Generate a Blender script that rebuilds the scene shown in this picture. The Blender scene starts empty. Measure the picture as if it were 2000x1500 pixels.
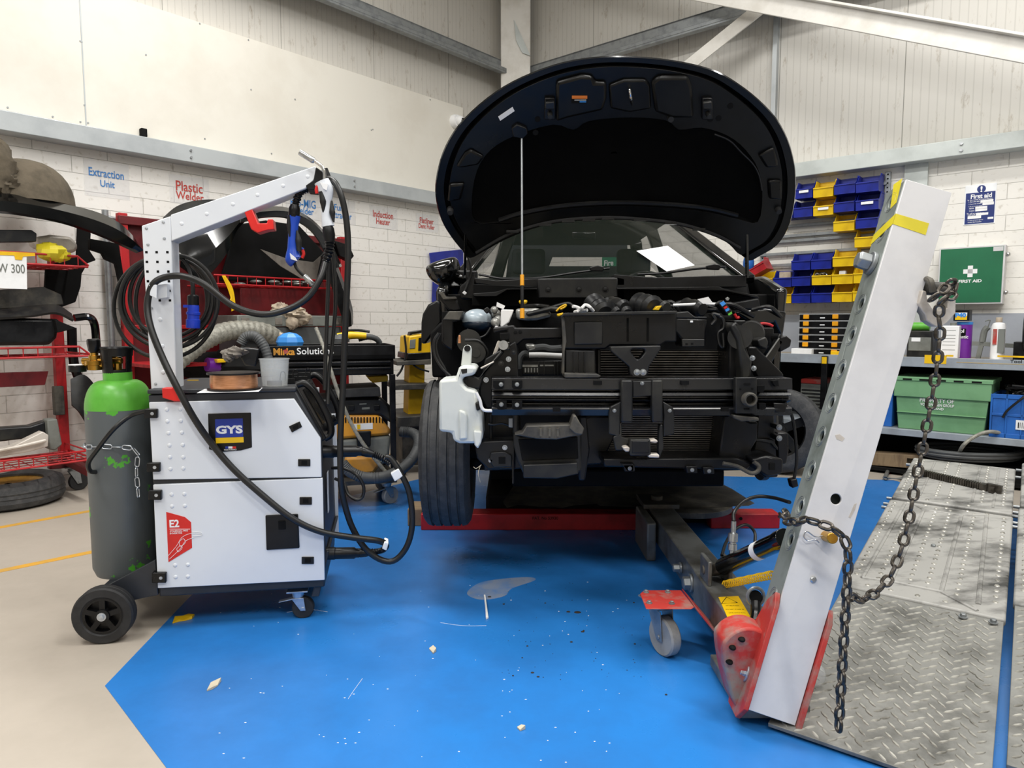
import bpy, bmesh, math, random
from mathutils import Vector as V, Matrix as MX
from mathutils.geometry import tessellate_polygon
R = math.radians; PI = math.pi
random.seed(7)
sc = bpy.context.scene
COL = sc.collection

# ---------------------------------------------------------------- camera
F, TH, H = 1370.0, R(5.0), 1.15            # focal length in pixels, pitch, eye height
cam_d = bpy.data.cameras.new('camera'); cam = bpy.data.objects.new('camera', cam_d); COL.objects.link(cam)
cam.location = (0, 0, H); cam.rotation_euler = (R(90) - TH, 0, 0)
cam_d.sensor_fit = 'HORIZONTAL'; cam_d.sensor_width = 36.0; cam_d.lens = 36.0 * F / 2000.0
cam_d.clip_start = 0.05; cam_d.clip_end = 100
sc.camera = cam
sc.view_settings.view_transform = 'Standard'; sc.view_settings.look = 'None'
sc.view_settings.gamma = 1.0; sc.view_settings.use_curve_mapping = False
sc.view_settings.exposure = 0.0

# ---------------------------------------------------------------- world + ceiling lamps
wd = bpy.data.worlds.new('world'); sc.world = wd; wd.use_nodes = True
wd.node_tree.nodes['Background'].inputs[0].default_value = (0.97, 0.985, 1.0, 1)
wd.node_tree.nodes['Background'].inputs[1].default_value = 0.26
def area(name, loc, sx, sy, power, rz=0, tilt=0):
    l = bpy.data.lights.new(name, 'AREA'); l.shape = 'RECTANGLE'; l.size = sx; l.size_y = sy
    l.energy = power; l.color = (1.0, 0.985, 0.95)
    o = bpy.data.objects.new(name, l); COL.objects.link(o); o.location = loc
    o.rotation_euler = (tilt, 0, rz)
    return o
for k, (x, y, p) in enumerate([(-2.4, 1.0, 128), (-1.0, 4.0, 125), (1.6, 1.6, 118), (2.6, 3.6, 98), (0.4, -2.0, 128), (-3.6, -2.0, 90), (3.8, -1.5, 105)]):
    area('ceiling_lamp_light', (x, y, 5.1), 0.35, 2.4, p, R(49))

# ---------------------------------------------------------------- pixel / frame helpers (photo taken as 2000 x 1500)
def ray(px, py):
    a = (px - 1000) / F; b = (750 - py) / F
    return V((a, math.cos(TH) + b * math.sin(TH), -math.sin(TH) + b * math.cos(TH)))
EYE = V((0, 0, H))
def PZ(px, py, z):
    d = ray(px, py); return EYE + d * ((z - H) / d.z)
class Plane:
    """an upright frame: x to the right along it, y into it, z up"""
    def __init__(s, o, rz):
        s.o = V(o); s.rz = rz
        s.ex = V((math.cos(rz), math.sin(rz), 0)); s.ey = V((-math.sin(rz), math.cos(rz), 0))
        s.M = MX.Translation(s.o) @ MX.Rotation(rz, 4, 'Z'); s.Mi = s.M.inverted()
    def at(s, px, py, d=0.0):
        r = ray(px, py); t = (s.o + s.ey * d - EYE).dot(s.ey) / r.dot(s.ey)
        return EYE + r * t
    def lc(s, px, py, d=0.0):
        return s.Mi @ s.at(px, py, d)
    def w(s, x, d, z):
        return s.M @ V((x, d, z))
CAR = Plane((0, 0, 0), 0)
def P(px, py, Y): return CAR.at(px, py, Y)

# ---------------------------------------------------------------- mesh builder (world coordinates)
def catmull(pts, n=6, closed=False):
    pts = [V(p) for p in pts]; L = len(pts); out = []
    if L < 3 and not closed: return pts
    seg = L if closed else L - 1
    for i in range(seg):
        if closed: p0, p1, p2, p3 = pts[(i-1) % L], pts[i], pts[(i+1) % L], pts[(i+2) % L]
        else:
            p1, p2 = pts[i], pts[i+1]
            p0 = pts[i-1] if i > 0 else p1 * 2 - p2
            p3 = pts[i+2] if i + 2 < L else p2 * 2 - p1
        for k in range(n):
            t = k / n
            out.append(0.5 * ((2*p1) + (p2-p0)*t + (2*p0-5*p1+4*p2-p3)*t*t + (3*p1-p0-3*p2+p3)*t*t*t))
    if not closed: out.append(pts[-1])
    return out
class B:
    def __init__(s): s.bm = bmesh.new()
    def face(s, vs):
        try: return s.bm.faces.new(vs)
        except ValueError: return None
    def quadbox(s, c8):
        v = [s.bm.verts.new(c) for c in c8]
        for f in ((0,3,2,1),(4,5,6,7),(0,1,5,4),(1,2,6,5),(2,3,7,6),(3,0,4,7)): s.face([v[i] for i in f])
        return s
    def box(s, x0, x1, y0, y1, z0, z1, M=MX.Identity(4)):
        return s.quadbox([M @ V(p) for p in ((x0,y0,z0),(x1,y0,z0),(x1,y1,z0),(x0,y1,z0),(x0,y0,z1),(x1,y0,z1),(x1,y1,z1),(x0,y1,z1))])
    def bar(s, a, b, w, t, up=V((0,0,1))):
        a = V(a); b = V(b); d = (b - a).normalized(); x = d.cross(up)
        if x.length < 1e-4: x = d.cross(V((1,0,0)))
        x = x.normalized() * (w/2); z = x.cross(d).normalized() * (t/2)
        return s.quadbox([a-x-z, a+x-z, b+x-z, b-x-z, a-x+z, a+x+z, b+x+z, b-x+z])
    def poly(s, front, back, holes=None):
        """front/back: matching world-point loops; holes: list of (front, back) loops"""
        if not holes:
            f = [s.bm.verts.new(p) for p in front]; b = [s.bm.verts.new(p) for p in back]
            n = len(f); s.face(f); s.face(b[::-1])
            for i in range(n): s.face([f[i], b[i], b[(i+1) % n], f[(i+1) % n]])
            return s
        lf = [list(front)] + [list(h[0]) for h in holes]; lb = [list(back)] + [list(h[1]) for h in holes]
        tris = tessellate_polygon(lf)
        vf = [s.bm.verts.new(p) for l in lf for p in l]; vb = [s.bm.verts.new(p) for l in lb for p in l]
        for t in tris: s.face([vf[i] for i in t]); s.face([vb[i] for i in t[::-1]])
        k = 0
        for l in lf:
            n = len(l)
            for i in range(n):
                a, b2 = k + i, k + (i + 1) % n
                s.face([vf[a], vb[a], vb[b2], vf[b2]])
            k += n
        return s
    def pix(s, pl, pts, d0, d1, holes=(), ref=None):
        """pixel outline on plane pl at depth d0 (or ref), thickness to d1"""
        r = d0 if ref is None else ref
        mk = lambda lp, d: [pl.w(q.x, d, q.z) for q in (pl.lc(px, py, r) for px, py in lp)]
        return s.poly(mk(pts, d0), mk(pts, d1), [(mk(h, d0), mk(h, d1)) for h in holes] if holes else None)
    def pbox(s, pl, x0, y0, x1, y1, d0, d1):
        return s.pix(pl, [(x0,y0),(x1,y0),(x1,y1),(x0,y1)], d0, d1)
    def loft(s, rings, closed=True, cap=True):
        vs = [[s.bm.verts.new(p) for p in r] for r in rings]; n = len(vs[0])
        for a, b in zip(vs, vs[1:]):
            for i in range(n if closed else n - 1):
                j = (i + 1) % n; s.face([a[i], a[j], b[j], b[i]])
        if cap and closed: s.face(vs[0][::-1]); s.face(vs[-1])
        return s
    def lathe(s, prof, M=MX.Identity(4), n=32, cap=True):
        return s.loft([[M @ V((r*math.cos(2*PI*i/n), r*math.sin(2*PI*i/n), z)) for i in range(n)] for r, z in prof], True, cap)
    def cyl(s, a, b, r0, r1=None, n=20):
        a = V(a); b = V(b); d = b - a; M = MX.Translation(a) @ d.to_track_quat('Z', 'Y').to_matrix().to_4x4()
        return s.lathe([(r0, 0), (r0 if r1 is None else r1, d.length)], M, n)
    def ring(s, a, b, prof, n=40):
        a = V(a); b = V(b); d = b - a; M = MX.Translation(a) @ d.to_track_quat('Z', 'Y').to_matrix().to_4x4()
        return s.lathe([(r, t * d.length) for r, t in list(prof) + [prof[0]]], M, n, False)
    def rev(s, a, b, prof, n=24):
        """lathe along a->b; prof (radius, fraction or metres along)"""
        a = V(a); b = V(b); d = b - a; M = MX.Translation(a) @ d.to_track_quat('Z', 'Y').to_matrix().to_4x4()
        return s.lathe([(r, t * d.length) for r, t in prof], M, n)
    def tube(s, pts, r, n=10, sm=6, closed=False):
        rad = r if callable(r) else (lambda t: r)
        p = catmull(pts, sm, closed) if sm else [V(q) for q in pts]
        L = len(p); rings = []; up = None
        for i in range(L):
            if closed: t = p[(i+1) % L] - p[i-1]
            else: t = p[min(i+1, L-1)] - p[max(i-1, 0)]
            if t.length < 1e-9: t = V((0,0,1))
            t.normalize()
            if up is None:
                up = t.cross(V((0,0,1)) if abs(t.z) < .9 else V((1,0,0))).normalized()
            else:
                up = (up - t * up.dot(t)).normalized()
            v = t.cross(up); rr = rad(i / max(1, L - 1))
            rings.append([p[i] + (up*math.cos(2*PI*k/n) + v*math.sin(2*PI*k/n)) * rr for k in range(n)])
        if closed:
            rings.append(rings[0]); s.loft(rings, True, False)
            bmesh.ops.remove_doubles(s.bm, verts=s.bm.verts[:], dist=1e-6)
        else: s.loft(rings)
        return s
    def ell(s, c, rx, ry, rz, M=MX.Identity(4), n=20, m=12):
        c = V(c)
        return s.loft([[M @ (c + V((rx*math.sin(a)*math.cos(2*PI*i/n), ry*math.sin(a)*math.sin(2*PI*i/n), -rz*math.cos(a)))) for i in range(n)]
                       for a in [max(.02, min(PI-.02, PI*k/m)) for k in range(m+1)]])
    def ribbon(s, A, Bp, th, sm=5, off=None):
        """a curved sheet ruled between polylines A and B, th thick"""
        A = catmull(A, sm); Bp = catmull(Bp, sm); n = len(A)
        rings = []
        for i in range(n):
            t = A[min(i+1, n-1)] - A[max(i-1, 0)]; nn = t.cross(Bp[i] - A[i])
            nn = nn.normalized() * th if nn.length > 1e-9 else V((0, th, 0))
            m_ = (A[i] + Bp[i]) / 2 + (V(off) if off else V((0,0,0)))
            rings.append([A[i], m_, Bp[i], Bp[i] + nn, m_ + nn, A[i] + nn])
        return s.loft(rings)
    def bolt(s, c, r, h, ax=V((0,-1,0)), washer=1.5):
        c = V(c); ax = V(ax).normalized(); M = MX.Translation(c) @ ax.to_track_quat('Z', 'Y').to_matrix().to_4x4()
        if washer: s.lathe([(r*washer, 0), (r*washer, h*.25)], M, 16)
        return s.lathe([(r, h*.25 if washer else 0), (r, h*.9), (r*.8, h)], M, 6)

def lump(b, c, rx, ry, rz, seed, amp=.18, n=26, m=14):
    r_ = random.Random(seed); ks = [(r_.randint(2, 6), r_.randint(1, 5), r_.uniform(0, 6.3), r_.uniform(.4, 1)) for _ in range(7)]; c = V(c); rings = []
    for k in range(m + 1):
        a = max(.03, min(PI - .03, PI*k/m)); ring = []
        for i in range(n):
            t = 2*PI*i/n; f = 1 + amp*sum(w*math.sin(p*t + q*a*2 + ph) for p, q, ph, w in ks)/2.2
            ring.append(c + V((rx*f*math.sin(a)*math.cos(t), ry*f*math.sin(a)*math.sin(t), -rz*f*math.cos(a))))
        rings.append(ring)
    return b.loft(rings)
# ---------------------------------------------------------------- objects
WM = {}
SPLIT = {'beam_slots':'beam_slot','beam_nuts':'beam_nut','carrier_bolts':'carrier_bolt','strut_bolts':'strut_bolt','bracket_bolts':'bracket_bolt','latch_bolts':'latch_bolt','slam_bolts':'slam_bolt','heat_shield_clips':'heat_shield_clip','engine_wiring':'engine_wire','intake_hoses':'intake_hose','frame_holes':'frame_hole','seal_clips':'seal_clip','tab_holes':'tab_hole','plate_slots':'plate_slot','arm_bolts':'arm_bolt','worn_rings':'worn_ring','outrigger_bolts':'outrigger_bolt','hinge_pins':'hinge_pin','screw':'screw','rivet':'rivet','pale_pipes':'pale_pipe','coolant_hose':'coolant_hose','lamp_wiring':'lamp_wire','red_wires':'red_wire','front_loom':'front_wire','guide_rods':'guide_rod','lip_ribs':'lip_rib','drum_holes':'drum_hole','lid_slots':'lid_slot','case_latches':'case_latch','carrier_ribs':'carrier_rib','duct_seam':'duct_seam','pale_terminals':'pale_terminal','lift_post':'lift_post','bulkhead':'bulkhead','welder_leads':'welder_lead','blank_fields':'blank_field','lamp_motor':'lamp_motor','straw_wisps':'straw_wisp','paint_scuff':'paint_scuff','lamp_housing':'lamp_housing'}
def islands(bm):
    bm.verts.ensure_lookup_table(); seen = set(); out = []
    for v in bm.verts:
        if v.index in seen: continue
        st = [v]; seen.add(v.index); g = []
        while st:
            q = st.pop(); g.append(q.index)
            for e in q.link_edges:
                w = e.other_vert(q)
                if w.index not in seen: seen.add(w.index); st.append(w)
        c = [bm.verts[i].co for i in g]
        out.append([set(g), V([min(p[k] for p in c) for k in range(3)]), V([max(p[k] for p in c) for k in range(3)])])
    go = True
    while go:
        go = False
        for i in range(len(out)):
            for j in range(i + 1, len(out)):
                a, c = out[i], out[j]
                if all(a[1][k] <= c[2][k] + 1e-5 and c[1][k] <= a[2][k] + 1e-5 for k in range(3)):
                    out[i] = [a[0] | c[0], V([min(a[1][k], c[1][k]) for k in range(3)]), V([max(a[2][k], c[2][k]) for k in range(3)])]; del out[j]; go = True; break
            if go: break
    return [o[0] for o in out]
def obj(name, b, m, parent=None, bevel=0, angle=35, seg=2, label=None):
    if name in SPLIT:
        b.bm.verts.index_update(); isl = islands(b.bm); name = SPLIT[name]
        if len(isl) > 1:
            first = None
            for g in isl:
                nb_ = B(); mp = {}
                for i in sorted(g): mp[i] = nb_.bm.verts.new(b.bm.verts[i].co)
                for f in b.bm.faces:
                    if f.verts[0].index in g: nb_.face([mp[v.index] for v in f.verts])
                o = obj_one(name, nb_, m, parent, bevel, angle, seg, label); first = first or o
            b.bm.free(); return first
    return obj_one(name, b, m, parent, bevel, angle, seg, label)
def obj_one(name, b, m, parent=None, bevel=0, angle=35, seg=2, label=None):
    bm = b.bm; bmesh.ops.recalc_face_normals(bm, faces=bm.faces[:])
    me = bpy.data.meshes.new(name)
    W = WM.get(parent.name, MX.Identity(4)) if parent else MX.Identity(4)
    if parent: bm.transform(W.inverted())
    bm.to_mesh(me); bm.free()
    for p in me.polygons: p.use_smooth = True
    me.set_sharp_from_angle(angle=R(angle))
    o = bpy.data.objects.new(name, me); COL.objects.link(o)
    if m: me.materials.append(MAT[m] if isinstance(m, str) else m)
    if parent: o.parent = parent; WM[o.name] = W
    if bevel:
        md = o.modifiers.new('bevel', 'BEVEL'); md.width = bevel; md.segments = seg; md.limit_method = 'ANGLE'; md.angle_limit = R(38)
    if label: o['label'] = label
    return o
def thing(name, label, cat, loc, rz=0, group=None):
    o = bpy.data.objects.new(name, None); COL.objects.link(o); o.empty_display_size = .1
    o.location = loc; o.rotation_euler = (0, 0, rz); o['label'] = label; o['category'] = cat
    if group: o['group'] = group
    WM[o.name] = MX.Translation(V(loc)) @ MX.Rotation(rz, 4, 'Z')
    return o
def tag(o, label, cat, group=None, kind=None):
    o['label'] = label; o['category'] = cat
    if group: o['group'] = group
    if kind: o['kind'] = kind
    # origin to the base of the mesh
    me = o.data; xs = [v.co for v in me.vertices]
    c = V(((min(v.x for v in xs)+max(v.x for v in xs))/2, (min(v.y for v in xs)+max(v.y for v in xs))/2, min(v.z for v in xs)))
    me.transform(MX.Translation(-c)); o.location = c; WM[o.name] = MX.Translation(c)
    return o
def single(name, b, m, label, cat, group=None, bevel=0, angle=35, kind=None):
    return tag(obj(name, b, m, None, bevel, angle), label, cat, group, kind)
def struct(name, b, m, parent=None, bevel=0, angle=35):
    o = obj(name, b, m, parent, bevel, angle)
    if not parent: o['kind'] = 'structure'
    return o
def dup(root, loc, rz=None, label=None, group=None, rot=None, scale=None):
    r = root.copy(); COL.objects.link(r); r.location = loc
    if rz is not None: r.rotation_euler = (0, 0, rz)
    if rot is not None: r.rotation_euler = rot
    if scale: r.scale = scale
    if label: r['label'] = label
    if group: r['group'] = group
    def rec(src, dst):
        for ch in list(src.children):
            c = ch.copy(); COL.objects.link(c); c.parent = dst; rec(ch, c)
    rec(root, r)
    return r
def text_bm(s, M, w=None, h=None, depth=.0006, off=0.0, align='CENTER', shear=0):
    """lettering as thin solid letters; M puts x right, y up, z out; fitted in w x h"""
    cu = bpy.data.curves.new('t', 'FONT'); cu.body = s; cu.size = 1; cu.extrude = .01; cu.offset = off; cu.align_x = align; cu.shear = shear
    cu.resolution_u = 3
    o = bpy.data.objects.new('t', cu); COL.objects.link(o)
    dg = bpy.context.evaluated_depsgraph_get(); me = bpy.data.meshes.new_from_object(o.evaluated_get(dg))
    bpy.data.objects.remove(o); bpy.data.curves.remove(cu)
    xs = [v.co.x for v in me.vertices]; ys = [v.co.y for v in me.vertices]
    x0, x1, y0, y1 = min(xs), max(xs), min(ys), max(ys)
    sx = w / (x1 - x0) if w else None; sy = h / (y1 - y0) if h else None
    sx = sx or sy; sy = sy or sx
    T = M @ MX.Diagonal((sx, sy, depth/.02, 1)) @ MX.Translation((-(x0+x1)/2, -(y0+y1)/2, .01))
    me.transform(T); b = B(); b.bm.from_mesh(me); bpy.data.meshes.remove(me)
    return b
def text_pix(s, pl, x0, y0, x1, y1, d, off=.01, **k):
    a = pl.lc(x0, y0, d); c = pl.lc(x1, y1, d); cx = (x0+x1)/2; cy = (y0+y1)/2
    m = pl.at(cx, cy, d); l = pl.lc(x0, cy, d); r = pl.lc(x1, cy, d); t = pl.lc(cx, y0, d); bt = pl.lc(cx, y1, d)
    M = MX.Translation(m) @ MX.Rotation(pl.rz, 4, 'Z') @ MX.Rotation(R(90), 4, 'X')
    return text_bm(s, M, r.x - l.x, t.z - bt.z, off=off, **k)

# ---------------------------------------------------------------- materials
MAT = {}
def lin(c):
    if isinstance(c, str): c = [int(c[i:i+2], 16) / 255 for i in (0, 2, 4)]
    return [((x + .055) / 1.055) ** 2.4 if x > .04045 else x / 12.92 for x in c] + [1]
def mat(name, col, rough=.5, metal=0, col2=None, sc_=6, lo=.45, hi=.65, bump=0, bsc=60, spec=None, rvar=0, trans=0, alpha=1, ior=1.45, coat=0, detail=6, stretch=None):
    m = bpy.data.materials.new(name); m.use_nodes = True; nt = m.node_tree; N = nt.nodes; L = nt.links
    p = N['Principled BSDF']; p.inputs['Base Color'].default_value = lin(col)
    p.inputs['Roughness'].default_value = rough; p.inputs['Metallic'].default_value = metal
    if spec is not None: p.inputs['Specular IOR Level'].default_value = spec
    if trans: p.inputs['Transmission Weight'].default_value = trans; p.inputs['IOR'].default_value = ior
    if alpha < 1: p.inputs['Alpha'].default_value = alpha
    if coat: p.inputs['Coat Weight'].default_value = coat; p.inputs['Coat Roughness'].default_value = .05
    tc = N.new('ShaderNodeTexCoord'); vec = tc.outputs['Object']
    if stretch:
        mp = N.new('ShaderNodeMapping'); mp.inputs['Scale'].default_value = stretch; L.new(vec, mp.inputs[0]); vec = mp.outputs[0]
    n1 = N.new('ShaderNodeTexNoise'); n1.inputs['Scale'].default_value = sc_; n1.inputs['Detail'].default_value = detail; n1.inputs['Roughness'].default_value = .62
    L.new(vec, n1.inputs['Vector'])
    rp = N.new('ShaderNodeValToRGB'); e = rp.color_ramp.elements
    c2 = col2 if col2 else [min(1, x * .93) for x in ([int(col[i:i+2], 16)/255 for i in (0,2,4)])]
    e[0].position = lo; e[1].position = hi; e[0].color = lin(col); e[1].color = lin(c2)
    L.new(n1.outputs[0], rp.inputs[0]); L.new(rp.outputs[0], p.inputs['Base Color'])
    if rvar:
        mr = N.new('ShaderNodeMapRange'); mr.inputs[1].default_value = .35; mr.inputs[2].default_value = .7
        mr.inputs[3].default_value = rough; mr.inputs[4].default_value = min(1, rough + rvar)
        L.new(n1.outputs[0], mr.inputs[0]); L.new(mr.outputs[0], p.inputs['Roughness'])
    if bump:
        n2 = N.new('ShaderNodeTexNoise'); n2.inputs['Scale'].default_value = bsc; n2.inputs['Detail'].default_value = 4; L.new(vec, n2.inputs['Vector'])
        bp = N.new('ShaderNodeBump'); bp.inputs['Strength'].default_value = bump; bp.inputs['Distance'].default_value = .004
        L.new(n2.outputs[0], bp.inputs['Height']); L.new(bp.outputs[0], p.inputs['Normal'])
    MAT[name] = m
    return m
def block_mat(name, col, colm, bw, bh, xoff=0, zoff=0):
    m = mat(name, col, .62); nt = m.node_tree; N = nt.nodes; L = nt.links; p = N['Principled BSDF']
    tc = N.new('ShaderNodeTexCoord'); sp = N.new('ShaderNodeSeparateXYZ'); cb = N.new('ShaderNodeCombineXYZ'); L.new(tc.outputs['Object'], sp.inputs[0])
    L.new(sp.outputs[0], cb.inputs[0]); L.new(sp.outputs[2], cb.inputs[1])
    mp = N.new('ShaderNodeMapping'); mp.inputs['Location'].default_value = (xoff, zoff, 0); L.new(cb.outputs[0], mp.inputs[0])
    br = N.new('ShaderNodeTexBrick'); br.inputs['Scale'].default_value = 1; br.inputs['Brick Width'].default_value = bw; br.inputs['Row Height'].default_value = bh
    br.inputs['Mortar Size'].default_value = .0028; br.inputs['Mortar Smooth'].default_value = .4; br.inputs['Bias'].default_value = -.2
    c = lin(col); br.inputs['Color1'].default_value = c; br.inputs['Color2'].default_value = [x * .965 for x in c[:3]] + [1]; br.inputs['Mortar'].default_value = lin(colm)
    L.new(mp.outputs[0], br.inputs['Vector'])
    n = N.new('ShaderNodeTexNoise'); n.inputs['Scale'].default_value = 26; n.inputs['Detail'].default_value = 6; L.new(tc.outputs['Object'], n.inputs['Vector'])
    mx = N.new('ShaderNodeMix'); mx.data_type = 'RGBA'; mx.blend_type = 'MULTIPLY'; mx.inputs[0].default_value = 1
    r2 = N.new('ShaderNodeValToRGB'); r2.color_ramp.elements[0].position = .28; r2.color_ramp.elements[1].position = .42
    r2.color_ramp.elements[0].color = (.78, .76, .72, 1); r2.color_ramp.elements[1].color = (1, 1, 1, 1); L.new(n.outputs[0], r2.inputs[0])
    L.new(br.outputs[0], mx.inputs[6]); L.new(r2.outputs[0], mx.inputs[7]); L.new(mx.outputs[2], p.inputs['Base Color'])
    ad = N.new('ShaderNodeMath'); ad.operation = 'MULTIPLY_ADD'; ad.inputs[1].default_value = -1.0; L.new(br.outputs['Fac'], ad.inputs[0])
    mm = N.new('ShaderNodeMath'); mm.operation = 'MULTIPLY'; mm.inputs[1].default_value = .5; L.new(n.outputs[0], mm.inputs[0]); L.new(mm.outputs[0], ad.inputs[2])
    bp = N.new('ShaderNodeBump'); bp.inputs['Strength'].default_value = .55; bp.inputs['Distance'].default_value = .006
    L.new(ad.outputs[0], bp.inputs['Height']); L.new(bp.outputs[0], p.inputs['Normal'])
def clad_mat(name, col, dirt, pitch=.055, panel=1.0):
    m = mat(name, col, .5); nt = m.node_tree; N = nt.nodes; L = nt.links; p = N['Principled BSDF']
    tc = N.new('ShaderNodeTexCoord'); sp = N.new('ShaderNodeSeparateXYZ'); L.new(tc.outputs['Object'], sp.inputs[0])
    def stripe(per, w):
        a = N.new('ShaderNodeMath'); a.operation = 'DIVIDE'; a.inputs[1].default_value = per; L.new(sp.outputs[0], a.inputs[0])
        f = N.new('ShaderNodeMath'); f.operation = 'FRACT'; L.new(a.outputs[0], f.inputs[0])
        l = N.new('ShaderNodeMath'); l.operation = 'LESS_THAN'; l.inputs[1].default_value = w; L.new(f.outputs[0], l.inputs[0]); return l
    s1 = stripe(pitch, .14); s2 = stripe(panel, .006)
    sm = N.new('ShaderNodeMath'); sm.operation = 'MULTIPLY_ADD'; sm.inputs[1].default_value = .22; L.new(s1.outputs[0], sm.inputs[0]); L.new(s2.outputs[0], sm.inputs[2])
    mp = N.new('ShaderNodeMapping'); mp.inputs['Scale'].default_value = (10, 10, 3.2); L.new(tc.outputs['Object'], mp.inputs[0])
    n = N.new('ShaderNodeTexNoise'); n.inputs['Scale'].default_value = 1.6; n.inputs['Detail'].default_value = 10; n.inputs['Roughness'].default_value = .75; L.new(mp.outputs[0], n.inputs[0])
    rp = N.new('ShaderNodeValToRGB'); rp.color_ramp.elements[0].position = .57; rp.color_ramp.elements[1].position = .76
    rp.color_ramp.elements[0].color = lin(col); rp.color_ramp.elements[1].color = lin(dirt); L.new(n.outputs[0], rp.inputs[0])
    mx = N.new('ShaderNodeMix'); mx.data_type = 'RGBA'; L.new(sm.outputs[0], mx.inputs[0]); L.new(rp.outputs[0], mx.inputs[6]); mx.inputs[7].default_value = lin('8f8d86')
    L.new(mx.outputs[2], p.inputs['Base Color'])
    bp = N.new('ShaderNodeBump'); bp.inputs['Strength'].default_value = .35; bp.inputs['Distance'].default_value = .004; bp.invert = True
    L.new(sm.outputs[0], bp.inputs['Height']); L.new(bp.outputs[0], p.inputs['Normal'])

block_mat('block_left', 'ece9e4', 'b9b6b0', .46, .1165, .1, .03)
block_mat('block_right', 'e9e6df', 'c0bdb6', .46, .1165, .0, .03)
clad_mat('cladding', 'c9c5bd', '8a7a66')
clad_mat('cladding_right', 'd3d0c9', '9a8c78', .06, 1.02)
mat('board_white', 'dfdbd1', .45, col2='d8d3c8', sc_=2)
mat('flash_grey', 'b3b8ba', .35, .15, col2='a4a9ac', sc_=3)
mat('flash_pale', 'c3c9c6', .4, .1, col2='b5bbb8', sc_=4)
mat('galv', '9a9ea0', .4, .6, col2='85898c', sc_=14)
mat('white_paint', 'e2dfd8', .45, col2='d3cfc6', sc_=4)
mat('floor_beige', 'b3aa9e', .35, col2='a39a8e', sc_=1.6, lo=.4, hi=.75, rvar=.2, bump=.04, bsc=40)
mat('floor_blue', '2a7ac8', .25, col2='2263a6', sc_=1.7, lo=.42, hi=.78, rvar=.2, bump=.03, bsc=30)
mat('yellow_line', 'd8a23a', .5, col2='c39a4a', sc_=9)
mat('ceil', 'dcdad5', .7)
mat('red_paint', 'b3161d', .42, col2='8e1016', sc_=7, rvar=.2)
mat('red_bright', 'e0241f', .35)
mat('red_dusty', 'b0322b', .55, col2='8c8177', sc_=9, lo=.46, hi=.66)
mat('dark_red', '620f15', .45, col2='4c0d12', sc_=5)
mat('black_plastic', '0b0b0d', .26, col2='151618', sc_=9, rvar=.2, spec=.34)
mat('black_matte', '090909', .8, col2='0f0f10', sc_=12, spec=.2)
mat('black_gloss', '08090a', .12, coat=.3)
mat('hood_under', '0a0a0a', .26, col2='141413', sc_=5, rvar=.2, spec=.25)
mat('pad_black', '050505', .9, col2='080808', spec=.08)
mat('grey_black', '18191b', .34, col2='2b2a26', sc_=10, rvar=.2, spec=.4)
mat('dusty_black', '333230', .6, col2='6a655a', sc_=8, lo=.42, hi=.75)
mat('beam_black', '131417', .24, 0, col2='1c1d20', sc_=3, rvar=.06, spec=.55)
mat('cable', '151515', .4)
mat('rubber', '1d1d1e', .68, col2='2a2a2b', sc_=20)
mat('tyre', '37383a', .7, col2='4a4a4a', sc_=25, bump=.3, bsc=120)
mat('cart_white', 'dfe3e8', .33, col2='dadee4', sc_=2)
mat('cart_dark', '26292e', .45, col2='2c2f35', sc_=8)
mat('steel', 'bfc2c4', .28, .95, col2='9a9da0', sc_=18)
mat('chrome', 'd8d8d6', .12, 1)
mat('zinc', 'c6ccd4', .3, .8, col2='aab2bd', sc_=20)
mat('brass', 'c79a45', .25, .95, col2='a87c30', sc_=14)
mat('copper', 'dda27a', .3, .7, col2='b97a4e', sc_=30, stretch=(1, 1, 30))
mat('green_paint', '62b440', .35, col2='56a336', sc_=8)
mat('cyl_grey', '5a6063', .42, col2='54b031', sc_=7.5, lo=.61, hi=.62, rvar=.1)
mat('gys_blue', '14349a', .35); mat('gys_yellow', 'f3c414', .35); mat('white', 'efefef', .45, col2='e6e6e6'); mat('paper', 'eef0f2', .6)
mat('label_red', 'd4231e', .4)
mat('torch_blue', '1848b8', .35); mat('torch_white', 'd9dde3', .35)
mat('plug_blue', '1d3fc4', .35)
mat('tank_white', 'd4d8d4', .38, col2='c6cbc8', sc_=5)
mat('clear_plastic', 'dfe3e4', .18, alpha=.3)
mat('glass', '1a231d', .02, alpha=.22, spec=.5)
mat('glass_dark', '9aa69c', .02, alpha=.30, spec=.7)
mat('yellow_plastic', 'edbf16', .4, col2='d8a80e', sc_=5)
mat('mirka_yellow', 'd9962a', .45, col2='b98642', sc_=6)
mat('bin_blue', '16268f', .4, col2='101c72', sc_=6); mat('bin_yellow', 'e6c012', .4, col2='cda40d', sc_=6); mat('bin_red', 'b3232b', .4, col2='8e1a22', sc_=6)
mat('crate_green', '74a377', .5, col2='68966b', sc_=4); mat('crate_blue', '2164b8', .5, col2='1b5198', sc_=5)
mat('aid_green', '1d6b47', .4, col2='1a6141', sc_=3); mat('sign_blue', '1b2e70', .4)
mat('bench_grey', '98a0a8', .5, col2='8a9096', sc_=6); mat('bench_wall', 'a0a5ae', .55, col2='959aa3', sc_=3)
mat('bench_top', 'a79d8d', .6, col2='877f72', sc_=7)
mat('purple', '74279b', .4); mat('lightblue', '3d8ede', .4); mat('orange', 'e07a1c', .4)
mat('amber', 'e9a012', .4)
mat('tape_yellow', 'e0cf2a', .5)
mat('tow_white', 'd3d2d2', .42, col2='c3c2c3', sc_=5, lo=.45, hi=.75)
mat('tow_grey', '8d9490', .5, .3, col2='737a74', sc_=7)
mat('beam_grey', '7b7d7c', .45, .4, col2='585650', sc_=6, lo=.45, hi=.65)
mat('tread', '93938f', .42, .35, col2='50504c', sc_=5, lo=.4, hi=.72, rvar=.2)
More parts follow.
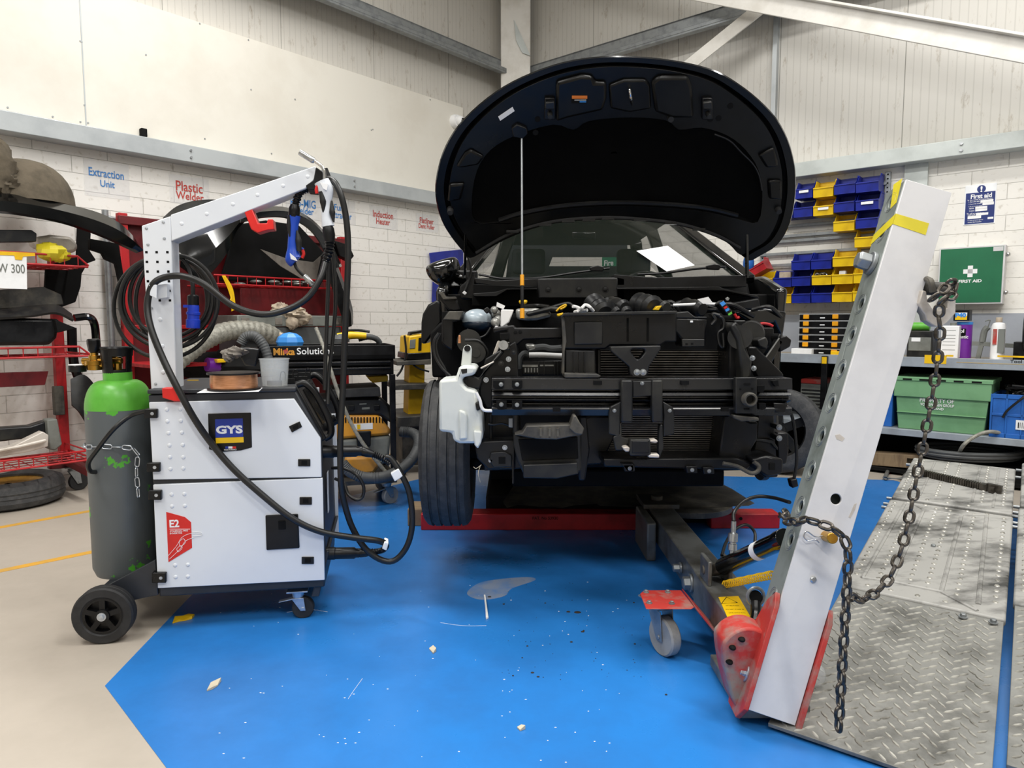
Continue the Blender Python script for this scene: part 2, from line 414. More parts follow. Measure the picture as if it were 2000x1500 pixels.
mat('tread_bar', 'c2c0b8', .4, .5, col2='7d7b74', sc_=12)
mat('plate_dusty', 'a9a8a4', .55, .15, col2='3c3c3a', sc_=3.6, lo=.46, hi=.68, stretch=(1, 2.2, 1))
mat('chain', '5f5a54', .38, .85, col2='39352f', sc_=30)
mat('cast_white', 'cfc8bf', .5, .2, col2='b5aca0', sc_=9)
mat('wood', '8f7a5e', .7, col2='74604a', sc_=5, stretch=(1, 8, 1))
mat('fabric_grey', '77716a', .9, col2='68625b', sc_=14, bump=.3)
mat('fabric_brown', '5f5648', .95, col2='4b4438', sc_=8, bump=.4)
mat('cloth', 'b9ab97', .95, col2='97887a', sc_=9, bump=.4)
mat('case_grey', '757873', .6, col2='62645f', sc_=8)
mat('hose_silver', '9a988e', .55, .2, col2='7a786f', sc_=40, bump=.6, bsc=90)
mat('hose_grey', '4b4d4e', .6)
mat('grey_wheel', '9b9a97', .6, col2='8a8986', sc_=14)
mat('rad', '8d8984', .4, .6, col2='6e6862', sc_=15)
mat('seat_cloth', '2b2e33', .85); mat('interior', '3a3f3a', .8)
mat('debris', '2b241c', .8); mat('leaf', 'c9bfa8', .7)
mat('engine_alu', 'a8a8a4', .4, .6, col2='7a7a76', sc_=20)
mat('hook_wire', 'bdbdbd', .3, .9)
mat('fire_green', '1f7a5a', .5)
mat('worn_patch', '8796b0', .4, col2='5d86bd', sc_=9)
# ================================================================ THE ROOM
CX, CY = 0.045, 8.5
LW = Plane((CX, CY, 0), R(49)); RW = Plane((CX, CY, 0), R(-41))
def wall(name, pl, x0, x1, z0, z1, d0, d1, m):
    o = struct(name, B().box(x0, x1, d0, d1, z0, z1), m); o.matrix_world = pl.M; WM[o.name] = pl.M.copy()
    return o
zl = LW.lc(500, 300, 0).z           # top of the block work, just under the flashing
zl = LW.lc(400, 305, -.14).z
zr_ = RW.lc(1780, 300, -.14).z
wl = wall('wall_left', LW, -9.5, 0, 0, zl, 0, .22, 'block_left')
wr = wall('wall_right', RW, 0, 9.5, 0, zr_, 0, .22, 'block_right')
def wpart(name, b, m, par, bevel=0): return obj(name, b, m, par, bevel)
def lbox(pl, x0, x1, d0, d1, z0, z1): return B().box(x0, x1, d0, d1, z0, z1, pl.M)
wpart('cladding', lbox(LW, -9.5, 0, .10, .22, zl, 6.2), 'cladding', wl)
wpart('cladding', lbox(RW, 0, 9.5, .10, .22, zr_, 6.2), 'cladding_right', wr)
struct('wall_back', B().box(-9, 9, -6.2, -6.0, 0, 6.2), 'white_paint')
struct('ceiling', B().box(-10, 10, -6.2, 9.5, 6.2, 6.35), 'ceil')
for k, (x, y) in enumerate([(-2.4, 1.0), (-1.0, 3.9), (1.6, 1.6), (2.6, 3.6)]): pass

fl = struct('floor', B().box(-10, 10, -6.2, 10, -.12, 0), 'floor_beige')
bl = [PZ(px, py, 0) for px, py in [(520, 1760), (205, 1340), (372, 1165), (520, 1045), (660, 975), (810, 938), (905, 918)]]
# the blue bay runs on behind the car to the ramps on the right
bl += [V((1.0, 5.25, 0)), PZ(1745, 938, 0), V((3.0, 3.9, 0)), V((3.4, .5, 0)), V((.5, .25, 0))]
b = B(); b.poly([p + V((0, 0, .0015)) for p in bl], [p + V((0, 0, .0001)) for p in bl]); wpart('blue_paint', b, 'floor_blue', fl)
def strip(p0, p1, w, z=.0012):
    p0 = PZ(*p0, 0); p1 = PZ(*p1, 0); d = (p1 - p0).normalized(); n = V((-d.y, d.x, 0)) * (w/2); u = V((0, 0, z))
    l = [p0 - n, p1 - n, p1 + n, p0 + n]
    return B().poly([q + u for q in l], [q + V((0, 0, .0002)) for q in l])
wpart('yellow_line', strip((-120, 1052), (205, 993), .05), 'yellow_line', fl)
wpart('yellow_line', strip((-120, 1140), (200, 1074), .05), 'yellow_line', fl)
wpart('yellow_line', strip((760, 962), (905, 915), .05), 'yellow_line', fl)
wpart('yellow_line', strip((690, 905), (850, 868), .05), 'yellow_line', fl)
# worn patches in the blue paint
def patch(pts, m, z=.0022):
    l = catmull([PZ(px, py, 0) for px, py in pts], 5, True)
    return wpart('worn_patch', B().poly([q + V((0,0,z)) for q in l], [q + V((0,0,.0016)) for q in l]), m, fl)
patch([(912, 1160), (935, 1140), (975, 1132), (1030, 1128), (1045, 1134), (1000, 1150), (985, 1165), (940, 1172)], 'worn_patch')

# flashing rails, boards, column, purlins
def rail(name, pl, top, bot, d0, d1, m):
    """sheet metal angle from pixel pairs"""
    (a, b_), (c, e) = top, bot
    b = B(); z1 = pl.lc(*a, d0).z; z0 = pl.lc(*c, d0).z
    return z0, z1
tl = LW.lc(400, 289, -.14).z; bo = LW.lc(400, 322, -.14).z
o = struct('trim_1', lbox(LW, -9.5, -.15, -.14, .1, bo, tl), 'flash_grey', None, .006)
b = B()
for px in (373, 691, 1060):
    for py_ in (.3, .7):
        q = LW.lc(px, 300, -.142); b.cyl(LW.w(q.x, -.14, bo + (tl-bo)*py_), LW.w(q.x, -.15, bo + (tl-bo)*py_), .009, n=10)
obj('rivet', b, 'steel', o)
tr = RW.lc(1780, 285, -.14).z; br_ = RW.lc(1780, 316, -.14).z
o = struct('trim_2', lbox(RW, .15, 9.5, -.14, .1, br_, tr), 'flash_pale', None, .006)
b = B()
for f in (.3, .7):
    q = RW.lc(1878, 285, -.14); b.cyl(RW.w(q.x, -.14, br_ + (tr-br_)*f), RW.w(q.x, -.15, br_ + (tr-br_)*f), .012, n=10)
obj('rivet', b, 'steel', o)
# big white board over the left flashing
A_ = LW.lc(903, 212, .04); A0 = LW.lc(257, 0, .04)
zt = (A_.z + A0.z) / 2
o = struct('trim_3', lbox(LW, -9.5, A_.x, .03, .10, tl - .02, zt), 'board_white')
q = LW.lc(168, 240, .03)
obj('board_joint', lbox(LW, q.x - .004, q.x + .004, .027, .032, tl, zt), 'flash_grey', o)
b = B()
for px, py in [(157, 80), (160, 82), (165, 205), (157, 238), (172, 240), (103, 228), (15, 210), (390, 46), (485, 78), (285, 107), (576, 194), (725, 254), (262, 300), (530, 300), (490, 175), (840, 195), (728, 253), (400, 271)]:
    q = LW.at(px, py, .03); b.cyl(q, q - LW.ey * .004, .006, n=8)
obj('screw', b, 'galv', o)
q = LW.lc(281, 259, 0)
single('cable_gland', lbox(LW, q.x - .022, q.x + .022, -.012, .03, q.z - .03, q.z + .03), 'black_matte', 'small black cable gland on the white board above the grey rail', 'gland', bevel=.006)

# corner column
c0 = P(978, 60, 8.15); c1 = P(1036, 60, 8.15)
b = B(); b.box(c0.x, c1.x, 8.12, 8.4, 0, 6.2); o = struct('column', b, 'white_paint', None, .01)
obj('web_plate', B().pix(CAR, [(1004, 40), (1036, 110), (1020, 104), (1008, 80)], 8.118, 8.1), 'flash_pale', o)
# purlins (sections running just off the cladding)
def purlin(name, pl, px, pya, pyb, x0, x1, d0, m):
    za = pl.lc(px, pya, d0).z; zb = pl.lc(px, pyb, d0).z
    b = B(); b.box(x0, x1, d0, d0 + .02, zb, za, pl.M); b.box(x0, x1, d0 - .05, d0 + .02, zb - .02, zb, pl.M); b.box(x0, x1, d0, .10, za - .02, za, pl.M); b.box(x0, x1, d0 - .05, d0 - .03, zb, zb + .035, pl.M)
    return struct(name, b, m, None, .003)
purlin('beam_1', LW, 850, 62, 88, -9.5, -.25, -.12, 'galv')
purlin('beam_2', RW, 1250, 62, 92, .25, 9.5, -.12, 'galv')
# white angle braces crossing in front of the right wall
b = B(); p0 = RW.at(1400, -12, -.45); p1 = RW.at(2120, 118, -.45); p1 = p1 + (p1 - p0)*1.6; p0 = p0 - (p1 - p0)*.25
b.bar(p0, p1, .02, .17); b.bar(p0 + V((0, 0, .08)), p1 + V((0, 0, .08)), .12, .02)
struct('beam_3', b, 'white_paint', None, .004)
b = B(); p0 = RW.at(1345, 128, -.25); p1 = RW.at(1520, -12, -.25); p0, p1 = p0 - (p1 - p0)*1.2, p1 + (p1 - p0)*1.5; b.bar(p0, p1, .015, .12)
struct('beam_4', b, 'white_paint', None, .003)
q0 = RW.lc(1508, 100, -.01)
struct('trim_4', lbox(RW, q0.x - .02, q0.x + .02, .05, .10, tr, 6.2), 'flash_grey')
# galvanised plate on the right wall, partly behind the tow post
q0 = RW.lc(1767, 330, -.04); q1 = RW.lc(1808, 420, -.04)
struct('trim_5', lbox(RW, q0.x, q1.x, -.04, 0, 1.0, q0.z + .05), 'flash_pale')

# ================================================================ ON THE LEFT WALL
def wall_sign(lines, rect, m, label, sheet=True):
    x0, y0, x1, y1 = rect
    c = [LW.lc(x0, (y0+y1)/2), LW.lc(x1, (y0+y1)/2)]; t = LW.lc((x0+x1)/2, y0).z; bt = LW.lc((x0+x1)/2, y1).z
    o = thing('wall_sign', label, 'sign', LW.w((c[0].x + c[1].x)/2, -.002, bt), LW.rz, 'laminated equipment signs on the block wall')
    obj('sheet', lbox(LW, c[0].x, c[1].x, -.003, -.0005, bt, t), 'sign_sheet', o)
    for s, (a0, b0, a1, b1) in lines: obj('lettering', text_pix(s, LW, a0, b0, a1, b1, -.0032, off=.012), m, o)
mat('sign_sheet', 'f4f4f6', .3, alpha=.22); mat('ink_blue', '3b7fc4', .4); mat('ink_red', 'c0443c', .4)
wall_sign([('Extraction', (174, 331, 242, 347)), ('Unit', (196, 353, 224, 366))], (164, 316, 252, 386), 'ink_blue', 'laminated sign reading Extraction Unit in blue letters')
wall_sign([('Plastic', (344, 356, 396, 375)), ('Welder', (344, 376, 398, 391))], (331, 345, 408, 400), 'ink_red', 'laminated sign reading Plastic Welder in red letters')
wall_sign([('Pro-MIG', (568, 389, 617, 405)), ('Welder', (572, 405, 613, 418))], (558, 378, 626, 432), 'ink_blue', 'laminated sign reading MIG Welder in blue letters behind the torches')
wall_sign([('Fume', (653, 400, 679, 412)), ('Extractor', (645, 414, 687, 427))], (640, 390, 694, 437), 'ink_blue', 'laminated sign reading Fume Extractor in blue letters')
wall_sign([('Induction', (729, 413, 768, 426)), ('Heater', (735, 427, 762, 439))], (722, 404, 776, 447), 'ink_red', 'laminated sign reading Induction Heater in red letters')
wall_sign([('Flatliner', (820, 426, 847, 437)), ('Dent Puller', (818, 438, 849, 447))], (812, 419, 856, 453), 'ink_red', 'laminated sign reading Flatliner Dent Puller in red letters')

# ceiling camera on the board
q = LW.at(888, 238, .03)
o = thing('dome_camera', 'small white dome security camera on the corner of the white board', 'camera', q, LW.rz)
n = -LW.ey
obj('base', B().rev(q, q + n * .06, [(.075, 0), (.075, .4), (.062, 1)]), 'white', o)
obj('dome', B().ell(q + n * .07 + LW.ex * .01, .055, .055, .055), 'white', o)
obj('lens', B().ell(q + n * .105 + LW.ex * .012 - V((0,0,.005)), .032, .03, .032), 'black_gloss', o)
# steel pipe against the wall
a = LW.lc(205, 410, -.05); z0 = .25
b = B(); b.cyl(LW.w(a.x, -.05, z0), LW.w(a.x, -.05, a.z), .022)
b.cyl(LW.w(a.x, -.05, a.z - .05), LW.w(a.x + .2, -.05, a.z - .07), .015); b.cyl(LW.w(a.x, -.05, a.z - .09), LW.w(a.x, 0, a.z - .09), .02)
b.cyl(LW.w(a.x, -.05, .45), LW.w(a.x, 0, .45), .02)
single('wall_pipe', b, 'galv', 'upright galvanised pipe fixed to the block wall beside the red trolley', 'pipe')
# blue panel behind the door mirror
a = LW.lc(838, 495, -.03); c = LW.lc(905, 580, -.03)
b = B(); b.poly([LW.at(*p, -.03) for p in [(838, 494), (872, 490), (905, 487), (905, 590), (843, 590), (845, 545)]], [LW.at(*p, -.004) for p in [(838, 494), (872, 490), (905, 487), (905, 590), (843, 590), (845, 545)]])
single('wall_cover', b, 'bin_blue', 'blue plastic cover on the wall behind the door mirror', 'cover', bevel=.004)
# ================================================================ WELDER CART
CT = Plane((-.813, 2.60, 0), R(10))
o = thing('welding_machine', 'white and black wheeled welding machine with raised cable arm and blue yellow badge', 'welding machine', CT.w(-.3, .26, 0), CT.rz)
welder = o
def C(m, name, pts, d0, d1, bev=0, par=None, **k):
    return obj(name, B().pix(CT, pts, d0, d1, **k), m, par or welder, bev)
def rect(x0, y0, x1, y1): return [(x0, y0), (x1, y0), (x1, y1), (x0, y1)]
DEP = .53
xr = CT.lc(634, 1000, 0).x
body = C('cart_dark', 'cabinet', [(289, 771), (577, 762), (628, 852), (636, 1080), (634, 1147), (311, 1166)], .012, DEP, .006)
C('cart_white', 'upper_side_panel', [(291, 786), (574, 779), (626, 856), (628, 932), (299, 937)], 0, .014, .002)
C('cart_white', 'lower_side_panel', [(299, 947), (630, 934), (634, 1133), (308, 1149)], 0, .014, .002)
b = B()
zs = [CT.lc(400, y, 0).z for y in (786, 1145)]; x0 = CT.lc(292, 800).x
b.box(x0, xr - .06, DEP, DEP + .012, zs[1], zs[0], CT.M); b.box(xr - .06, xr + .012, DEP, DEP + .012, zs[1], zs[0] - .12, CT.M)
obj('far_side_panel', b, 'cart_white', welder, .002)
# dimples pressed into the panels
b = B()
for (x, y) in [(326,800),(352,799),(327,823),(353,822),(329,846),(355,845),(331,870),(357,869),(332,893),(358,893),(333,916),(358,915),
               (335,966),(360,965),(336,989),(361,988),(342,1104),(367,1103),(343,1127),(367,1126)]:
    q = CT.lc(x, y, 0); b.ell((q.x, 0, q.z), .0075, .003, .0075, CT.M, 12, 8)
obj('pressed_dimples', b, 'cart_white', welder)
# hinges
for (x0, y0, x1, y1) in [(281,799,307,817),(286,904,312,922),(289,958,315,977),(296,1119,324,1139)]:
    h = C('black_plastic', 'hinge', rect(x0, y0, x1, y1), -.014, .02, .003)
    q = CT.lc(x1 - 10, (y0 + y1)/2, -.014); obj('screw', B().bolt(CT.w(q.x, -.014, q.z), .004, .003, -CT.ey), 'zinc', h)
# push latches
def latch(pts):
    h = C('black_plastic', 'latch', pts, -.004, .016, .002)
    cx = sum(p[0] for p in pts)/4; cy = sum(p[1] for p in pts)/4
    C('black_matte', 'latch_button', [((x-cx)*.45+cx, (y-cy)*.6+cy) for x, y in pts], -.007, 0, .001, h)
latch([(564, 833), (585, 823), (590, 834), (570, 845)])
for r in ((582,897,606,911), (585,971,609,986), (589,1088,613,1102)): latch(rect(*r))
h = C('black_plastic', 'inspection_hatch', [(518,1007),(582,1004),(585,1071),(520,1075)], -.006, .016, .004)
C('black_matte', 'hatch_catch', [(543,1018),(557,1017),(558,1034),(544,1035)], -.01, 0, .002, h)
# badge
bd = C('black_plastic', 'badge_plate', [(406,808),(490,806),(492,874),(470,880),(430,883),(408,878)], -.003, .01, .002)
C('gys_blue', 'badge_blue_field', [(420,819),(474,817),(475,853),(421,855)], -.0045, 0, 0, bd)
C('gys_yellow', 'badge_yellow_field', [(421,855.5),(475.5,853.5),(476,864),(422,866)], -.0045, 0, 0, bd)
obj('lettering', text_pix('GYS', CT, 422, 831, 474, 847, -.0046, off=.045), 'white', bd)
C('gys_blue', 'flag_stripe', rect(440, 872, 446, 876), -.0045, 0, 0, bd); C('white', 'flag_stripe', rect(446, 872, 454, 876), -.0045, 0, 0, bd); C('label_red', 'flag_stripe', rect(454, 872, 461, 876), -.0045, 0, 0, bd)
obj('small_lettering', text_pix('MADE IN FRANCE', CT, 438, 877, 462, 879.5, -.0034), 'white', bd)
# red product label
rl = C('label_red', 'red_label', [(324.6,1000),(361,1010),(373,1020),(375,1070),(329,1098)], -.0012, .01)
obj('lettering', text_pix('E2', CT, 331, 1015, 350, 1030, -.0014, off=.03), 'white', rl)
C('white', 'rule_line', rect(331, 1033, 371, 1033.8), -.0016, 0, 0, rl)
obj('small_lettering', text_pix('SYNERGIC MIG', CT, 332, 1035.5, 367, 1038.5, -.0014), 'white', rl)
obj('small_lettering', text_pix('INVERTER', CT, 332, 1040, 356, 1043, -.0014), 'white', rl)
b = B()
for l in ([(329,1085),(345,1066),(355,1050),(372,1042),(393,1042)], [(331,1092),(352,1072),(362,1057),(378,1050),(380,1050)], [(350,1058),(358,1052),(362,1060),(352,1067),(350,1058)], [(375,1039),(393,1040),(393,1046),(376,1047)], [(345,1072),(352,1066),(356,1070),(348,1078),(345,1072)]):
    b.tube([CT.at(x, y, -.0016) for x, y in l], .0008, 6, 3)
obj('torch_drawing', b, 'white', rl)
# top plate, control nose and the two nose handles
b = B(); tz = CT.lc(400, 767, .02).z
b.box(CT.lc(289,770).x - .004, CT.lc(578,762).x, .004, DEP + .02, tz, tz + .016, CT.M); obj('top_plate', b, 'cart_dark', welder, .004)
n0 = CT.lc(580, 760, 0); n1 = CT.lc(630, 856, 0)
b = B(); b.poly([CT.w(n0.x - .005, .03, n0.z + .012), CT.w(n1.x + .012, .03, n1.z - .005), CT.w(n1.x - .02, .03, n1.z - .03), CT.w(n0.x - .04, .03, n0.z - .02)], [CT.w(n0.x - .005, .5, n0.z + .012), CT.w(n1.x + .012, .5, n1.z - .005), CT.w(n1.x - .02, .5, n1.z - .03), CT.w(n0.x - .04, .5, n0.z - .02)])
nose = obj('control_panel', b, 'black_plastic', welder, .004)
def on_nose(u, d, h=0):   # u down the slope 0..1
    dx, dz = n1.x + .012 - (n0.x - .005), n1.z - .005 - (n0.z + .012); l = math.hypot(dx, dz)
    return CT.w(n0.x - .005 + dx*u - dz/l*h, d, n0.z + .012 + dz*u + dx/l*h)
b = B(); c = [on_nose(.12, .1, .0), on_nose(.8, .1, .0), on_nose(.8, .42, .0), on_nose(.12, .42, .0)]; c2 = [on_nose(.12, .1, .004), on_nose(.8, .1, .004), on_nose(.8, .42, .004), on_nose(.12, .42, .004)]
b.poly(c2, c); obj('display', b, 'black_gloss', nose)
for dk in (.15, .36):
    obj('knob', B().cyl(on_nose(.88, dk, 0), on_nose(.88, dk, .025), .016, .013), 'black_matte', nose)
for dk in (.045, .47):
    obj('nose_handle', B().tube([on_nose(.0, dk, 0), on_nose(.05, dk, .03), on_nose(.3, dk, .045), on_nose(.75, dk, .04), on_nose(.97, dk, .02), on_nose(1.0, dk, -.01)], .0135, 12, 6), 'black_plastic', welder)
# printed label down the front
q = CT.lc(641, 950, .12)
b = B(); b.box(xr + .004, xr + .0055, .09, .14, q.z - .1, q.z + .06, CT.M); obj('rating_label', b, 'paper', welder)
# wheels, axle bracket
C('cart_dark', 'axle_bracket', [(206,1146),(303,1094),(309,1162),(259,1173),(240,1160)], .012, .03, .002)
b = B(); b.pix(CT, [(206,1146),(303,1094),(309,1162),(259,1173),(240,1160)], .45, .468, ref=.012); obj('axle_bracket', b, 'cart_dark', welder, .002)
b = B(); zf = CT.lc(250, 1150, .02).z; b.box(CT.lc(190, 1150, .02).x, CT.lc(309, 1150, .02).x, .03, .45, zf - .012, zf, CT.M); obj('bottle_tray', b, 'cart_dark', welder, .002)
b = B(); q = CT.lc(292, 870, .03); b.box(q.x - .012, q.x + .012, .10, .42, zf, q.z, CT.M); obj('rear_panel', b, 'cart_dark', welder, .002)
def wheel(c, ax, r, w, par, tm='rubber', hub='black_plastic', name='wheel', spokes=5):
    """solid wheel; c centre of the outer face, ax pointing outward"""
    ax = V(ax).normalized(); c = V(c); a = c - ax * w
    t = obj(name, B().ring(a, c, [(r*.62,0),(r*.95,0),(r,.12),(r,.46),(r*.985,.5),(r,.54),(r,.88),(r*.95,1),(r*.70,1),(r*.66,.9),(r*.62,.9)], 40), tm, par)
    b = B(); b.rev(a + ax*w*.2, a + ax*w*.45, [(r*.64,0),(r*.64,1)], 32); b.rev(a, c, [(r*.24,.4),(r*.24,1.0),(r*.2,1.03)], 24); b.rev(a, c, [(r*.54,.4),(r*.56,.9),(r*.64,.92),(r*.66,.85),(r*.66,.4)], 32)
    M = MX.Translation(c - ax*w*.18) @ ax.to_track_quat('Z','Y').to_matrix().to_4x4()
    for k in range(spokes):
        Mk = M @ MX.Rotation(2*PI*k/spokes + .3, 4, 'Z'); b.box(r*.15, r*.6, -r*.09, r*.09, -w*.5, w*.08, Mk)
    obj('hub', b, hub, t); obj('axle_nut', B().bolt(c + ax*.002, r*.1, .012, ax, 1.5), 'zinc', t)
    return t
wq = CT.lc(200, 1205, -.055); rw = CT.lc(200, 1205, -.055).z
wheel(CT.w(wq.x, -.06, .103), -CT.ey, .103, .05, welder); wheel(CT.w(wq.x, .56, .103), CT.ey, .103, .05, welder)
obj('axle', B().cyl(CT.w(wq.x, -.05, .103), CT.w(wq.x, .55, .103), .01), 'zinc', welder)
def caster(c, yaw, r, w, top, par, tyre='rubber', met='zinc', brake=True):
    """swivel caster: wheel touching the floor below c (world xy), plate at height top"""
    M = MX.Translation((c[0], c[1], 0)) @ MX.Rotation(yaw, 4, 'Z'); off = r*.45
    b = B(); b.box(-r*.95, r*.95, -r*.7, r*.7, top - .006, top, M); b.lathe([(r*.5, top - .03), (r*.6, top - .006)], M, 20)
    for s in (-1, 1):
        y0 = s*(w/2 + .003); y1 = s*(w/2 + .0065)
        p = [(-r*.55, top-.03), (r*.55, top-.03), (off + r*.25, r*.8), (off - r*.2, r*.8)]
        b.poly([M @ V((x, y0, z)) for x, z in p], [M @ V((x, y1, z)) for x, z in p])
    b.cyl(M @ V((off, -w/2-.01, r)), M @ V((off, w/2+.01, r)), .007)
    if brake: b.poly([M @ V(q) for q in ((-r*.2,-w/2,r*2.0),(-r*.2,w/2,r*2.0),(-r*1.7,w*.35,r*1.7),(-r*1.7,-w*.35,r*1.7))], [M @ V(q) for q in ((-r*.2,-w/2,r*1.9),(-r*.2,w/2,r*1.9),(-r*1.7,w*.35,r*1.62),(-r*1.7,-w*.35,r*1.62))])
    k = obj('caster', b, met, par, .001)
    a = M @ V((off, -w/2, r)); e = M @ V((off, w/2, r))
    obj('caster_wheel', B().rev(a, e, [(r*.3,0),(r*.92,0),(r,.15),(r,.85),(r*.92,1),(r*.3,1)], 28), tyre, k)
    return k
zb = CT.lc(590, 1155, .06).z
for dk in (.06, .46):
    q = CT.lc(588, 1190, .06); p = CT.w(q.x - .01, dk, 0); caster((p.x, p.y), CT.rz, .042, .03, .115, welder)
# front skid plate under the nose
q0 = CT.lc(634, 1080, 0); b = B(); b.poly([CT.w(xr, .02, q0.z), CT.w(xr + .012, .02, q0.z), CT.w(xr - .03, .02, zb - .01), CT.w(xr - .06, .02, zb - .01)], [CT.w(xr, DEP, q0.z), CT.w(xr + .012, DEP, q0.z), CT.w(xr - .03, DEP, zb - .01), CT.w(xr - .06, DEP, zb - .01)]); obj('front_skirt', b, 'cart_dark', welder, .003)
# cable arm
AD = .07
post = C('cart_white', 'arm_post', [(276.5, 441), (333, 422), (334.6, 471), (345.5, 763), (295.5, 765)], AD, AD + .095, .003)
b = B(); b.pix(CT, [(333, 419.5), (616, 324), (619, 345), (597, 368), (334.6, 471)], AD - .001, AD + .09); arm = obj('arm_boom', b, 'cart_white', welder, .003)
b = B()
for xs, y in [((286,306,327),492.5),((287,307.5,328),511.5),((288,308.5,329),530.4),((289,330),549.3),((331,),568),((291.5,312,332),586.7)]:
    for x in xs: q = CT.lc(x, y, AD); b.box(q.x-.0042, q.x+.0042, AD-.0008, AD+.01, q.z-.0042, q.z+.0042, CT.M)
obj('punched_holes', b, 'black_matte', post)
b = B()
for x, y in [(319,434),(286,446),(321,466),(289,478),(296,602),(304,750)]: q = CT.lc(x, y, AD); b.bolt(CT.w(q.x, AD, q.z), .004, .003, -CT.ey, 1.4)
obj('arm_bolts', b, 'zinc', post)
b = B()
for x, y in [(404,418),(455,399),(503,381),(553,363),(601,345),(355,437),(313,624),(317,676),(319,727)]: q = CT.lc(x, y, AD); b.ell((q.x, AD, q.z), .008, .003, .008, CT.M, 12, 8)
obj('pressed_dimples', b, 'cart_white', post)
C('cart_white', 'cable_rest', [(291, 556), (306, 556), (306, 583), (291, 576)], AD - .06, AD - .055, .001)
C('cart_white', 'cable_rest', [(306, 556), (326, 554), (327, 581), (306, 583)], AD - .03, AD, .001)
hk = [(476,411),(492,407),(504,436),(521,436),(523,428),(533,428),(535.5,448),(523,449),(503,455),(490.5,448)]
C('red_bright', 'cable_hook', hk, AD + .0, AD + .06, .003)
C('red_bright', 'cable_hook', [(316,758),(344,757),(346,770),(353,768),(354,784),(340,784),(317,777)], -.02, .02, .003)
C('black_plastic', 'torch_rest', [(617,326),(632,336),(632,366),(622,372),(600,370),(597,362),(612,352)], AD - .004, AD + .1, .003)
obj('torch_rest_peg', B().cyl(CT.at(634, 330, AD + .05), CT.at(640, 345, AD + .05), .012), 'black_plastic', welder)
# torch connectors on the nose end (part of the machine)
def connector(px0, px1, y, d, name='torch_socket'):
    a = CT.at(px0, y, d); c = CT.at(px1, y - 1, d)
    return obj(name, B().rev(a, c, [(.022,0),(.0245,.02),(.0245,.28),(.0225,.3),(.0225,.85),(.018,.9),(.018,1)], 24), "black_plastic", welder)

# ---- gas bottle
gc = CT.at(243, 1000, .235); gY = gc.y; gx = gc.x
zz = lambda y: P(243, y, gY - .05).z
rg = 59.5 * gY / F
bot = thing('gas_cylinder', 'tall grey gas cylinder with bright green shoulder strapped behind the welding machine', 'gas cylinder', (gx, gY, zf))
MG = MX.Translation((gx, gY, 0))
zsh = zz(800); ztop = zz(744)
obj('cylinder_body', B().lathe([(rg*.9, zf), (rg, zf + .03), (rg, zsh)], MG, 48), 'cyl_grey', bot)
pr = [(rg*1.002, zsh)] + [(rg*(.42 + .58*math.cos(a)**.8), zsh + (ztop - zsh)*math.sin(a)) for a in [k*PI/2/8 for k in range(1, 8)]] + [(rg*.43, ztop), (rg*.43, ztop + .03), (rg*.38, ztop + .035)]
obj('cylinder_shoulder', B().lathe(pr, MG, 48), 'green_paint', bot)
b = B(); zg = zz(681); rgd = rg*.42
g = [(rgd*.9, ztop + .02)]
# guard: shell with a window cut out of its right half
def arc(r, z, a0, a1, n=18): return [MG @ V((r*math.cos(a0+(a1-a0)*k/n), r*math.sin(a0+(a1-a0)*k/n), z)) for k in range(n+1)]
def shell(b, r0a, r0b, z0, z1, a0, a1, t=.006):
    i0 = arc(r0a - t, z0, a0, a1); o0 = arc(r0a, z0, a0, a1); o1 = arc(r0b, z1, a0, a1); i1 = arc(r0b - t, z1, a0, a1)
    b.loft([[i0[k], o0[k], o1[k], i1[k]] for k in range(len(i0))])
shell(b, rgd, rgd*1.15, ztop + .01, zg, R(100), R(282)); shell(b, rgd, rgd*1.02, ztop + .01, ztop + .04, R(-90), R(110)); shell(b, rgd*1.12, rgd*1.18, zg - .03, zg, R(-90), R(110)); shell(b, rgd, rgd*1.15, ztop + .02, zg - .01, R(-25), R(12))
b.lathe([(rgd*1.15, zg - .004), (rgd*1.2, zg), (rgd*1.15, zg + .006), (rgd*.8, zg + .004)], MG, 32, False)
gd = obj('valve_guard', b, 'black_plastic', bot, .001)
obj('valve', B().cyl((gx, gY, ztop + .02), (gx, gY, ztop + .09), .016).cyl((gx + .03, gY - .02, ztop + .075), (gx - .12, gY - .02, ztop + .075), .011), 'brass', bot)
obj('handwheel', B().cyl((gx + .01, gY, ztop + .09), (gx + .01, gY, ztop + .105), .02), 'steel', bot)
q = P(194, 772, gY - rg*.8); obj('hazard_sticker', B().pix(Plane((0,gY - rg*.74,0),0), [(188,772),(200,763),(203,768),(192,779)], 0, .02), 'gys_yellow', bot)
# regulator
rq = P(185, 712, gY - .02); rp = thing('gas_regulator', 'brass gas regulator with black knob and round gauge beside the green cylinder', 'regulator', rq)
s1 = gY / F
obj('regulator_body', B().rev(rq - V((0,0,.022)), rq + V((0,0,.045)), [(.014,0),(.026,.02),(.028,.3),(.033,.32),(.033,.55),(.02,.6),(.02,.85),(.014,.88),(.014,1)], 24).cyl(rq, rq + V((.06, 0, 0)), .012).cyl(rq, rq - V((.045, 0, 0)), .008), 'brass', rp)
b = B(); kq = rq + V((0,0,.045)); b.lathe([(.014,0),(.02,.01),(.0235,.035),(.0235,.05),(.02,.054)], MX.Translation(kq), 10); obj('regulator_knob', b, 'black_plastic', rp, .003)
gq = P(151, 716, gY - .02); ga = thing
b = B().rev(gq - V((0,0,.02)), gq + V((0,0,.006)), [(.03,0),(.031,.1),(.031,.9),(.029,1)], 28); gg = obj('gauge', b, 'black_plastic', rp); obj('gauge_face', B().cyl(gq + V((0,0,.006)), gq + V((0,0,.0085)), .03, n=28), 'white', gg)
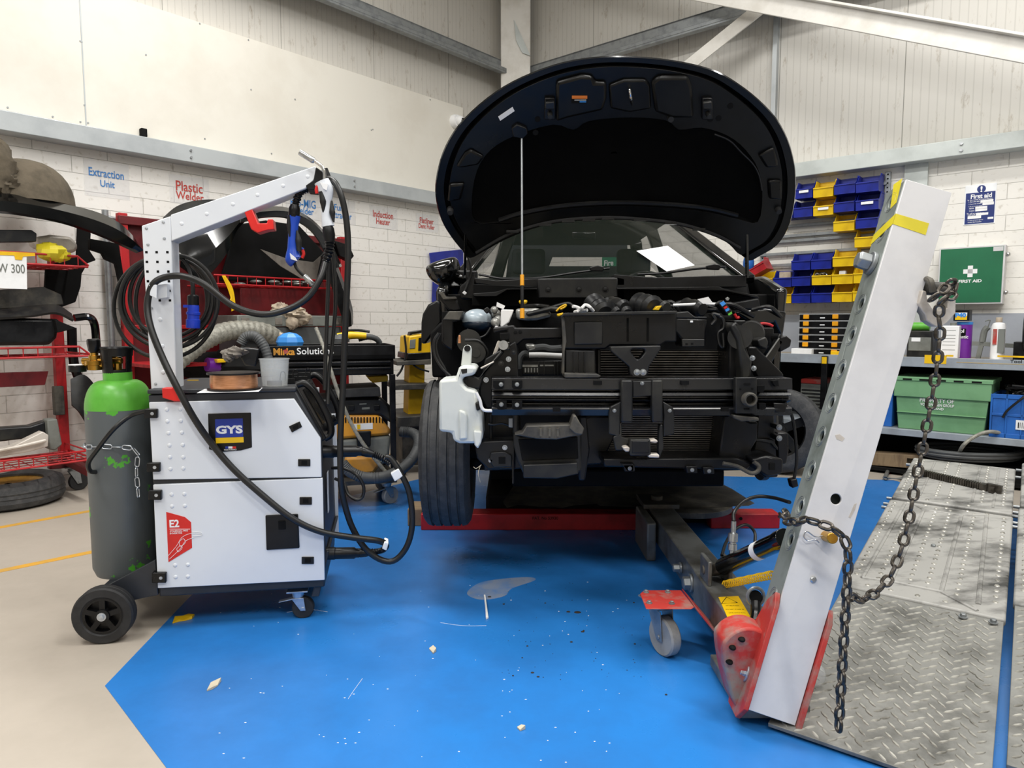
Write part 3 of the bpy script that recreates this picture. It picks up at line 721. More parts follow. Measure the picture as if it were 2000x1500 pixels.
# thin gas hose looping at the left of the bottle
single('gas_hose', B().tube([CT.at(288, 802, -.0), CT.at(255, 812, .02), CT.at(222, 838, .0), CT.at(190, 878, .02), CT.at(173, 903, .05), CT.at(176, 920, .08), CT.at(188, 922, .14)], .0085, 10, 6), 'cable', 'thin black gas hose looping across the grey cylinder', 'hose')
# zinc chain round the bottle with its loose end
def stadium(Lo, Wd, r, n=8, m=6):
    hx = (Lo - Wd)/2; rr = Wd/2 - r; pts = []
    for k in range(m+1): a = -PI/2 + PI*k/m; pts.append(V((hx + rr*math.cos(a), rr*math.sin(a), 0)))
    for k in range(m+1): a = PI/2 + PI*k/m; pts.append(V((-hx + rr*math.cos(a), rr*math.sin(a), 0)))
    return B().tube(pts, r, n, 0, True)
def chain(name, label, pts, Lo, Wd, r, m, roll0=0.0, group=None):
    p = catmull(pts, 12); cum = [0]
    for a, c in zip(p, p[1:]): cum.append(cum[-1] + (c - a).length)
    pitch = Lo - 2.15*r; n = max(2, int(cum[-1] / pitch)); pitch = cum[-1] / n
    root = thing(name, label, 'chain', min(p, key=lambda q: q.z))
    proto = None; up = None; W = WM[root.name]
    for k in range(n):
        s = (k + .5) * pitch; i = next((j for j in range(len(cum)-1) if cum[j+1] >= s), len(p)-2)
        f = (s - cum[i]) / max(1e-6, cum[i+1] - cum[i]); c = p[i].lerp(p[i+1], f); t = (p[i+1] - p[i]).normalized()
        if up is None:
            up = V((0, -1, 0)) - t * V((0, -1, 0)).dot(t); up.normalize()
        else: up = (up - t * up.dot(t)).normalized()
        z = up.copy(); z.rotate(MX.Rotation(roll0 + (k % 2) * PI/2, 3, t)); y = z.cross(t)
        Mt = MX((( t.x, y.x, z.x, c.x), (t.y, y.y, z.y, c.y), (t.z, y.z, z.z, c.z), (0,0,0,1)))
        if proto is None:
            proto = obj('chain_link', stadium(Lo, Wd, r), m, root); l = proto
        else:
            l = proto.copy(); COL.objects.link(l); l.parent = root
        l.matrix_local = W.inverted() @ Mt if l is not proto else MX.Identity(4)
        if l is proto:
            # keep the first link's mesh local to the link itself
            l.data.transform(W); l.matrix_local = W.inverted() @ Mt
    return root
zc = zz(868)
pts = [V((gx + (rg + .006)*math.cos(a), gY + (rg + .006)*math.sin(a), zc + .004*math.sin(3*a))) for a in [R(196 + k*14) for k in range(7)]]
pts += [P(264, 880, gY - rg - .012), P(267, 925, gY - rg - .012), P(271, 972, gY - rg - .012)]
chain('thin_chain', 'thin zinc safety chain round the gas cylinder with a hanging end', pts, .042, .02, .0022, 'zinc')

# ---- things on the top plate
ztp = tz + .016
q = PZ(451, 762, ztp + .001); S = q.y / F
sp_ = thing('wire_spool', 'spool of copper welding wire lying flat on the welding machine', 'wire spool', (q.x, q.y, ztp))
Ms = MX.Translation((q.x, q.y + .03, ztp)); rs = 50*S
obj('flange', B().lathe([(rs*1.0,0),(rs*1.0,.006),(rs*.88,.008)], Ms, 40), 'black_plastic', sp_)
obj('wire_winding', B().lathe([(rs*.3,.008),(rs*.88,.008),(rs*.9,.02),(rs*.88,.056),(rs*.3,.057)], Ms, 40), 'copper', sp_)
obj('flange', B().lathe([(rs*.3,.057),(rs*1.0,.057),(rs*1.0,.063),(rs*.3,.064)], Ms, 40), 'black_plastic', sp_)
b = B(); b.box(-.10, .10, -.07, .08, 0, .0008, MX.Translation((q.x + .0, q.y - .0, ztp - .0005)) @ MX.Rotation(.25, 4, 'Z'))
single('paper_sheet', b, 'paper', 'white paper sheet lying under the copper wire spool', 'paper')
q = PZ(532, 756, ztp); S = q.y / F; r0 = 24*S; r1 = 28*S; hh = 54*S
b = B(); b.lathe([(.002,0),(r0,0),(r0,.002),(r1,hh),(r1*1.05,hh),(r1*1.05,hh+.003),(r1*.97,hh+.003),(r0*.96,.004),(.002,.004)], MX.Translation((q.x, q.y + .03, ztp)), 36, False)
single('plastic_cup', b, 'clear_plastic', 'empty clear plastic mixing cup standing on the welding machine', 'cup')
b = B()
for k, (x0, y0, x1, y1) in enumerate([(527,767,556,757), (556,757,580,748), (578,748,604,738)]):
    d = .12 + .1*k; a = CT.lc(x0, y0, d); e = CT.lc(x1, y0, d); zt_ = ztp
    b.box(a.x, e.x, d - .06, d + .06, zt_, zt_ + .002, CT.M); b.box(a.x, e.x, d - .06, d - .058, zt_, zt_ + .022, CT.M); b.box(a.x, e.x, d + .058, d + .06, zt_, zt_ + .03, CT.M)
    b.tube([CT.w(e.x - .01, d - .05, zt_), CT.w(e.x - .005, d - .05, zt_ + .05), CT.w(e.x + .01, d - .05, zt_ + .05), CT.w(e.x + .01, d - .05, zt_ + .02)], .002, 6, 3)
obj('tip_rack', b, 'black_plastic', welder, .001)

# ---- torches, cables
def grip(b, pts, rad, flat=.75):
    """tapered handle through pixel points, rad in metres per point"""
    p = [V(q) for q in pts]; n = len(p)
    cp = catmull(p, 5); N_ = len(cp); rings = []
    for i in range(N_):
        t = (cp[min(i+1,N_-1)] - cp[max(i-1,0)]).normalized(); y = CT.ey; x = t.cross(y).normalized(); f = i/(N_-1)*(n-1); j = min(int(f), n-2); r = rad[j] + (rad[j+1]-rad[j])*(f-j)
        rings.append([cp[i] + x*r*math.cos(2*PI*k/16) + y*r*flat*math.sin(2*PI*k/16) for k in range(16)])
    return b.loft(rings)
dT = .03
T_ = lambda x, y, d=dT: CT.at(x, y, d)
def bellows(b, pts, r, nrib):
    p = catmull([V(q) for q in pts], 10); L = len(p)
    return b.tube(p, lambda t: r*(1 + (.22 if int(t*nrib*2) % 2 else -.06)) * (1 - .3*t), 14, 0)
tw = thing('welding_torch', 'white welding torch with grey grip and steel swan neck on the arm end', 'welding torch', T_(640, 440), CT.rz)
obj('handle', grip(B(), [T_(628,354), T_(636,372), T_(637,400), T_(638,425), T_(641,442)], [.028,.029,.018,.019,.024]), 'torch_white', tw)
b = B(); grip(b, [T_(627,374,dT-.013), T_(631,394,dT-.012), T_(632,415,dT-.009)], [.008,.012,.004], .8); grip(b, [T_(648,392,dT-.010), T_(649,415,dT-.012), T_(652,434,dT-.01)], [.003,.011,.003], .8); obj('rubber_grip', b, 'grey_black', tw)
obj('trigger', B().tube([T_(621,362,dT-.008), T_(618,370,dT-.008), T_(619,378,dT-.008)], .006, 10, 4), 'red_bright', tw)
obj('swan_neck', B().tube([T_(634,352), T_(634,338), T_(629,326), T_(618,317), T_(611,312)], .0065, 12, 6), 'chrome', tw)
obj('nozzle', B().rev(T_(614,315), T_(585,297), [(.009,0),(.012,.1),(.011,.35),(.011,.9),(.0095,1)], 20), 'steel', tw)
b = B(); b.rev(T_(640,442), T_(645,472), [(.018,0),(.022,.2),(.022,.6),(.017,1)], 20); bellows(b, [T_(644,470), T_(643,490), T_(636,512)], .017, 7); obj('cable_gland', b, 'black_plastic', tw)
obj('logo_patch', B().pix(CT, [(625,356),(641,360),(638,372),(631,368)], dT - .026, dT - .018), 'white', tw)
tb = thing('welding_torch', 'blue welding torch hanging nozzle down from the arm end', 'welding torch', T_(575, 500, .1), CT.rz)
D = .10
obj('handle', grip(B(), [T_(574,422,D), T_(573,440,D), T_(572,462,D), T_(572,485,D), T_(573,505,D), T_(578,511,D)], [.025,.019,.017,.020,.031,.025]), 'torch_blue', tb)
b = B(); grip(b, [T_(580,450,D-.011), T_(583,470,D-.012), T_(584,490,D-.013)], [.003,.012,.009], .8); grip(b, [T_(564,420,D-.013), T_(564,440,D-.012), T_(566,462,D-.01)], [.005,.008,.003], .8); obj('rubber_grip', b, 'grey_black', tb)
obj('trigger', B().tube([T_(591,488,D), T_(593,496,D), T_(590,504,D)], .006, 10, 4), 'red_bright', tb)
obj('trigger_guard', B().tube([T_(584,478,D), T_(588,484,D), T_(593,487,D)], .0045, 8, 4), 'torch_blue', tb)
obj('swan_neck', B().tube([T_(575,512,D), T_(578,522,D), T_(586,532,D), T_(596,541,D)], .006, 12, 6), 'black_plastic', tb)
obj('nozzle', B().rev(T_(594,538,D), T_(611,556,D), [(.008,0),(.0105,.1),(.0105,.9),(.009,1)], 20), 'steel', tb)
b = B(); bellows(b, [T_(600,366,D), T_(587,374,D), T_(579,392,D), T_(577,402,D)], .0155, 8); b.rev(T_(576,400,D), T_(574,424,D), [(.016,0),(.021,.3),(.021,.8),(.019,1)], 20); obj('cable_gland', b, 'black_plastic', tb)
obj('logo_patch', B().pix(CT, [(566,494),(577,503),(581,510),(568,506)], D - .027, D - .02), 'white', tb)

def cable(label, pts, r, m='cable', name='cable', cat='cable', closed=False, n=10):
    return single(name, B().tube([p if isinstance(p, V) else CT.at(*p) for p in pts], r, n, 6, closed), m, label, cat)
c1 = cable('thick black torch cable running from the white torch across the machine to its lower socket',
  [(636,512,.03),(625,545,.0),(600,582,-.01),(560,605,-.01),(510,614,-.01),(455,597,-.01),(400,556,-.01),(360,540,.0),(325,541,.02),(302,552,.02),(291,575,.02),(288,605,.01),(296,645,-.01),(318,700,-.03),(345,755,-.05),(378,815,-.05),(410,862,-.03),(455,915,-.03),(510,965,-.03),(570,1012,-.03),(625,1038,-.02),(690,1050,-.0),(738,1056,.02),(754,1064,.04),(748,1074,.06),(728,1079,.06)], .012, n=12)
c2 = cable('thick black torch cable dropping past the machine nose and looping up to its upper socket',
  [(598,366,.10),(622,352,.13),(648,352,.05),(664,376,.02),(675,420,.02),(680,480,.02),(678,560,.02),(674,650,.02),(670,750,.02),(665,850,.0),(665,920,.0),(670,970,.02),(688,1030,.04),(720,1078,.04),(762,1097,.04),(792,1072,.04),(805,1025,.04),(800,965,.04),(783,925,.04),(764,897,.05),(752,892,.05)], .0118, n=12)
cable('thin black hose hanging straight down from the white torch', [(642,508,.05),(641,560,.06),(638,640,.06),(636,700,.06),(634,762,.05)], .0075)
cable('second thin black hose hanging down behind the torch cable', [(650,492,.08),(654,540,.08),(655,600,.08),(648,680,.08),(642,730,.08),(640,790,.05)], .0075)
cable('thin black earth cable looping out of the machine nose', [(648,914,.1),(672,915,.08),(697,928,.06),(710,950,.06),(708,970,.06),(696,976,.06),(680,965,.08),(672,945,.1),(655,935,.14)], .0065)
for (x, y, d) in ((781,931,.035), (755,1068,.03)):
    pass
single('cable_tag', B().pix(CT, [(763,925),(778,915),(788,930),(771,941)], .028, .054), 'paper', 'white tag wrapped on the upper torch cable', 'tag', bevel=.003)
single('cable_tag', B().pix(CT, [(746,1072),(751,1058),(759,1061),(755,1076)], .012, .07), 'paper', 'white tag wrapped on the lower torch cable end', 'tag', bevel=.003)
s1_ = connector(630, 707, 882, .05); b = B(); b.rev(T_(706,881,.05), T_(728,887,.05), [(.016,0),(.018,.1),(.018,.5),(.014,1)], 20); bellows(b, [T_(727,886,.05), T_(745,894,.05), T_(762,906,.05)], .0125, 9); obj('strain_relief', b, 'black_plastic', s1_)
s2_ = connector(635, 702, 1081, .05); b = B(); b.rev(T_(701,1080,.05), T_(724,1078,.05), [(.016,0),(.018,.1),(.018,.6),(.013,1)], 20); bellows(b, [T_(724,1078,.05), T_(737,1077,.055), T_(748,1074,.06)], .0115, 5); obj('strain_relief', b, 'black_plastic', s2_)
# mains lead coiled round the arm post, with its blue plug
pts = []
for k in range(5):
    rx, ry, cx, cy = [(96,92,330,588),(88,84,328,585),(78,78,331,580),(100,100,322,600),(70,90,335,590)][k]
    for a in range(0, 360, 30):
        t = R(a + 100); d = .20 + .015*k + (.02 if 0 else 0)
        pts.append(CT.at(cx + rx*math.cos(t), cy - ry*math.sin(t), d))
pts += [CT.at(350, 497, .22), CT.at(368, 522, .2), CT.at(376, 555, .18), CT.at(377, 584, .18)]
pl_ = thing('mains_lead', 'coiled black mains lead hung on the arm post with a blue industrial plug', 'power cable', CT.at(330, 690, .2), CT.rz)
obj('lead', B().tube(pts, .0078, 9, 5), 'cable', pl_)
pb = CT.at(377, 578, .18); pe = CT.at(377, 641, .18); ln = (pb - pe).length
plug = obj('plug', B().rev(pb - V((0,0,ln*.27)), pe, [(.019,0),(.021,.08),(.021,.3),(.025,.32),(.025,.42),(.022,.44),(.022,.62),(.0255,.64),(.0255,.97),(.024,1)], 24).box(-.034, -.015, -.012, .012, -ln*.36, -ln*.28, MX.Translation(pb) @ MX.Rotation(CT.rz, 4, 'Z')), 'plug_blue', pl_)
obj('plug_gland', B().rev(pb + V((0,0,.005)), pb - V((0,0,ln*.28)), [(.013,0),(.021,.15),(.021,1)], 14), 'black_plastic', plug)
obj('coil_hook', B().tube([CT.at(325, 510, .16), CT.at(340, 510, .3), CT.at(340, 498, .3)], .006, 8, 0), 'cart_dark', welder)
# ================================================================ THE CAR
XC = .50; ZL = .22
car = thing('car', 'black car with open bonnet and stripped front end standing raised in the middle', 'car', (XC, 4.6, ZL))
def K(m, name, pts, Y0, Y1, bev=.003, par=None, holes=(), ref=None, label=None):
    return obj(name, B().pix(CAR, pts, Y0, Y1, holes, ref), m, par or car, bev, label=label)
def Lc(pts): return [(820 + x/3.75, 480 + y/3.75) for x, y in pts]
def Rc(pts): return [(1200 + x/3.75, 480 + y/3.75) for x, y in pts]
def KL(m, name, pts, Y0, Y1, bev=.003, par=None, **k): return K(m, name, Lc(pts), Y0, Y1, bev, par, **k)
def KR(m, name, pts, Y0, Y1, bev=.003, par=None, **k): return K(m, name, Rc(pts), Y0, Y1, bev, par, **k)
def zp(py, Y): return P(1000, py, Y).z
def xp(px, Y): return P(px, 750, Y).x

# ---- body shell
zsill = .42; zbelt = 1.33
def side_panel(x0, x1, name):
    # outline in Y,Z with wheel arch openings
    out = [(3.62, .45), (3.62, 1.0), (3.56, 1.32), (3.85, 1.40), (5.2, 1.44), (6.3, 1.46), (6.42, 1.1), (6.38, .55)]
    arch = [(5.72 + .38*math.cos(R(a)), .55 + .38*math.sin(R(a))) for a in range(0, 181, 20)]
    pts = out + arch + [(5.3, .42), (3.7, .42)]
    return obj(name, B().poly([V((x0, y, z)) for y, z in pts], [V((x1, y, z)) for y, z in pts]), 'black_gloss', car, .02)
XLs, XRs = -.385, 1.395
side_panel(XLs, XLs + .06, 'side_panel'); side_panel(XRs - .06, XRs, 'side_panel')
obj('underbody', B().box(XLs + .08, XRs - .08, 3.6, 6.3, .42, .5), 'black_matte', car, .02)
b = B(); b.box(XLs + .05, XRs - .05, 3.70, 3.78, .4, 1.30); b.box(XLs + .05, XRs - .05, 6.3, 6.4, .5, 1.5)
obj('bulkhead', b, 'black_matte', car, .01)
# roof and pillars
def pillar(a, c, w, t, name): return obj(name, B().bar(a, c, w, t, V((1, 0, 0))), 'black_gloss', car, .012)
WB = [V((-.28, 3.76, 1.375)), V((1.26, 3.76, 1.375))]; WT = [V((.02, 4.62, 1.86)), V((.98, 4.62, 1.86))]
RT = [V((-.05, 6.05, 1.84)), V((1.05, 6.05, 1.84))]; RB = [V((-.15, 6.35, 1.50)), V((1.15, 6.35, 1.50))]
for s in (0, 1):
    pillar(WB[s], WT[s], .05, .075, 'front_pillar'); pillar(RT[s], RB[s], .08, .10, 'rear_pillar')
    sx = -1 if s == 0 else 1
    m0 = V((WT[s].x*.6 + (XLs if s == 0 else XRs)*.4, 5.15, 1.42)); pillar(m0, V((WT[s].x, 5.1, 1.86)), .06, .08, 'centre_pillar')
g = []
for k in range(9):
    y = 4.58 + 1.5*k/8; z = 1.86 + .05*math.sin(PI*k/8)
    g.append([V((XC + .52*c, y, z + .03*(1 - c*c))) for c in [-1 + i/5 for i in range(11)]] + [V((XC + .52*c, y, z - .03)) for c in [1 - i/5 for i in range(11)]])
obj('roof', B().loft(g), 'black_gloss', car)
g = []
for k in range(7):
    f = k/6; y = 3.76 + .86*f; z = 1.375 + .485*f
    hw = (.77*(1-f) + .48*f); g.append([V((XC + hw*c, y - .10*(1-c*c)*(1-f*.5), z + .0)) for c in [-1 + i/6 for i in range(13)]] + [V((XC + hw*c, y - .10*(1-c*c)*(1-f*.5) + .003, z - .004)) for c in [1 - i/6 for i in range(13)]])
obj('windscreen', B().loft(g), 'glass', car)
obj('rear_window', B().poly([RB[0] + V((0,0,.04)), RB[1] + V((0,0,.04)), RT[1], RT[0]], [RB[0] + V((0,.004,.044)), RB[1] + V((0,.004,.044)), RT[1] + V((0,.004,0)), RT[0] + V((0,.004,0))]), 'glass', car)
for s, x in ((0, XLs + .03), (1, XRs - .03)):
    a = V((x, 3.95, 1.40)); c = V((x, 6.1, 1.46)); d = V((WT[s].x, 6.0, 1.84)); e = V((WT[s].x, 4.65, 1.86))
    n = V((.004 if s == 0 else -.004, 0, 0)); obj('side_window', B().poly([a, c, d, e], [a+n, c+n, d+n, e+n]), 'glass', car)
obj('roof_lining', B().box(-.02, 1.02, 4.7, 6.0, 1.80, 1.825), 'seat_cloth', car, .01)
tg = [V((x, 6.30, z)) for x, z in ((-.12,1.0),(1.12,1.0),(1.02,1.84),(-.02,1.84))]; th_ = [V((x, 6.30, z)) for x, z in ((.33,1.65),(.95,1.65),(.93,1.73),(.36,1.73))]
obj('tailgate_mask', B().poly(tg, [p + V((0,.02,0)) for p in tg], [(th_, [p + V((0,.02,0)) for p in th_])]), 'seat_cloth', car)  # added mask: leaves a bright slit of rear window, darkens the cabin
# interior
b = B(); b.loft([[V((x, y, z)) for y, z in ((3.86, 1.28), (3.95, 1.40), (4.25, 1.38), (4.35, 1.2))] for x in (XLs + .08, XC, XRs - .08)]); obj('dashboard', b, 'black_matte', car, .02)
for x in (.12, .88):
    st = obj('seat', B().loft([[V((x + w*c, y, z)) for c, y in ((-1, 4.95 + o_), (1, 4.95 + o_), (1, 5.1 + o_), (-1, 5.1 + o_))] for w, z, o_ in ((.24, .75, 0), (.25, 1.1, .06), (.2, 1.42, .12), (.16, 1.48, .13))]), 'seat_cloth', car, .03)
    obj('headrest', B().box(x - .12, x + .12, 5.09, 5.19, 1.50, 1.68), 'seat_cloth', st, .03)
obj('rear_bench', B().box(-.2, 1.2, 5.75, 5.95, .8, 1.52), 'seat_cloth', car, .03)
obj('steering_wheel', B().tube([V((.86 + .18*math.cos(a), 4.5 + .06*math.sin(a), 1.30 + .17*math.sin(a))) for a in [k*PI/6 for k in range(12)]], .014, 8, 3, True), 'black_plastic', car)
obj('interior_mirror', B().pix(CAR, [(1117, 452), (1165, 453), (1163, 468), (1119, 467)], 4.42, 4.46), 'black_gloss', car, .01)
# paper under the wiper
pw = [(1243, 490), (1304, 480), (1357, 518), (1302, 530)]
def on_screen(px, py, off):
    # windscreen sloping plane
    n = V((0, -.485, .86)).normalized(); r = ray(px, py); t = (V((0, 3.68, 1.375)) - n*(-off) - EYE).dot(n) / r.dot(n); return EYE + r*t
single('paper_sheet', B().poly([on_screen(x, y, .012) for x, y in pw], [on_screen(x, y, .010) for x, y in pw]), 'paper', 'white printed sheet lying on the car windscreen', 'paper')
# wipers, cowl
for pts in ([(935,536),(990,545),(1060,542),(1120,533),(1190,524)], [(1245,536),(1300,533),(1360,525),(1418,521)]):
    w = obj('wiper', B().tube([on_screen(x, y, .02) for x, y in pts], .006, 8, 5), 'black_plastic', car)
    x, y = pts[-1]; obj('wiper_pivot', B().pix(CAR, [(x-38,y-2),(x-22,y-6),(x-10,y-3),(x-12,y+6),(x-36,y+5)], 3.60, 3.63), 'black_plastic', w, .004)
KL('black_plastic', 'scuttle_panel', [(400,235),(560,255),(860,240),(1450,230),(1500,240),(1500,290),(860,300),(600,300),(410,275)], 3.52, 3.70)
KR('black_plastic', 'scuttle_panel', [(0,210),(300,232),(800,218),(965,215),(968,300),(0,310)], 3.52, 3.70)
KL('grey_black', 'heat_shield', [(865,240),(1450,235),(1450,375),(1380,385),(870,385)], 3.40, 3.44, .006)
b = B()
for x, y in ((940,322),(1165,322),(1358,322)): b.bolt(P(*Lc([(x,y)])[0], 3.40), .011, .008, (0,-1,0), 1.5)
obj('heat_shield_clips', b, 'black_plastic', car)
KL('black_matte', 'scuttle_wall', [(390,280),(860,300),(1500,300),(1500,440),(380,440)], 3.48, 3.52)
KR('black_matte', 'scuttle_wall', [(0,300),(770,305),(1060,370),(1065,450),(0,450)], 3.48, 3.52)
KL('black_plastic', 'scuttle_lip', [(390,350),(560,335),(640,310),(760,315),(860,312),(860,322),(640,325),(560,372),(395,372)], 3.38, 3.48)
KR('black_plastic', 'scuttle_lip', [(20,308),(770,298),(800,315),(1050,365),(1060,385),(800,330),(20,320)], 3.38, 3.48)
# front wing stubs on both sides of the engine bay
KL('black_plastic', 'wing_support', [(130,340),(270,395),(300,470),(250,480),(210,470),(150,400)], 3.30, 3.42, .006)
KL('dusty_black', 'wing_bracket', [(135,335),(170,340),(190,375),(265,372),(270,392),(170,395)], 3.26, 3.30)
KL('black_plastic', 'door_edge', [(10,560),(20,500),(60,430),(130,395),(150,420),(160,560),(100,640),(40,720),(8,715)], 3.55, 3.75, .01)
KL('black_matte', 'wheel_arch_liner', [(75,640),(150,560),(400,560),(420,960),(90,965)], 3.10, 3.50, .01)
KL('black_plastic', 'pillar_foot', [(265,180),(420,180),(400,400),(300,390),(290,300),(350,250)], 3.55, 3.66, .01)
obj('hinge_wire', B().tube([P(x, y, 3.5) for x, y in Lc([(345,10),(345,60),(372,150),(368,230),(340,310),(322,350)])], .006, 8, 5), 'cable', car)
KL('white', 'wire_plug', [(310,345),(325,330),(345,345),(330,362)], 3.44, 3.47, .002)
KR('black_gloss', 'wing_stub', [(885,490),(930,470),(1110,458),(1265,485),(1240,640),(1215,660),(1170,560),(1030,580)], 3.05, 3.12, .012)
KR('black_plastic', 'wing_support', [(1060,385),(1070,460),(870,470),(850,420)], 3.30, 3.42, .006)

# ---- engine bay contents (left to right)
KL('black_plastic', 'headlamp_bracket', [(160,550),(210,478),(325,480),(300,550),(245,560),(245,750),(235,770),(160,715)], 2.92, 3.02, .006)
KL('dusty_black', 'bracket_top', [(172,540),(215,480),(320,478),(290,545)], 2.88, 2.92)
KL('black_matte', 'lamp_cavity', [(160,480),(560,480),(700,640),(760,960),(420,960),(300,740),(160,720)], 3.02, 3.06)
b = B(); c = P(*Lc([(420,545)])[0], 3.0); b.ell(c, .066, .06, .048); mat('tank_blue', 'aebcc6', .25); et = obj('expansion_tank', b, 'tank_blue', car)
b = B(); b.ell(c - V((0,0,.016)), .0655, .0615, .036); mat('coolant_dark', '1c2a3a', .3); obj('coolant', b, 'coolant_dark', et)
obj('tank_strap', B().tube([P(x, y, 2.92) for x, y in Lc([(345,610),(380,660),(430,672),(480,655),(520,600)])], .005, 8, 5), 'cable', car)
KL('white', 'loose_tag', [(565,412),(625,440),(612,465),(560,445)], 2.9, 2.903, 0)
KL('white', 'white_funnel', [(595,465),(690,468),(655,560),(605,598),(590,590)], 2.88, 2.92, .006)
KL('black_plastic', 'tank_cap', [(462,470),(495,445),(515,470),(490,500)], 2.9, 2.94, .004)
b = B()
for (x, y, r, Y) in ((545,470,.016,2.95),(560,500,.02,2.98),(575,540,.018,2.93),(555,560,.02,2.92)): b.ell(P(*Lc([(x,y)])[0], Y), r, r, r)
obj('valve_block', b, 'engine_alu', car)
KL('engine_alu', 'engine_cover_left', [(700,460),(850,455),(960,480),(965,520),(860,545),(790,550),(710,540)], 3.0, 3.2, .012)
KL('grey_black', 'hose_end', [(770,490),(960,440),(1040,450),(1050,490),(960,480),(790,520)], 2.96, 3.0, .01)
KL('yellow_plastic', 'oil_cap', [(722,398),(790,395),(785,425),(730,428)], 3.1, 3.16, .008)
obj('dipstick', B().tube([P(x, y, 2.95) for x, y in Lc([(1000,480),(1030,450),(1070,432),(1060,450),(1030,465)])], .004, 8, 4), 'yellow_plastic', car)
KL('yellow_plastic', 'yellow_clip', [(1005,500),(1050,488),(1056,512),(1010,518)], 2.86, 2.9, .003)
rng = random.Random(3)
b = B()
for (x0, x1, y0) in ((1120,1270,455),(1135,1250,470),(560,700,590)):
    b.tube([P(*Lc([(x, y0 + rng.uniform(-22, 22))])[0], 2.92 + rng.uniform(-.03,.05)) for x in range(x0, x1 + 1, 30)], .007, 8, 4)
obj('pale_pipes', b, 'white', car)
b = B()
for x, y, r in ((1310,450,.05),(1410,455,.035),(1470,450,.032)): c = P(*Lc([(x,y)])[0], 3.0); b.rev(c + V((-.02,.06,.02)), c + V((.02,-.05,-.03)), [(r*.8,0),(r,.1),(r*.85,.2),(r,.3),(r*.85,.45),(r,.6),(r*.85,.75),(r,.9),(r*.7,1)], 18)
for x, y, r in ((30,440,.035),(240,445,.055),(330,440,.03),(590,450,.035)): c = P(*Rc([(x,y)])[0], 3.0); b.rev(c + V((-.03,.06,.01)), c + V((.02,-.05,-.01)), [(r*.8,0),(r,.1),(r*.85,.3),(r,.5),(r*.85,.7),(r,.9),(r*.7,1)], 18)
obj('intake_hoses', b, 'grey_black', car)
b = B()
for k in range(16):
    x = rng.uniform(1010, 1480); y = rng.uniform(598, 612); c = P(x, y, 3.05)
    b.tube([c, c + V((rng.uniform(.03,.08), rng.uniform(-.04,.06), rng.uniform(.0,.03))), c + V((rng.uniform(.08,.16), 0, rng.uniform(-.03,.02)))], rng.uniform(.005, .011), 8, 5)
obj('engine_wiring', b, 'cable', car)
obj('engine_block', B().box(xp(950, 3.2), xp(1480, 3.2), 3.1, 3.45, .5, zp(612, 3.2)), 'black_matte', car, .02)
KR('yellow_plastic', 'yellow_clip', [(290,470),(315,440),(350,438),(325,475)], 2.9, 2.94, .003)
KR('white', 'loose_tag', [(608,392),(688,374),(722,420),(650,425)], 2.92, 2.923, 0)
obj('white_pipe', B().tube([P(x, y, 2.96) for x, y in Rc([(430,435),(560,430),(660,425),(790,430)])], .006, 8, 4), 'white', car)
ec = KR('black_plastic', 'loom_connector', [(760,425),(800,395),(865,480),(862,500),(835,512),(820,500)], 2.70, 2.76, .005)
KR('lightblue', 'connector_face', [(772,420),(800,405),(818,425),(790,445)], 2.695, 2.70, 0, ec); KR('label_red', 'connector_face', [(800,452),(822,440),(830,452),(808,464)], 2.695, 2.70, 0, ec); KR('lightblue', 'connector_face', [(810,468),(835,455),(845,470),(820,484)], 2.695, 2.70, 0, ec); KR('green_paint', 'connector_face', [(832,500),(860,482),(863,497),(838,512)], 2.695, 2.70, 0, ec)
KR('steel', 'earth_lug', [(815,385),(830,375),(845,385),(835,402),(820,402)], 2.72, 2.73, .001)
b = B(); b.tube([P(x, y, 2.69) for x, y in Rc([(730,510),(790,530),(800,600),(760,640),(770,720),(800,740),(795,640)])], .006, 8, 5); b.tube([P(x, y, 2.68) for x, y in Rc([(710,580),(740,540),(720,500),(770,510)])], .007, 8, 5); obj('front_loom', b, 'cable', car)
b = B(); b.tube([P(x, y, 2.95) for x, y in Rc([(1040,590),(1080,570),(1130,575),(1160,590)])], .006, 8, 4); b.tube([P(x, y, 2.96) for x, y in Rc([(880,500),(900,530),(915,520)])], .006, 8, 4); obj('red_wires', b, 'red_paint', car)

# ---- slam panel, ducts, radiator pack
KL('black_plastic', 'slam_panel', [(535,600),(690,580),(700,600),(1045,600),(1045,680),(760,690),(700,740),(640,760),(640,620),(540,640)], 2.72, 2.80, .006)
KL('black_matte', 'slam_recess', [(585,640),(655,635),(655,690),(590,695)], 2.71, 2.72)
b = B()
for x, y in ((700,635),(735,632)): b.bolt(P(*Lc([(x,y)])[0], 2.72), .008, .004, (0,-1,0), 0)
obj('slam_bolts', b, 'black_matte', car)
top = K('black_plastic', 'air_duct', [(1099,614),(1322,610),(1322,668),(1300,668),(1290,675),(1192,675),(1182,682),(1101,682)], 2.62, 2.78, .006)
K('grey_black', 'duct_lip', [(1097,620),(1102,611),(1322,607),(1322,613),(1101,617)], 2.58, 2.64, .003, top)
KL('grey_black', 'duct_panel', [(1130,558),(1340,556),(1340,722),(1132,726)], 2.605, 2.62, .004, top)
b = B()
for x in (98, 245): b.tube([P(*Rc([(x, 530)])[0], 2.618), P(*Rc([(x, 700)])[0], 2.618)], .004, 6, 0)
obj('duct_seam', b, 'black_matte', top)
KR('black_plastic', 'air_duct', [(450,525),(560,530),(680,530),(668,740),(495,740),(495,690),(430,620)], 2.66, 2.78, .008)
KR('grey_black', 'duct_tab', [(495,682),(662,684),(662,740),(495,740)], 2.64, 2.66, .003)
b = B()
for x, y in ((530,720),(570,718)): q = Rc([(x-8,y-6),(x+8,y-6),(x+8,y+6),(x-8,y+6)]); b.pix(CAR, q, 2.638, 2.645)
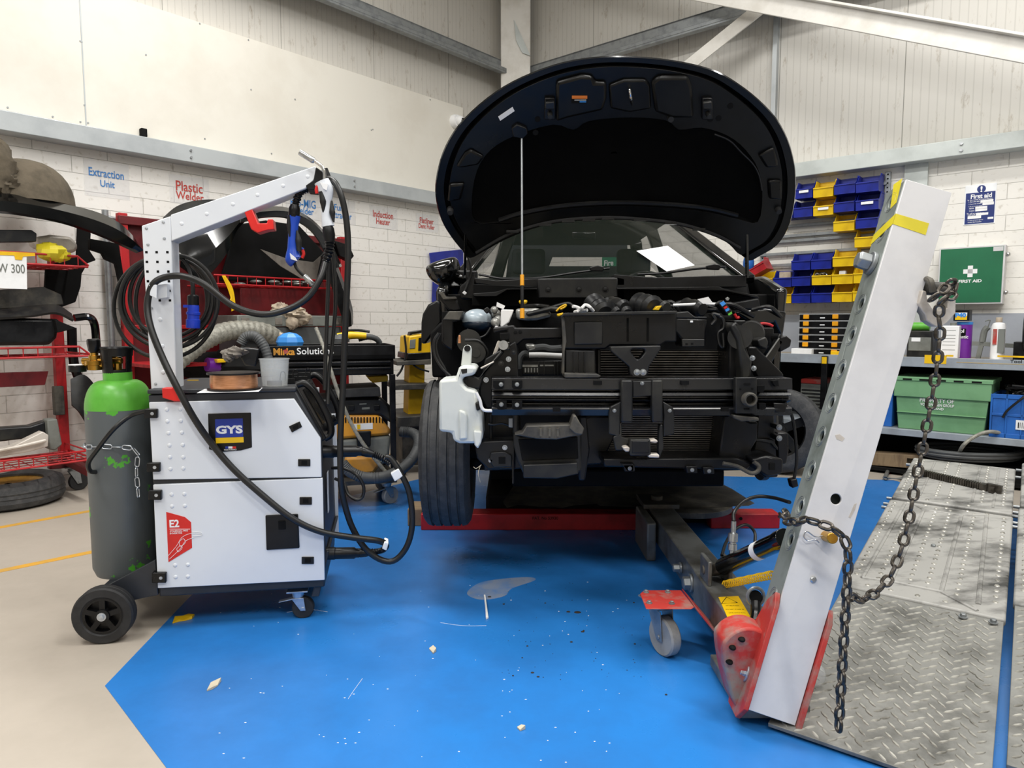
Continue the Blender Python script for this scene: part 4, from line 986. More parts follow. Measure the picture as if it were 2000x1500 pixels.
obj('tab_holes', b, 'black_matte', car)
KR('white', 'duct_clip', [(556,548),(576,548),(576,562),(556,562)], 2.655, 2.66, .001)
KR('grey_black', 'duct_top', [(455,490),(540,480),(590,520),(680,520),(680,532),(450,530)], 2.66, 2.8, .004)
d2 = KL('grey_black', 'side_duct', [(1062,760),(1285,765),(1290,945),(1062,940)], 2.62, 2.76, .006)
b = B()
for x in (1128, 1170, 1208): b.bar(P(*Lc([(x, 780)])[0], 2.615), P(*Lc([(x, 945)])[0], 2.615), .006, .02, V((0,1,0)))
obj('duct_rib', b, 'black_plastic', d2)
KL('dusty_black', 'duct_flange', [(1060,935),(1300,940),(1330,955),(1310,968),(1062,968)], 2.56, 2.7, .003, d2)
KL('dusty_black', 'duct_edge', [(1040,515),(1060,515),(1075,700),(1062,770),(1060,940),(1040,940),(1050,700)], 2.60, 2.64, .003)
# radiator: frame and fins
def fins(name, x0, y0, x1, y1, Y, step):
    fr = obj(name, B().pbox(CAR, x0, y0, x1, y1, Y, Y + .04), 'black_matte', car)
    b = B(); z0 = zp(y1, Y); z1 = zp(y0, Y); xa = xp(x0, Y); xb = xp(x1, Y); z = z0 + step/2
    while z < z1: b.box(xa, xb, Y - .004, Y + .004, z - step*.16, z + step*.16); z += step
    obj('cooling_fins', b, 'rad', fr); return fr
fins('radiator', 1172, 684, 1434, 737, 2.80, .0098)
fins('condenser', 1172, 808, 1432, 897, 2.80, .0085)
KL('black_plastic', 'radiator_frame', [(1300,760),(1325,760),(1325,965),(1300,965)], 2.72, 2.8)
KR('black_plastic', 'radiator_frame', [(838,760),(868,560),(905,560),(1010,860),(985,990),(835,990)], 2.66, 2.82, .008)
KR('grey_black', 'radiator_side_rail', [(850,590),(880,560),(930,640),(960,760),(1010,850),(1000,960),(960,990),(930,980),(905,700)], 2.60, 2.68, .008)
KR('black_plastic', 'radiator_side_rail', [(800,1240),(870,1235),(1000,1290),(1055,1290),(1050,1420),(1000,1500),(1035,1580),(760,1580)], 2.66, 2.8, .008)
tri_h = [(1232,684),(1236,681),(1257,681),(1261,685),(1259,690),(1251,700),(1248,702),(1244,702),(1241,699),(1233,689)]
lb = K('grey_black', 'latch_bracket', [(1192,677),(1291,675),(1291,682),(1268,716),(1266,731),(1262,735),(1234,735),(1231,731),(1229,716),(1194,686)], 2.55, 2.60, .004, holes=[tri_h])
b = B()
for x in (1244, 1256): b.bolt(P(x, 727, 2.55), .008, .009, (0,-1,0), 1.5)
obj('latch_bolts', b, 'galv', lb)
# engine details seen between slam panel and beam
KL('engine_alu', 'gearbox', [(770,720),(850,722),(850,760),(790,770)], 2.86, 2.95, .01)
obj('coolant_pipe', B().tube([P(x, y, 2.86) for x, y in Lc([(800,800),(900,800),(1040,808)])], .011, 12, 4), 'white', car)
b = B(); b.tube([P(x, y, 2.88) for x, y in Lc([(790,755),(900,740),(960,752),(1040,748)])], .013, 10, 4); b.tube([P(x, y, 2.9) for x, y in Lc([(740,900),(735,830),(765,790),(800,800)])], .014, 10, 4); obj('coolant_hose', b, 'hose_grey', car)
fb = KL('black_plastic', 'fuse_carrier', [(750,845),(1045,840),(1045,950),(750,950)], 2.84, 2.9, .004)
b = B()
for x in range(768, 860, 22): b.pix(CAR, Lc([(x,895),(x+11,895),(x+11,928),(x,928)]), 2.835, 2.845)
b.pix(CAR, Lc([(752,872),(865,872),(865,888),(752,888)]), 2.835, 2.845); b.pix(CAR, Lc([(880,872),(985,872),(985,882),(880,882)]), 2.835, 2.845)
obj('pale_terminals', b, 'engine_alu', fb)
b = B()
for x in (870, 910, 985, 1010, 1030): b.bar(P(*Lc([(x,845)])[0], 2.835), P(*Lc([(x,945)])[0], 2.835), .004, .012, V((0,1,0)))
obj('carrier_ribs', b, 'grey_black', fb)
# ---- left headlamp corner, carrier plates
KL('black_plastic', 'front_carrier', [(480,830),(700,700),(720,760),(720,960),(740,960),(740,975),(530,965),(530,1190),(490,1190),(440,1090),(440,1000)], 2.70, 2.74, .006)
KL('grey_black', 'carrier_arm', [(310,960),(345,935),(430,970),(600,760),(620,780),(480,930),(440,1050),(345,1045),(310,1010)], 2.67, 2.70, .006)
KL('cast_white', 'pale_seal', [(530,805),(570,695),(600,700),(560,800)], 2.74, 2.76, .003)
KL('cast_white', 'pale_seal', [(440,895),(540,845),(545,855),(450,905)], 2.64, 2.66, .003)
b = B()
for x, y in ((650,830),(643,905),(485,982)): b.bolt(P(*Lc([(x,y)])[0], 2.69), .0065, .012, (0,-1,0), 1.6)
obj('carrier_bolts', b, 'zinc', car)
b = B()
for x, y in ((330,987),(595,862),(685,782)): b.bolt(P(*Lc([(x,y)])[0], 2.66), .007, .008, (0,-1,0), 1.6)
obj('carrier_bolts', b, 'grey_black', car)
KL('black_gloss', 'square_mount', [(582,705),(660,705),(660,765),(582,760)], 2.64, 2.72, .003)
obj('mount_stud', B().cyl(P(*Lc([(612,728)])[0], 2.6), P(*Lc([(612,728)])[0], 2.64), .011).cyl(P(*Lc([(612,728)])[0], 2.635), P(*Lc([(612,728)])[0], 2.64), .018), 'steel', car)
obj('lamp_motor', B().cyl(P(*Lc([(410,785)])[0], 2.82), P(*Lc([(410,785)])[0], 2.95), .04).cyl(P(*Lc([(360,700)])[0], 2.88), P(*Lc([(360,700)])[0], 2.96), .05).cyl(P(*Lc([(410,785)])[0], 2.815), P(*Lc([(410,785)])[0], 2.82), .018), 'grey_black', car)
KL('copper', 'earth_strap', [(283,655),(298,655),(302,715),(278,715)], 2.86, 2.87, .002)
b = B(); b.tube([P(x, y, 2.8) for x, y in Lc([(140,640),(105,700),(110,800),(160,890),(225,955)])], .006, 8, 5); b.tube([P(x, y, 2.82) for x, y in Lc([(152,640),(120,720),(135,810),(185,900),(200,955)])], .005, 8, 5); b.tube([P(x, y, 2.84) for x, y in Lc([(330,690),(440,700),(500,800),(420,850)])], .006, 8, 5); obj('lamp_wiring', b, 'cable', car)
# washer bottle
wb = KL('tank_white', 'washer_bottle', [(140,985),(260,975),(285,895),(300,880),(405,880),(415,905),(405,945),(310,965),(310,1010),(345,1045),(415,1065),(425,1190),(455,1230),(462,1400),(450,1440),(395,1450),(290,1450),(245,1430),(235,1372),(140,1360)], 2.60, 2.78, .014, label='white translucent washer bottle')
KL('tank_white', 'bottle_strap', [(315,760),(325,735),(350,725),(372,735),(380,760),(375,880),(300,882)], 2.66, 2.68, .004, wb)
obj('strap_bolt', B().cyl(P(*Lc([(348,752)])[0], 2.655), P(*Lc([(348,752)])[0], 2.67), .012), 'black_plastic', wb)
KL('tank_white', 'bottle_rib', [(285,1200),(330,1215),(350,1240),(350,1420),(285,1425)], 2.59, 2.61, .008, wb)
KL('tank_white', 'bottle_foot', [(392,1355),(455,1360),(450,1440),(425,1490),(400,1460)], 2.57, 2.62, .006, wb)
KL('cable', 'bottle_print', [(300,905),(345,900),(345,930),(310,938)], 2.597, 2.60, 0, wb)
obj('washer_tube', B().tube([P(x, y, 2.57) for x, y in Lc([(412,1075),(440,1130),(452,1180),(475,1205),(530,1208)])], .006, 10, 5), 'white', car)
KL('black_plastic', 'washer_pump', [(405,1150),(440,1150),(440,1205),(415,1210)], 2.57, 2.62, .004)

# ---- bumper beam (rolled section) with brackets
def pxz(y, Y=2.62): return zp(y, Y)
x0, x1 = xp(961, 2.62), xp(1537, 2.62)
zA = [pxz(y) for y in (737, 742, 758, 763, 770, 776, 781, 788, 792, 808)]
prof = [(2.56, zA[0]), (2.56, zA[1]), (2.555, zA[2]), (2.60, zA[2] - .002), (2.60, zA[3]), (2.565, zA[3] - .002), (2.56, zA[4]), (2.585, zA[4] - .004), (2.585, zA[5]), (2.56, zA[5] - .003), (2.565, zA[6] + .001), (2.60, zA[7] + .004), (2.60, zA[8] + .004), (2.555, zA[8]), (2.55, zA[8] - .006), (2.56, zA[9]), (2.66, zA[9]), (2.66, zA[0])]
bm_ = obj('bumper_beam', B().loft([[V((x, y + .012*((x - XC)/.55)**2, z)) for y, z in prof] for x in [x0 + (x1 - x0)*k/10 for k in range(11)]]), 'beam_black', car, .0015)
b = B()
for x, y in ((575,1015),(712,1015),(597,1165),(712,1165)): b.pix(CAR, Lc([(x-38,y-28),(x+38,y-28),(x+38,y+20),(x+22,y+36),(x-22,y+36),(x-38,y+20)]), 2.546, 2.56)
for pts in ([(1275,990),(1335,990),(1335,1018),(1275,1018)], [(975,1188),(1030,1188),(1030,1215),(975,1215)]): b.pix(CAR, Lc(pts), 2.546, 2.57)
for pts in ([(490,990),(547,990),(547,1018),(490,1018)], [(785,1187),(838,1187),(838,1213),(785,1213)], [(1160,990),(1200,985),(1205,1030),(1180,1028),(1165,1010)], [(1045,1025),(1100,1025),(1100,1050),(1090,1075),(1050,1070)], [(1060,1155),(1110,1155),(1110,1190),(1085,1203),(1060,1195)]): b.pix(CAR, Rc(pts), 2.546, 2.57)
obj('beam_slots', b, 'black_matte', bm_)
b = B()
for x, y in ((595,1015),(712,1015),(597,1162),(712,1165)): b.bolt(P(*Lc([(x,y)])[0], 2.546), .0062, .014, (0,-1,0), 1.3)
obj('beam_nuts', b, 'galv', bm_)
for pts in ([(50,985),(135,985),(135,1295),(50,1295)], [(275,985),(355,985),(355,1295),(275,1295)]): KR('grey_black', 'centre_strut', pts, 2.52, 2.56, .006)
KR('grey_black', 'centre_plate', [(135,990),(275,990),(275,1100),(135,1110)], 2.53, 2.555, .003)
KR('grey_black', 'strut_web', [(355,1140),(430,1180),(440,1240),(440,1380),(360,1400),(360,1240)], 2.54, 2.56, .004)
KR('grey_black', 'strut_web', [(50,1140),(-30,1180),(-40,1240),(-40,1380),(40,1400),(45,1240)], 2.54, 2.56, .004)
KR('grey_black', 'strut_foot', [(40,1300),(55,1300),(55,1400),(130,1420),(60,1500),(10,1500),(-10,1400),(40,1380)], 2.54, 2.57, .004)
KR('grey_black', 'strut_foot', [(330,1310),(355,1310),(362,1480),(330,1560),(320,1480)], 2.54, 2.57, .004)
b = B()
for x, y in ((203,1007),(405,1207),(0,1207)): b.bolt(P(*Rc([(x,y)])[0], 2.53), .0045, .008, (0,-1,0), 1.6)
obj('strut_bolts', b, 'galv', car)
rd = KR('grey_black', 'radar_module', [(115,1418),(265,1418),(270,1540),(115,1540)], 2.50, 2.54, .005)
KR('black_plastic', 'radar_cover', [(130,1430),(250,1430),(255,1520),(130,1520)], 2.495, 2.50, .003, rd)
for pts in ([(262,1425),(300,1420),(318,1428),(318,1440),(300,1445),(262,1440)], [(60,1480),(90,1470),(115,1480),(110,1510),(80,1510)], [(250,1525),(330,1530),(330,1555),(250,1552)]): KR('cast_white', 'radar_clip', pts, 2.50, 2.54, .004, rd)
# tow eye carrier at the right end
te = KR('grey_black', 'tow_eye_plate', [(888,965),(1045,965),(1045,1230),(888,1230)], 2.53, 2.56, .003)
q = P(*Rc([(980,1122)])[0], 2.53); obj('tow_eye_socket', B().rev(q + V((0,.03,0)), q - V((0,.03,0)), [(.026,0),(.026,.9),(.022,1),(.017,1),(.017,.3)], 24), 'dusty_black', te)
b = B()
for pts in ([(950,1008),(995,1008),(995,1020),(950,1020)], [(950,1190),(990,1190),(990,1202),(950,1202)], [(918,1045),(930,1045),(930,1056),(918,1056)], [(1005,1040),(1018,1040),(1018,1055),(1005,1055)]): b.pix(CAR, Rc(pts), 2.527, 2.54)
obj('plate_slots', b, 'black_matte', te)
KR('dusty_black', 'tow_plate_foot', [(870,1240),(1060,1260),(1060,1285),(930,1288),(875,1265)], 2.53, 2.66, .004)
KR('black_plastic', 'front_carrier', [(960,740),(1040,740),(1240,940),(1240,965),(1045,965),(1000,860)], 2.68, 2.72, .006)
KR('grey_black', 'lamp_bracket', [(1045,690),(1110,665),(1130,700),(1120,760),(1060,740)], 2.70, 2.78, .006)
KR('black_plastic', 'battery_tray', [(870,545),(965,545),(970,600),(1170,600),(1170,760),(990,700),(900,610)], 2.86, 2.98, .006)
obj('lamp_housing', B().cyl(P(*Rc([(1000,650)])[0], 2.78), P(*Rc([(1000,650)])[0], 2.95), .05, .06).cyl(P(*Rc([(920,670)])[0], 2.62), P(*Rc([(920,670)])[0], 2.7), .045), 'grey_black', car)
b = B()
for x, y in ((1010,822),(1020,897)): b.bolt(P(*Rc([(x,y)])[0], 2.66), .007, .012, (0,-1,0), 1.5)
obj('carrier_bolts', b, 'zinc', car)
KR('black_gloss', 'lamp_strut', [(1095,825),(1200,680),(1240,700),(1150,865),(1125,865)], 2.74, 2.78, .004)
KR('steel', 'strut_edge', [(1100,820),(1205,672),(1210,680),(1110,826)], 2.735, 2.74, 0)
KR('black_plastic', 'strut_end', [(1195,670),(1215,640),(1225,665),(1260,658),(1300,690),(1290,740),(1215,780)], 2.74, 2.82, .008)
KR('black_plastic', 'beam_end', [(1165,1150),(1260,1155),(1260,1222),(1175,1222)], 2.56, 2.66, .004)
# lower right: side panel, horn bracket, tow hook
KR('black_plastic', 'lower_panel', [(1050,1220),(1170,1225),(1180,1400),(1195,1600),(1000,1580),(1040,1400)], 2.72, 2.78, .006)
KR('grey_black', 'lower_panel_joint', [(1020,1415),(1160,1420),(1200,1480),(1195,1500),(1150,1450),(1020,1430)], 2.70, 2.72, .003)
for y in (1330, 1410):
    k = KR('black_plastic', 'panel_clip', [(1185,y-20),(1225,y-20),(1225,y+22),(1185,y+15)], 2.66, 2.72, .003); obj('clip_bolt', B().bolt(P(*Rc([(1207,y)])[0], 2.66), .008, .008, (0,-1,0), 1.4), 'galv', k)
KR('black_plastic', 'lower_panel', [(1190,1370),(1275,1370),(1280,1500),(1260,1600),(1200,1600)], 2.72, 2.9, .006)
K('black_plastic', 'crossmember', [(1178,896),(1440,894),(1470,905),(1460,918),(1180,912)], 2.62, 2.78, .006)
K('black_plastic', 'crossmember_foot', [(1212,905),(1238,905),(1238,921),(1225,921)], 2.60, 2.64, .003)
for x0, y0 in ((1230,916),(1352,919),(1385,921)):
    k = K('black_plastic', 'lower_tab', [(x0-12,y0-8),(x0+10,y0-8),(x0+10,y0+5),(x0-10,y0+5)], 2.60, 2.66, .002); obj('tab_clip', B().bolt(P(x0, y0 - 1, 2.60), .006, .005, (0,-1,0), 1.3), 'galv', k)
th = K('black_plastic', 'subframe_mount', [(1468,897),(1498,890),(1530,897),(1530,925),(1500,932),(1480,920)], 2.58, 2.9, .008)
K('black_matte', 'mount_hole', [(1503,905),(1514,905),(1514,918),(1503,918)], 2.575, 2.58, 0, th)
K('black_plastic', 'lower_arm', [(1430,905),(1475,890),(1500,900),(1480,925),(1440,918)], 2.66, 2.8, .01)
obj('tow_hook', B().tube([P(x, y, 2.58) for x, y in ((1412,905),(1440,911),(1466,924),(1480,920),(1482,910),(1472,902))], .008, 10, 5), 'dusty_black', car)
K('black_plastic', 'subframe_mount', [(1490,925),(1520,925),(1520,932),(1495,934)], 2.7, 2.85, .006)
obj('brake_hose', B().tube([P(x, y, 2.85) for x, y in ((1530,782),(1546,810),(1553,850),(1556,900),(1551,935))], .007, 8, 5), 'cable', car)
obj('hose_plug', B().pix(CAR, [(1544,938),(1557,935),(1560,950),(1548,954)], 2.83, 2.87), 'black_plastic', car, .004)
# lower left: air intake box, bracket
ib = K('grey_black', 'brake_duct', [(1002,846),(1018,852),(1136,846),(1136,920),(1126,926),(1022,926),(1010,900),(1003,870)], 2.60, 2.74, .008)
K('black_matte', 'duct_mouth', [(1012,858),(1128,853),(1130,896),(1020,900)], 2.594, 2.62, .003, ib)
KL('dusty_black', 'duct_top_lip', [(690,1385),(750,1370),(780,1320),(1110,1310),(1170,1370),(1200,1360),(1190,1385),(1000,1420),(850,1415),(740,1395)], 2.52, 2.60, .004, ib)
KL('dusty_black', 'duct_fin', [(1125,1245),(1145,1245),(1175,1300),(1205,1340),(1190,1385),(1140,1380),(1095,1340)], 2.50, 2.58, .004, ib)
b = B()
for x in (885, 950, 1010): b.bar(P(*Lc([(x,1340)])[0], 2.515), P(*Lc([(x,1395)])[0], 2.515), .008, .012, V((0,1,0)))
obj('lip_ribs', b, 'dusty_black', ib)
K('grey_black', 'duct_tongue', [(1022,908),(1128,904),(1130,926),(1088,935),(1022,934)], 2.56, 2.60, .004, ib)
KL('black_plastic', 'duct_support', [(1170,1250),(1225,1250),(1245,1500),(1210,1720),(1165,1720)], 2.64, 2.76, .006)
KL('black_plastic', 'inner_panel', [(480,1200),(740,1200),(740,1400),(1250,1250),(1500,1250),(1330,1600),(470,1650),(460,1400)], 2.78, 2.84, .006)
lf = KL('black_plastic', 'lower_bracket', [(400,1450),(470,1430),(700,1420),(700,1640),(500,1640),(420,1560)], 2.64, 2.72, .006)
K('grey_black', 'bracket_plate', [(958,884),(986,882),(1000,890),(1000,912),(964,914),(955,900)], 2.63, 2.66, .004, lf)
K('black_matte', 'bracket_hole', [(974,893),(987,893),(987,906),(974,906)], 2.627, 2.63, 0, lf)
b = B()
for x, y in ((986,874),(959,899)): b.bolt(P(x, y, 2.64), .0065, .010, (0,-1,0), 1.5)
obj('bracket_bolts', b, 'zinc', lf)
b = B(); b.cyl(P(*Lc([(705,1230)])[0], 2.62), P(*Lc([(705,1370)])[0], 2.62), .013); obj('damper_strut', b, 'grey_black', car)
KL('galv', 'sensor_tab', [(650,1262),(690,1262),(690,1335),(650,1330)], 2.65, 2.66, .002)
obj('sensor_lead', B().tube([P(x, y, 2.66) for x, y in Lc([(500,1305),(540,1310),(600,1300),(650,1315)])], .004, 8, 4), 'cable', car)
b = B(); b.cyl(P(*Lc([(520,1230)])[0], 2.68), P(*Lc([(520,1640)])[0], 2.68), .006); b.cyl(P(1002, 900, 2.56), P(1002, 944, 2.56), .004); obj('guide_rods', b, 'black_plastic', car)
obj('straw_wisps', B().tube([P(938,910,2.6), P(934,925,2.58), P(938,942,2.6)], .0012, 5, 4).tube([P(940,908,2.6), P(930,915,2.58), P(925,912,2.6)], .0012, 5, 4), 'leaf', car)

# ---- front wheels and rear wheels
def tyre(c, r, w, par, rim=True):
    c = V(c); ax = V((1,0,0)); a = c - ax*w/2; e = c + ax*w/2
    pr = [(r*.64,.04),(r*.80,-.01),(r*.93,.03),(r*.985,.10)]
    for u in (.22, .40, .60, .78): pr += [(r,u-.03),(r*.975,u-.022),(r*.975,u+.022),(r,u+.03)]
    pr += [(r*.985,.90),(r*.93,.97),(r*.80,1.01),(r*.64,.96)]
    t = obj('road_wheel', B().ring(a, e, pr, 64), 'tyre', par)
    b = B(); b.ring(a, e, [(r*.655,.05),(r*.67,.10),(r*.60,.2),(r*.58,.5),(r*.60,.8),(r*.67,.9),(r*.655,.95)], 40)
    b.rev(a, e, [(r*.16,.35),(r*.2,.45),(r*.2,.6),(r*.16,.65)], 20)
    M = MX.Translation(c) @ MX.Rotation(R(90), 4, 'Y')
    for k in range(5):
        Mk = M @ MX.Rotation(2*PI*k/5 + .5, 4, 'Z'); b.box(r*.15, r*.62, -r*.10, r*.10, -.02, .03, Mk)
    obj('rim', b, 'grey_black', t); return t
xw = xp(877, 3.2); zc_ = .22 + .335
tyre((xw, 3.2, .555), .335, .215, car)
tyre((XLs + .12, 5.72, .555), .335, .2, car); tyre((XRs - .12, 5.72, .555), .335, .2, car)
b = B(); b.cyl((xw, 3.2, .555), (1.15, 3.2, .555), .03); b.bar((xw + .1, 3.2, .5), (XC, 3.5, .42), .06, .05); b.bar((1.14, 3.2, .5), (XC, 3.5, .42), .06, .05); b.box(.0, 1.0, 3.25, 3.6, .38, .46)
obj('front_axle', b, 'black_matte', car, .01)
obj('brake_disc', B().rev((1.14, 3.2, .555), (1.2, 3.2, .555), [(.13,0),(.13,.4),(.07,.45),(.07,.9),(.03,1)], 32), 'dusty_black', car)
obj('wheel_arch_liner', B().box(1.15, 1.30, 3.5, 3.6, .45, 1.05), 'black_matte', car, .02)

# ---- door mirror
mc = P(866, 530, 3.75)
mo = catmull([P(x, y, 3.75) for x, y in Lc([(37,172),(62,132),(150,98),(235,78),(270,92),(288,140),(286,195),(245,262),(180,288),(120,280),(62,232)])], 4, True)
def mring(k, dy): return [mc + (p - mc)*k + V((0, dy, 0)) for p in mo]
dm = obj('door_mirror', B().loft([mring(.02, -.05), mring(.45, -.045), mring(.75, -.03), mring(.93, 0), mring(1, .04), mring(.97, .10)]), 'black_gloss', car, angle=60)
mlow = catmull([P(x, y, 3.745) for x, y in Lc([(40,180),(285,178),(245,262),(180,288),(120,280),(62,232)])], 4, True); ml_c = sum(mlow, V((0,0,0)))/len(mlow)
obj('mirror_stalk', B().bar(mc + V((.06, .02, -.06)), V((XLs + .06, 3.85, 1.32)), .06, .05), 'black_plastic', dm, .01)

# ---- bonnet
HO = V((XC, 3.45, 1.47)); hu = V((0, -.62, .71)).normalized(); hn = V((1,0,0)).cross(hu).normalized()   # hn: underside, towards the viewer
if hn.y > 0: hn = -hn
def HP(px, py, off=0.0):
    r = ray(px, py); t = (HO + hn*off - EYE).dot(hn) / r.dot(hn); return EYE + r*t
out_px = [(918,503),(903,488),(882,462),(864,430),(854,395),(852,362),(858,325),(872,285),(897,245),(937,205),(985,170),(1040,143),(1100,123),(1160,113),(1220,111),(1290,116),(1350,126),(1400,141),(1440,164),(1480,195),(1515,232),(1538,275),(1550,320),(1553,362),(1549,405),(1538,445),(1517,478),(1485,498),(1462,508),(1440,487),(1400,463),(1330,441),(1250,431),(1180,428),(1100,433),(1040,446),(985,468),(945,490)]
pad_px = [(928,428),(922,385),(932,330),(958,290),(1005,262),(1080,240),(1120,250),(1150,233),(1230,226),(1300,232),(1325,250),(1370,246),(1420,262),(1455,290),(1480,330),(1487,380),(1478,430),(1440,424),(1380,410),(1300,402),(1200,399),(1100,404),(1020,418),(970,430)]
O3 = catmull([HP(*p) for p in out_px], 3, True); cen = HP(1200, 300)
def sc_ring(ring, s, off): return [cen + (p - cen)*s + hn*off for p in ring]
bon = obj('bonnet', B().loft([sc_ring(O3, 1.0, .004), sc_ring(O3, 1.006, -.004), sc_ring(O3, .97, -.035), sc_ring(O3, .8, -.075), sc_ring(O3, .4, -.10), sc_ring(O3, .02, -.105)], True, False), 'black_gloss', car)
# folded edge and inner frame
obj('folded_edge', B().loft([sc_ring(O3, 1.0, .004), sc_ring(O3, .955, .006), sc_ring(O3, .95, -.012), sc_ring(O3, .93, -.022), sc_ring(O3, .915, .012)], True, False), 'hood_under', bon)
inner = sc_ring(O3, .925, .004); innerb = sc_ring(O3, .925, -.01)
P3 = catmull([HP(*p) for p in pad_px], 3, True)
fr = obj('inner_frame', B().poly([p + hn*.016 for p in sc_ring(O3, .922, 0)], sc_ring(O3, .922, -.02), [([p + hn*.016 for p in P3], [p - hn*.02 for p in P3])]), 'hood_under', bon, .006, 25)
obj('insulation_pad', B().loft([[p + hn*.004 for p in P3], [cen + (p-cen)*.96 - hn*.004 for p in P3], [cen + (p-cen)*.5 - hn*.012 for p in P3], [cen + (p-cen)*.02 - hn*.012 for p in P3]], True, False), 'pad_black', bon)
def hb(m, name, pts, o0, o1, bev=.003, par=None): return obj(name, B().poly([HP(x, y, o1) for x, y in pts], [HP(x, y, o1) + hn*(o0 - o1) for x, y in pts]), m, par or bon, bev)
def hc(pts): return [(820 + x/2.63, 80 + y/2.63) for x, y in pts]
# pressed ribs of the inner frame
hb('hood_under', 'frame_pressing', hc([(700,215),(830,180),(890,185),(900,215),(960,215),(960,300),(940,360),(760,400),(700,420)]), .016, .042, .014)
hb('hood_under', 'frame_pressing', hc([(1190,215),(1230,185),(1380,185),(1400,240),(1410,400),(1300,400),(1210,370)]), .016, .042, .014)
hb('hood_under', 'frame_pressing', hc([(970,230),(1050,200),(1160,200),(1185,230),(1190,350),(1080,370),(980,350)]), .016, .034, .012)
for pts in ([(262,560),(330,600),(300,640),(215,655),(185,650),(230,580)], [(1740,590),(1820,550),(1840,620),(1842,650),(1780,655)], [(150,740),(230,735),(210,820),(140,830)], [(1790,720),(1860,720),(1862,820),(1795,815)]):
    hb('hood_under', 'frame_pressing', hc(pts), .014, .034, .012)
def seal(pts, r, m='rubber', off=.02): return obj('bonnet_seal', B().tube([HP(x, y, off) for x, y in pts], r, 8, 6), m, bon)
seal([(930,494),(985,462),(1040,442),(1100,430),(1180,425),(1250,428),(1330,438),(1400,460),(1445,484)], .008)
seal([(1395,262),(1425,275),(1448,298),(1470,320),(1482,342),(1488,372)], .004, 'cable')
b = B()
for x, y in ((1001,452),(1065,439),(1110,432),(1150,430),(1187,427),(1250,429),(1310,436),(1365,448)): a = HP(x-12, y, .026); c = HP(x+12, y, .026); b.bar(a, c, .012, .012)
obj('seal_clips', b, 'black_plastic', bon)
seal([(975,430),(1020,416),(1100,402),(1200,396),(1300,399),(1380,407),(1440,421)], .012, 'hood_under', .016)
hb('white', 'white_sticker', [(973,228),(1001,209),(1005,217),(977,236)], .0, .018, 0, bon)
st = hb('black_matte', 'warning_label', [(1116,187),(1147,187),(1147,202),(1116,202)], .042, .0435, 0)
hb('orange', 'label_band', [(1117,187),(1147,187),(1147,193),(1117,193)], .0433, .0442, 0, st)
hb('white', 'label_lines', [(1122,195),(1145,195),(1145,196),(1122,196)], .0433, .0442, 0, st); hb('lightblue', 'label_lines', [(1132,198),(1145,198),(1145,200),(1132,200)], .0433, .0442, 0, st)
obj('striker_loop', B().tube([HP(1231, 172, .02), HP(1230, 176, .06), HP(1233, 196, .065), HP(1234, 206, .02)], .005, 10, 6), 'chrome', bon)
for x in (1074, 1382):
    k = hb('black_plastic', 'rubber_stop', [(x-10,192),(x+10,192),(x+11,234),(x-11,234)], .014, .035, .004); hb('grey_black', 'stop_head', [(x-9,201),(x+9,199),(x+10,214),(x-9,214)], .035, .055, .004, k)
    obj('stop_peg', B().cyl(HP(x, 220, .03), HP(x, 220, .03) + hn*.04, .012, .009), 'grey_black', k)
for x, y in ((880,408),(1518,406),(1308,226)): obj('rubber_stop', B().cyl(HP(x, y, .005), HP(x, y, .005) + hn*.035, .016, .012), 'rubber', bon)
b = B()
for x, y in ((1118,217),(1326,213),(1222,212),(1046,258),(1387,232),(1403,230),(1426,206),(1050,232)): b.cyl(HP(x, y, .012), HP(x, y, .012) + hn*.006, .012, n=14)
obj('frame_holes', b, 'black_matte', bon)
# hinges
for x0, x1, s in ((905,915,-1), (1452,1462,1)):
    hx = HP((x0+x1)/2, 470, .03)
    obj('bonnet_hinge', B().bar(hx + V((0,0,.05)), P((x0+x1)/2 + s*2, 540, 3.5), .035, .012, V((1,0,0))), 'black_gloss', car, .002)
pb_ = hb('black_plastic', 'prop_bracket', hc([(470,450),(500,430),(550,450),(555,480),(530,505),(480,495)]), .012, .035, .004)
# prop rod
pr0 = HP(1019, 270, .03); pr1 = P(1020, 622, 2.86)
rod = obj('prop_rod', B().cyl(pr0, pr1, .0045, n=12), 'galv', car)
def seg(m, name, ya, yb, r):
    def onr(py):
        f = 0.0; lo, hi = 0.0, 1.0
        for _ in range(40):
            f = (lo+hi)/2; q = pr0.lerp(pr1, f); d = q - EYE
            b_ = (d.z*math.cos(TH) + d.y*math.sin(TH)) / (d.y*math.cos(TH) - d.z*math.sin(TH)); y = 750 - F*b_
            if y < py: lo = f
            else: hi = f
        return pr0.lerp(pr1, f)
    obj(name, B().cyl(onr(ya), onr(yb), r, n=12), m, rod)
seg('amber', 'yellow_sleeve', 537, 558, .0085); seg('black_plastic', 'black_sleeve', 558, 603, .007); seg('amber', 'yellow_sleeve', 603, 623, .0095)
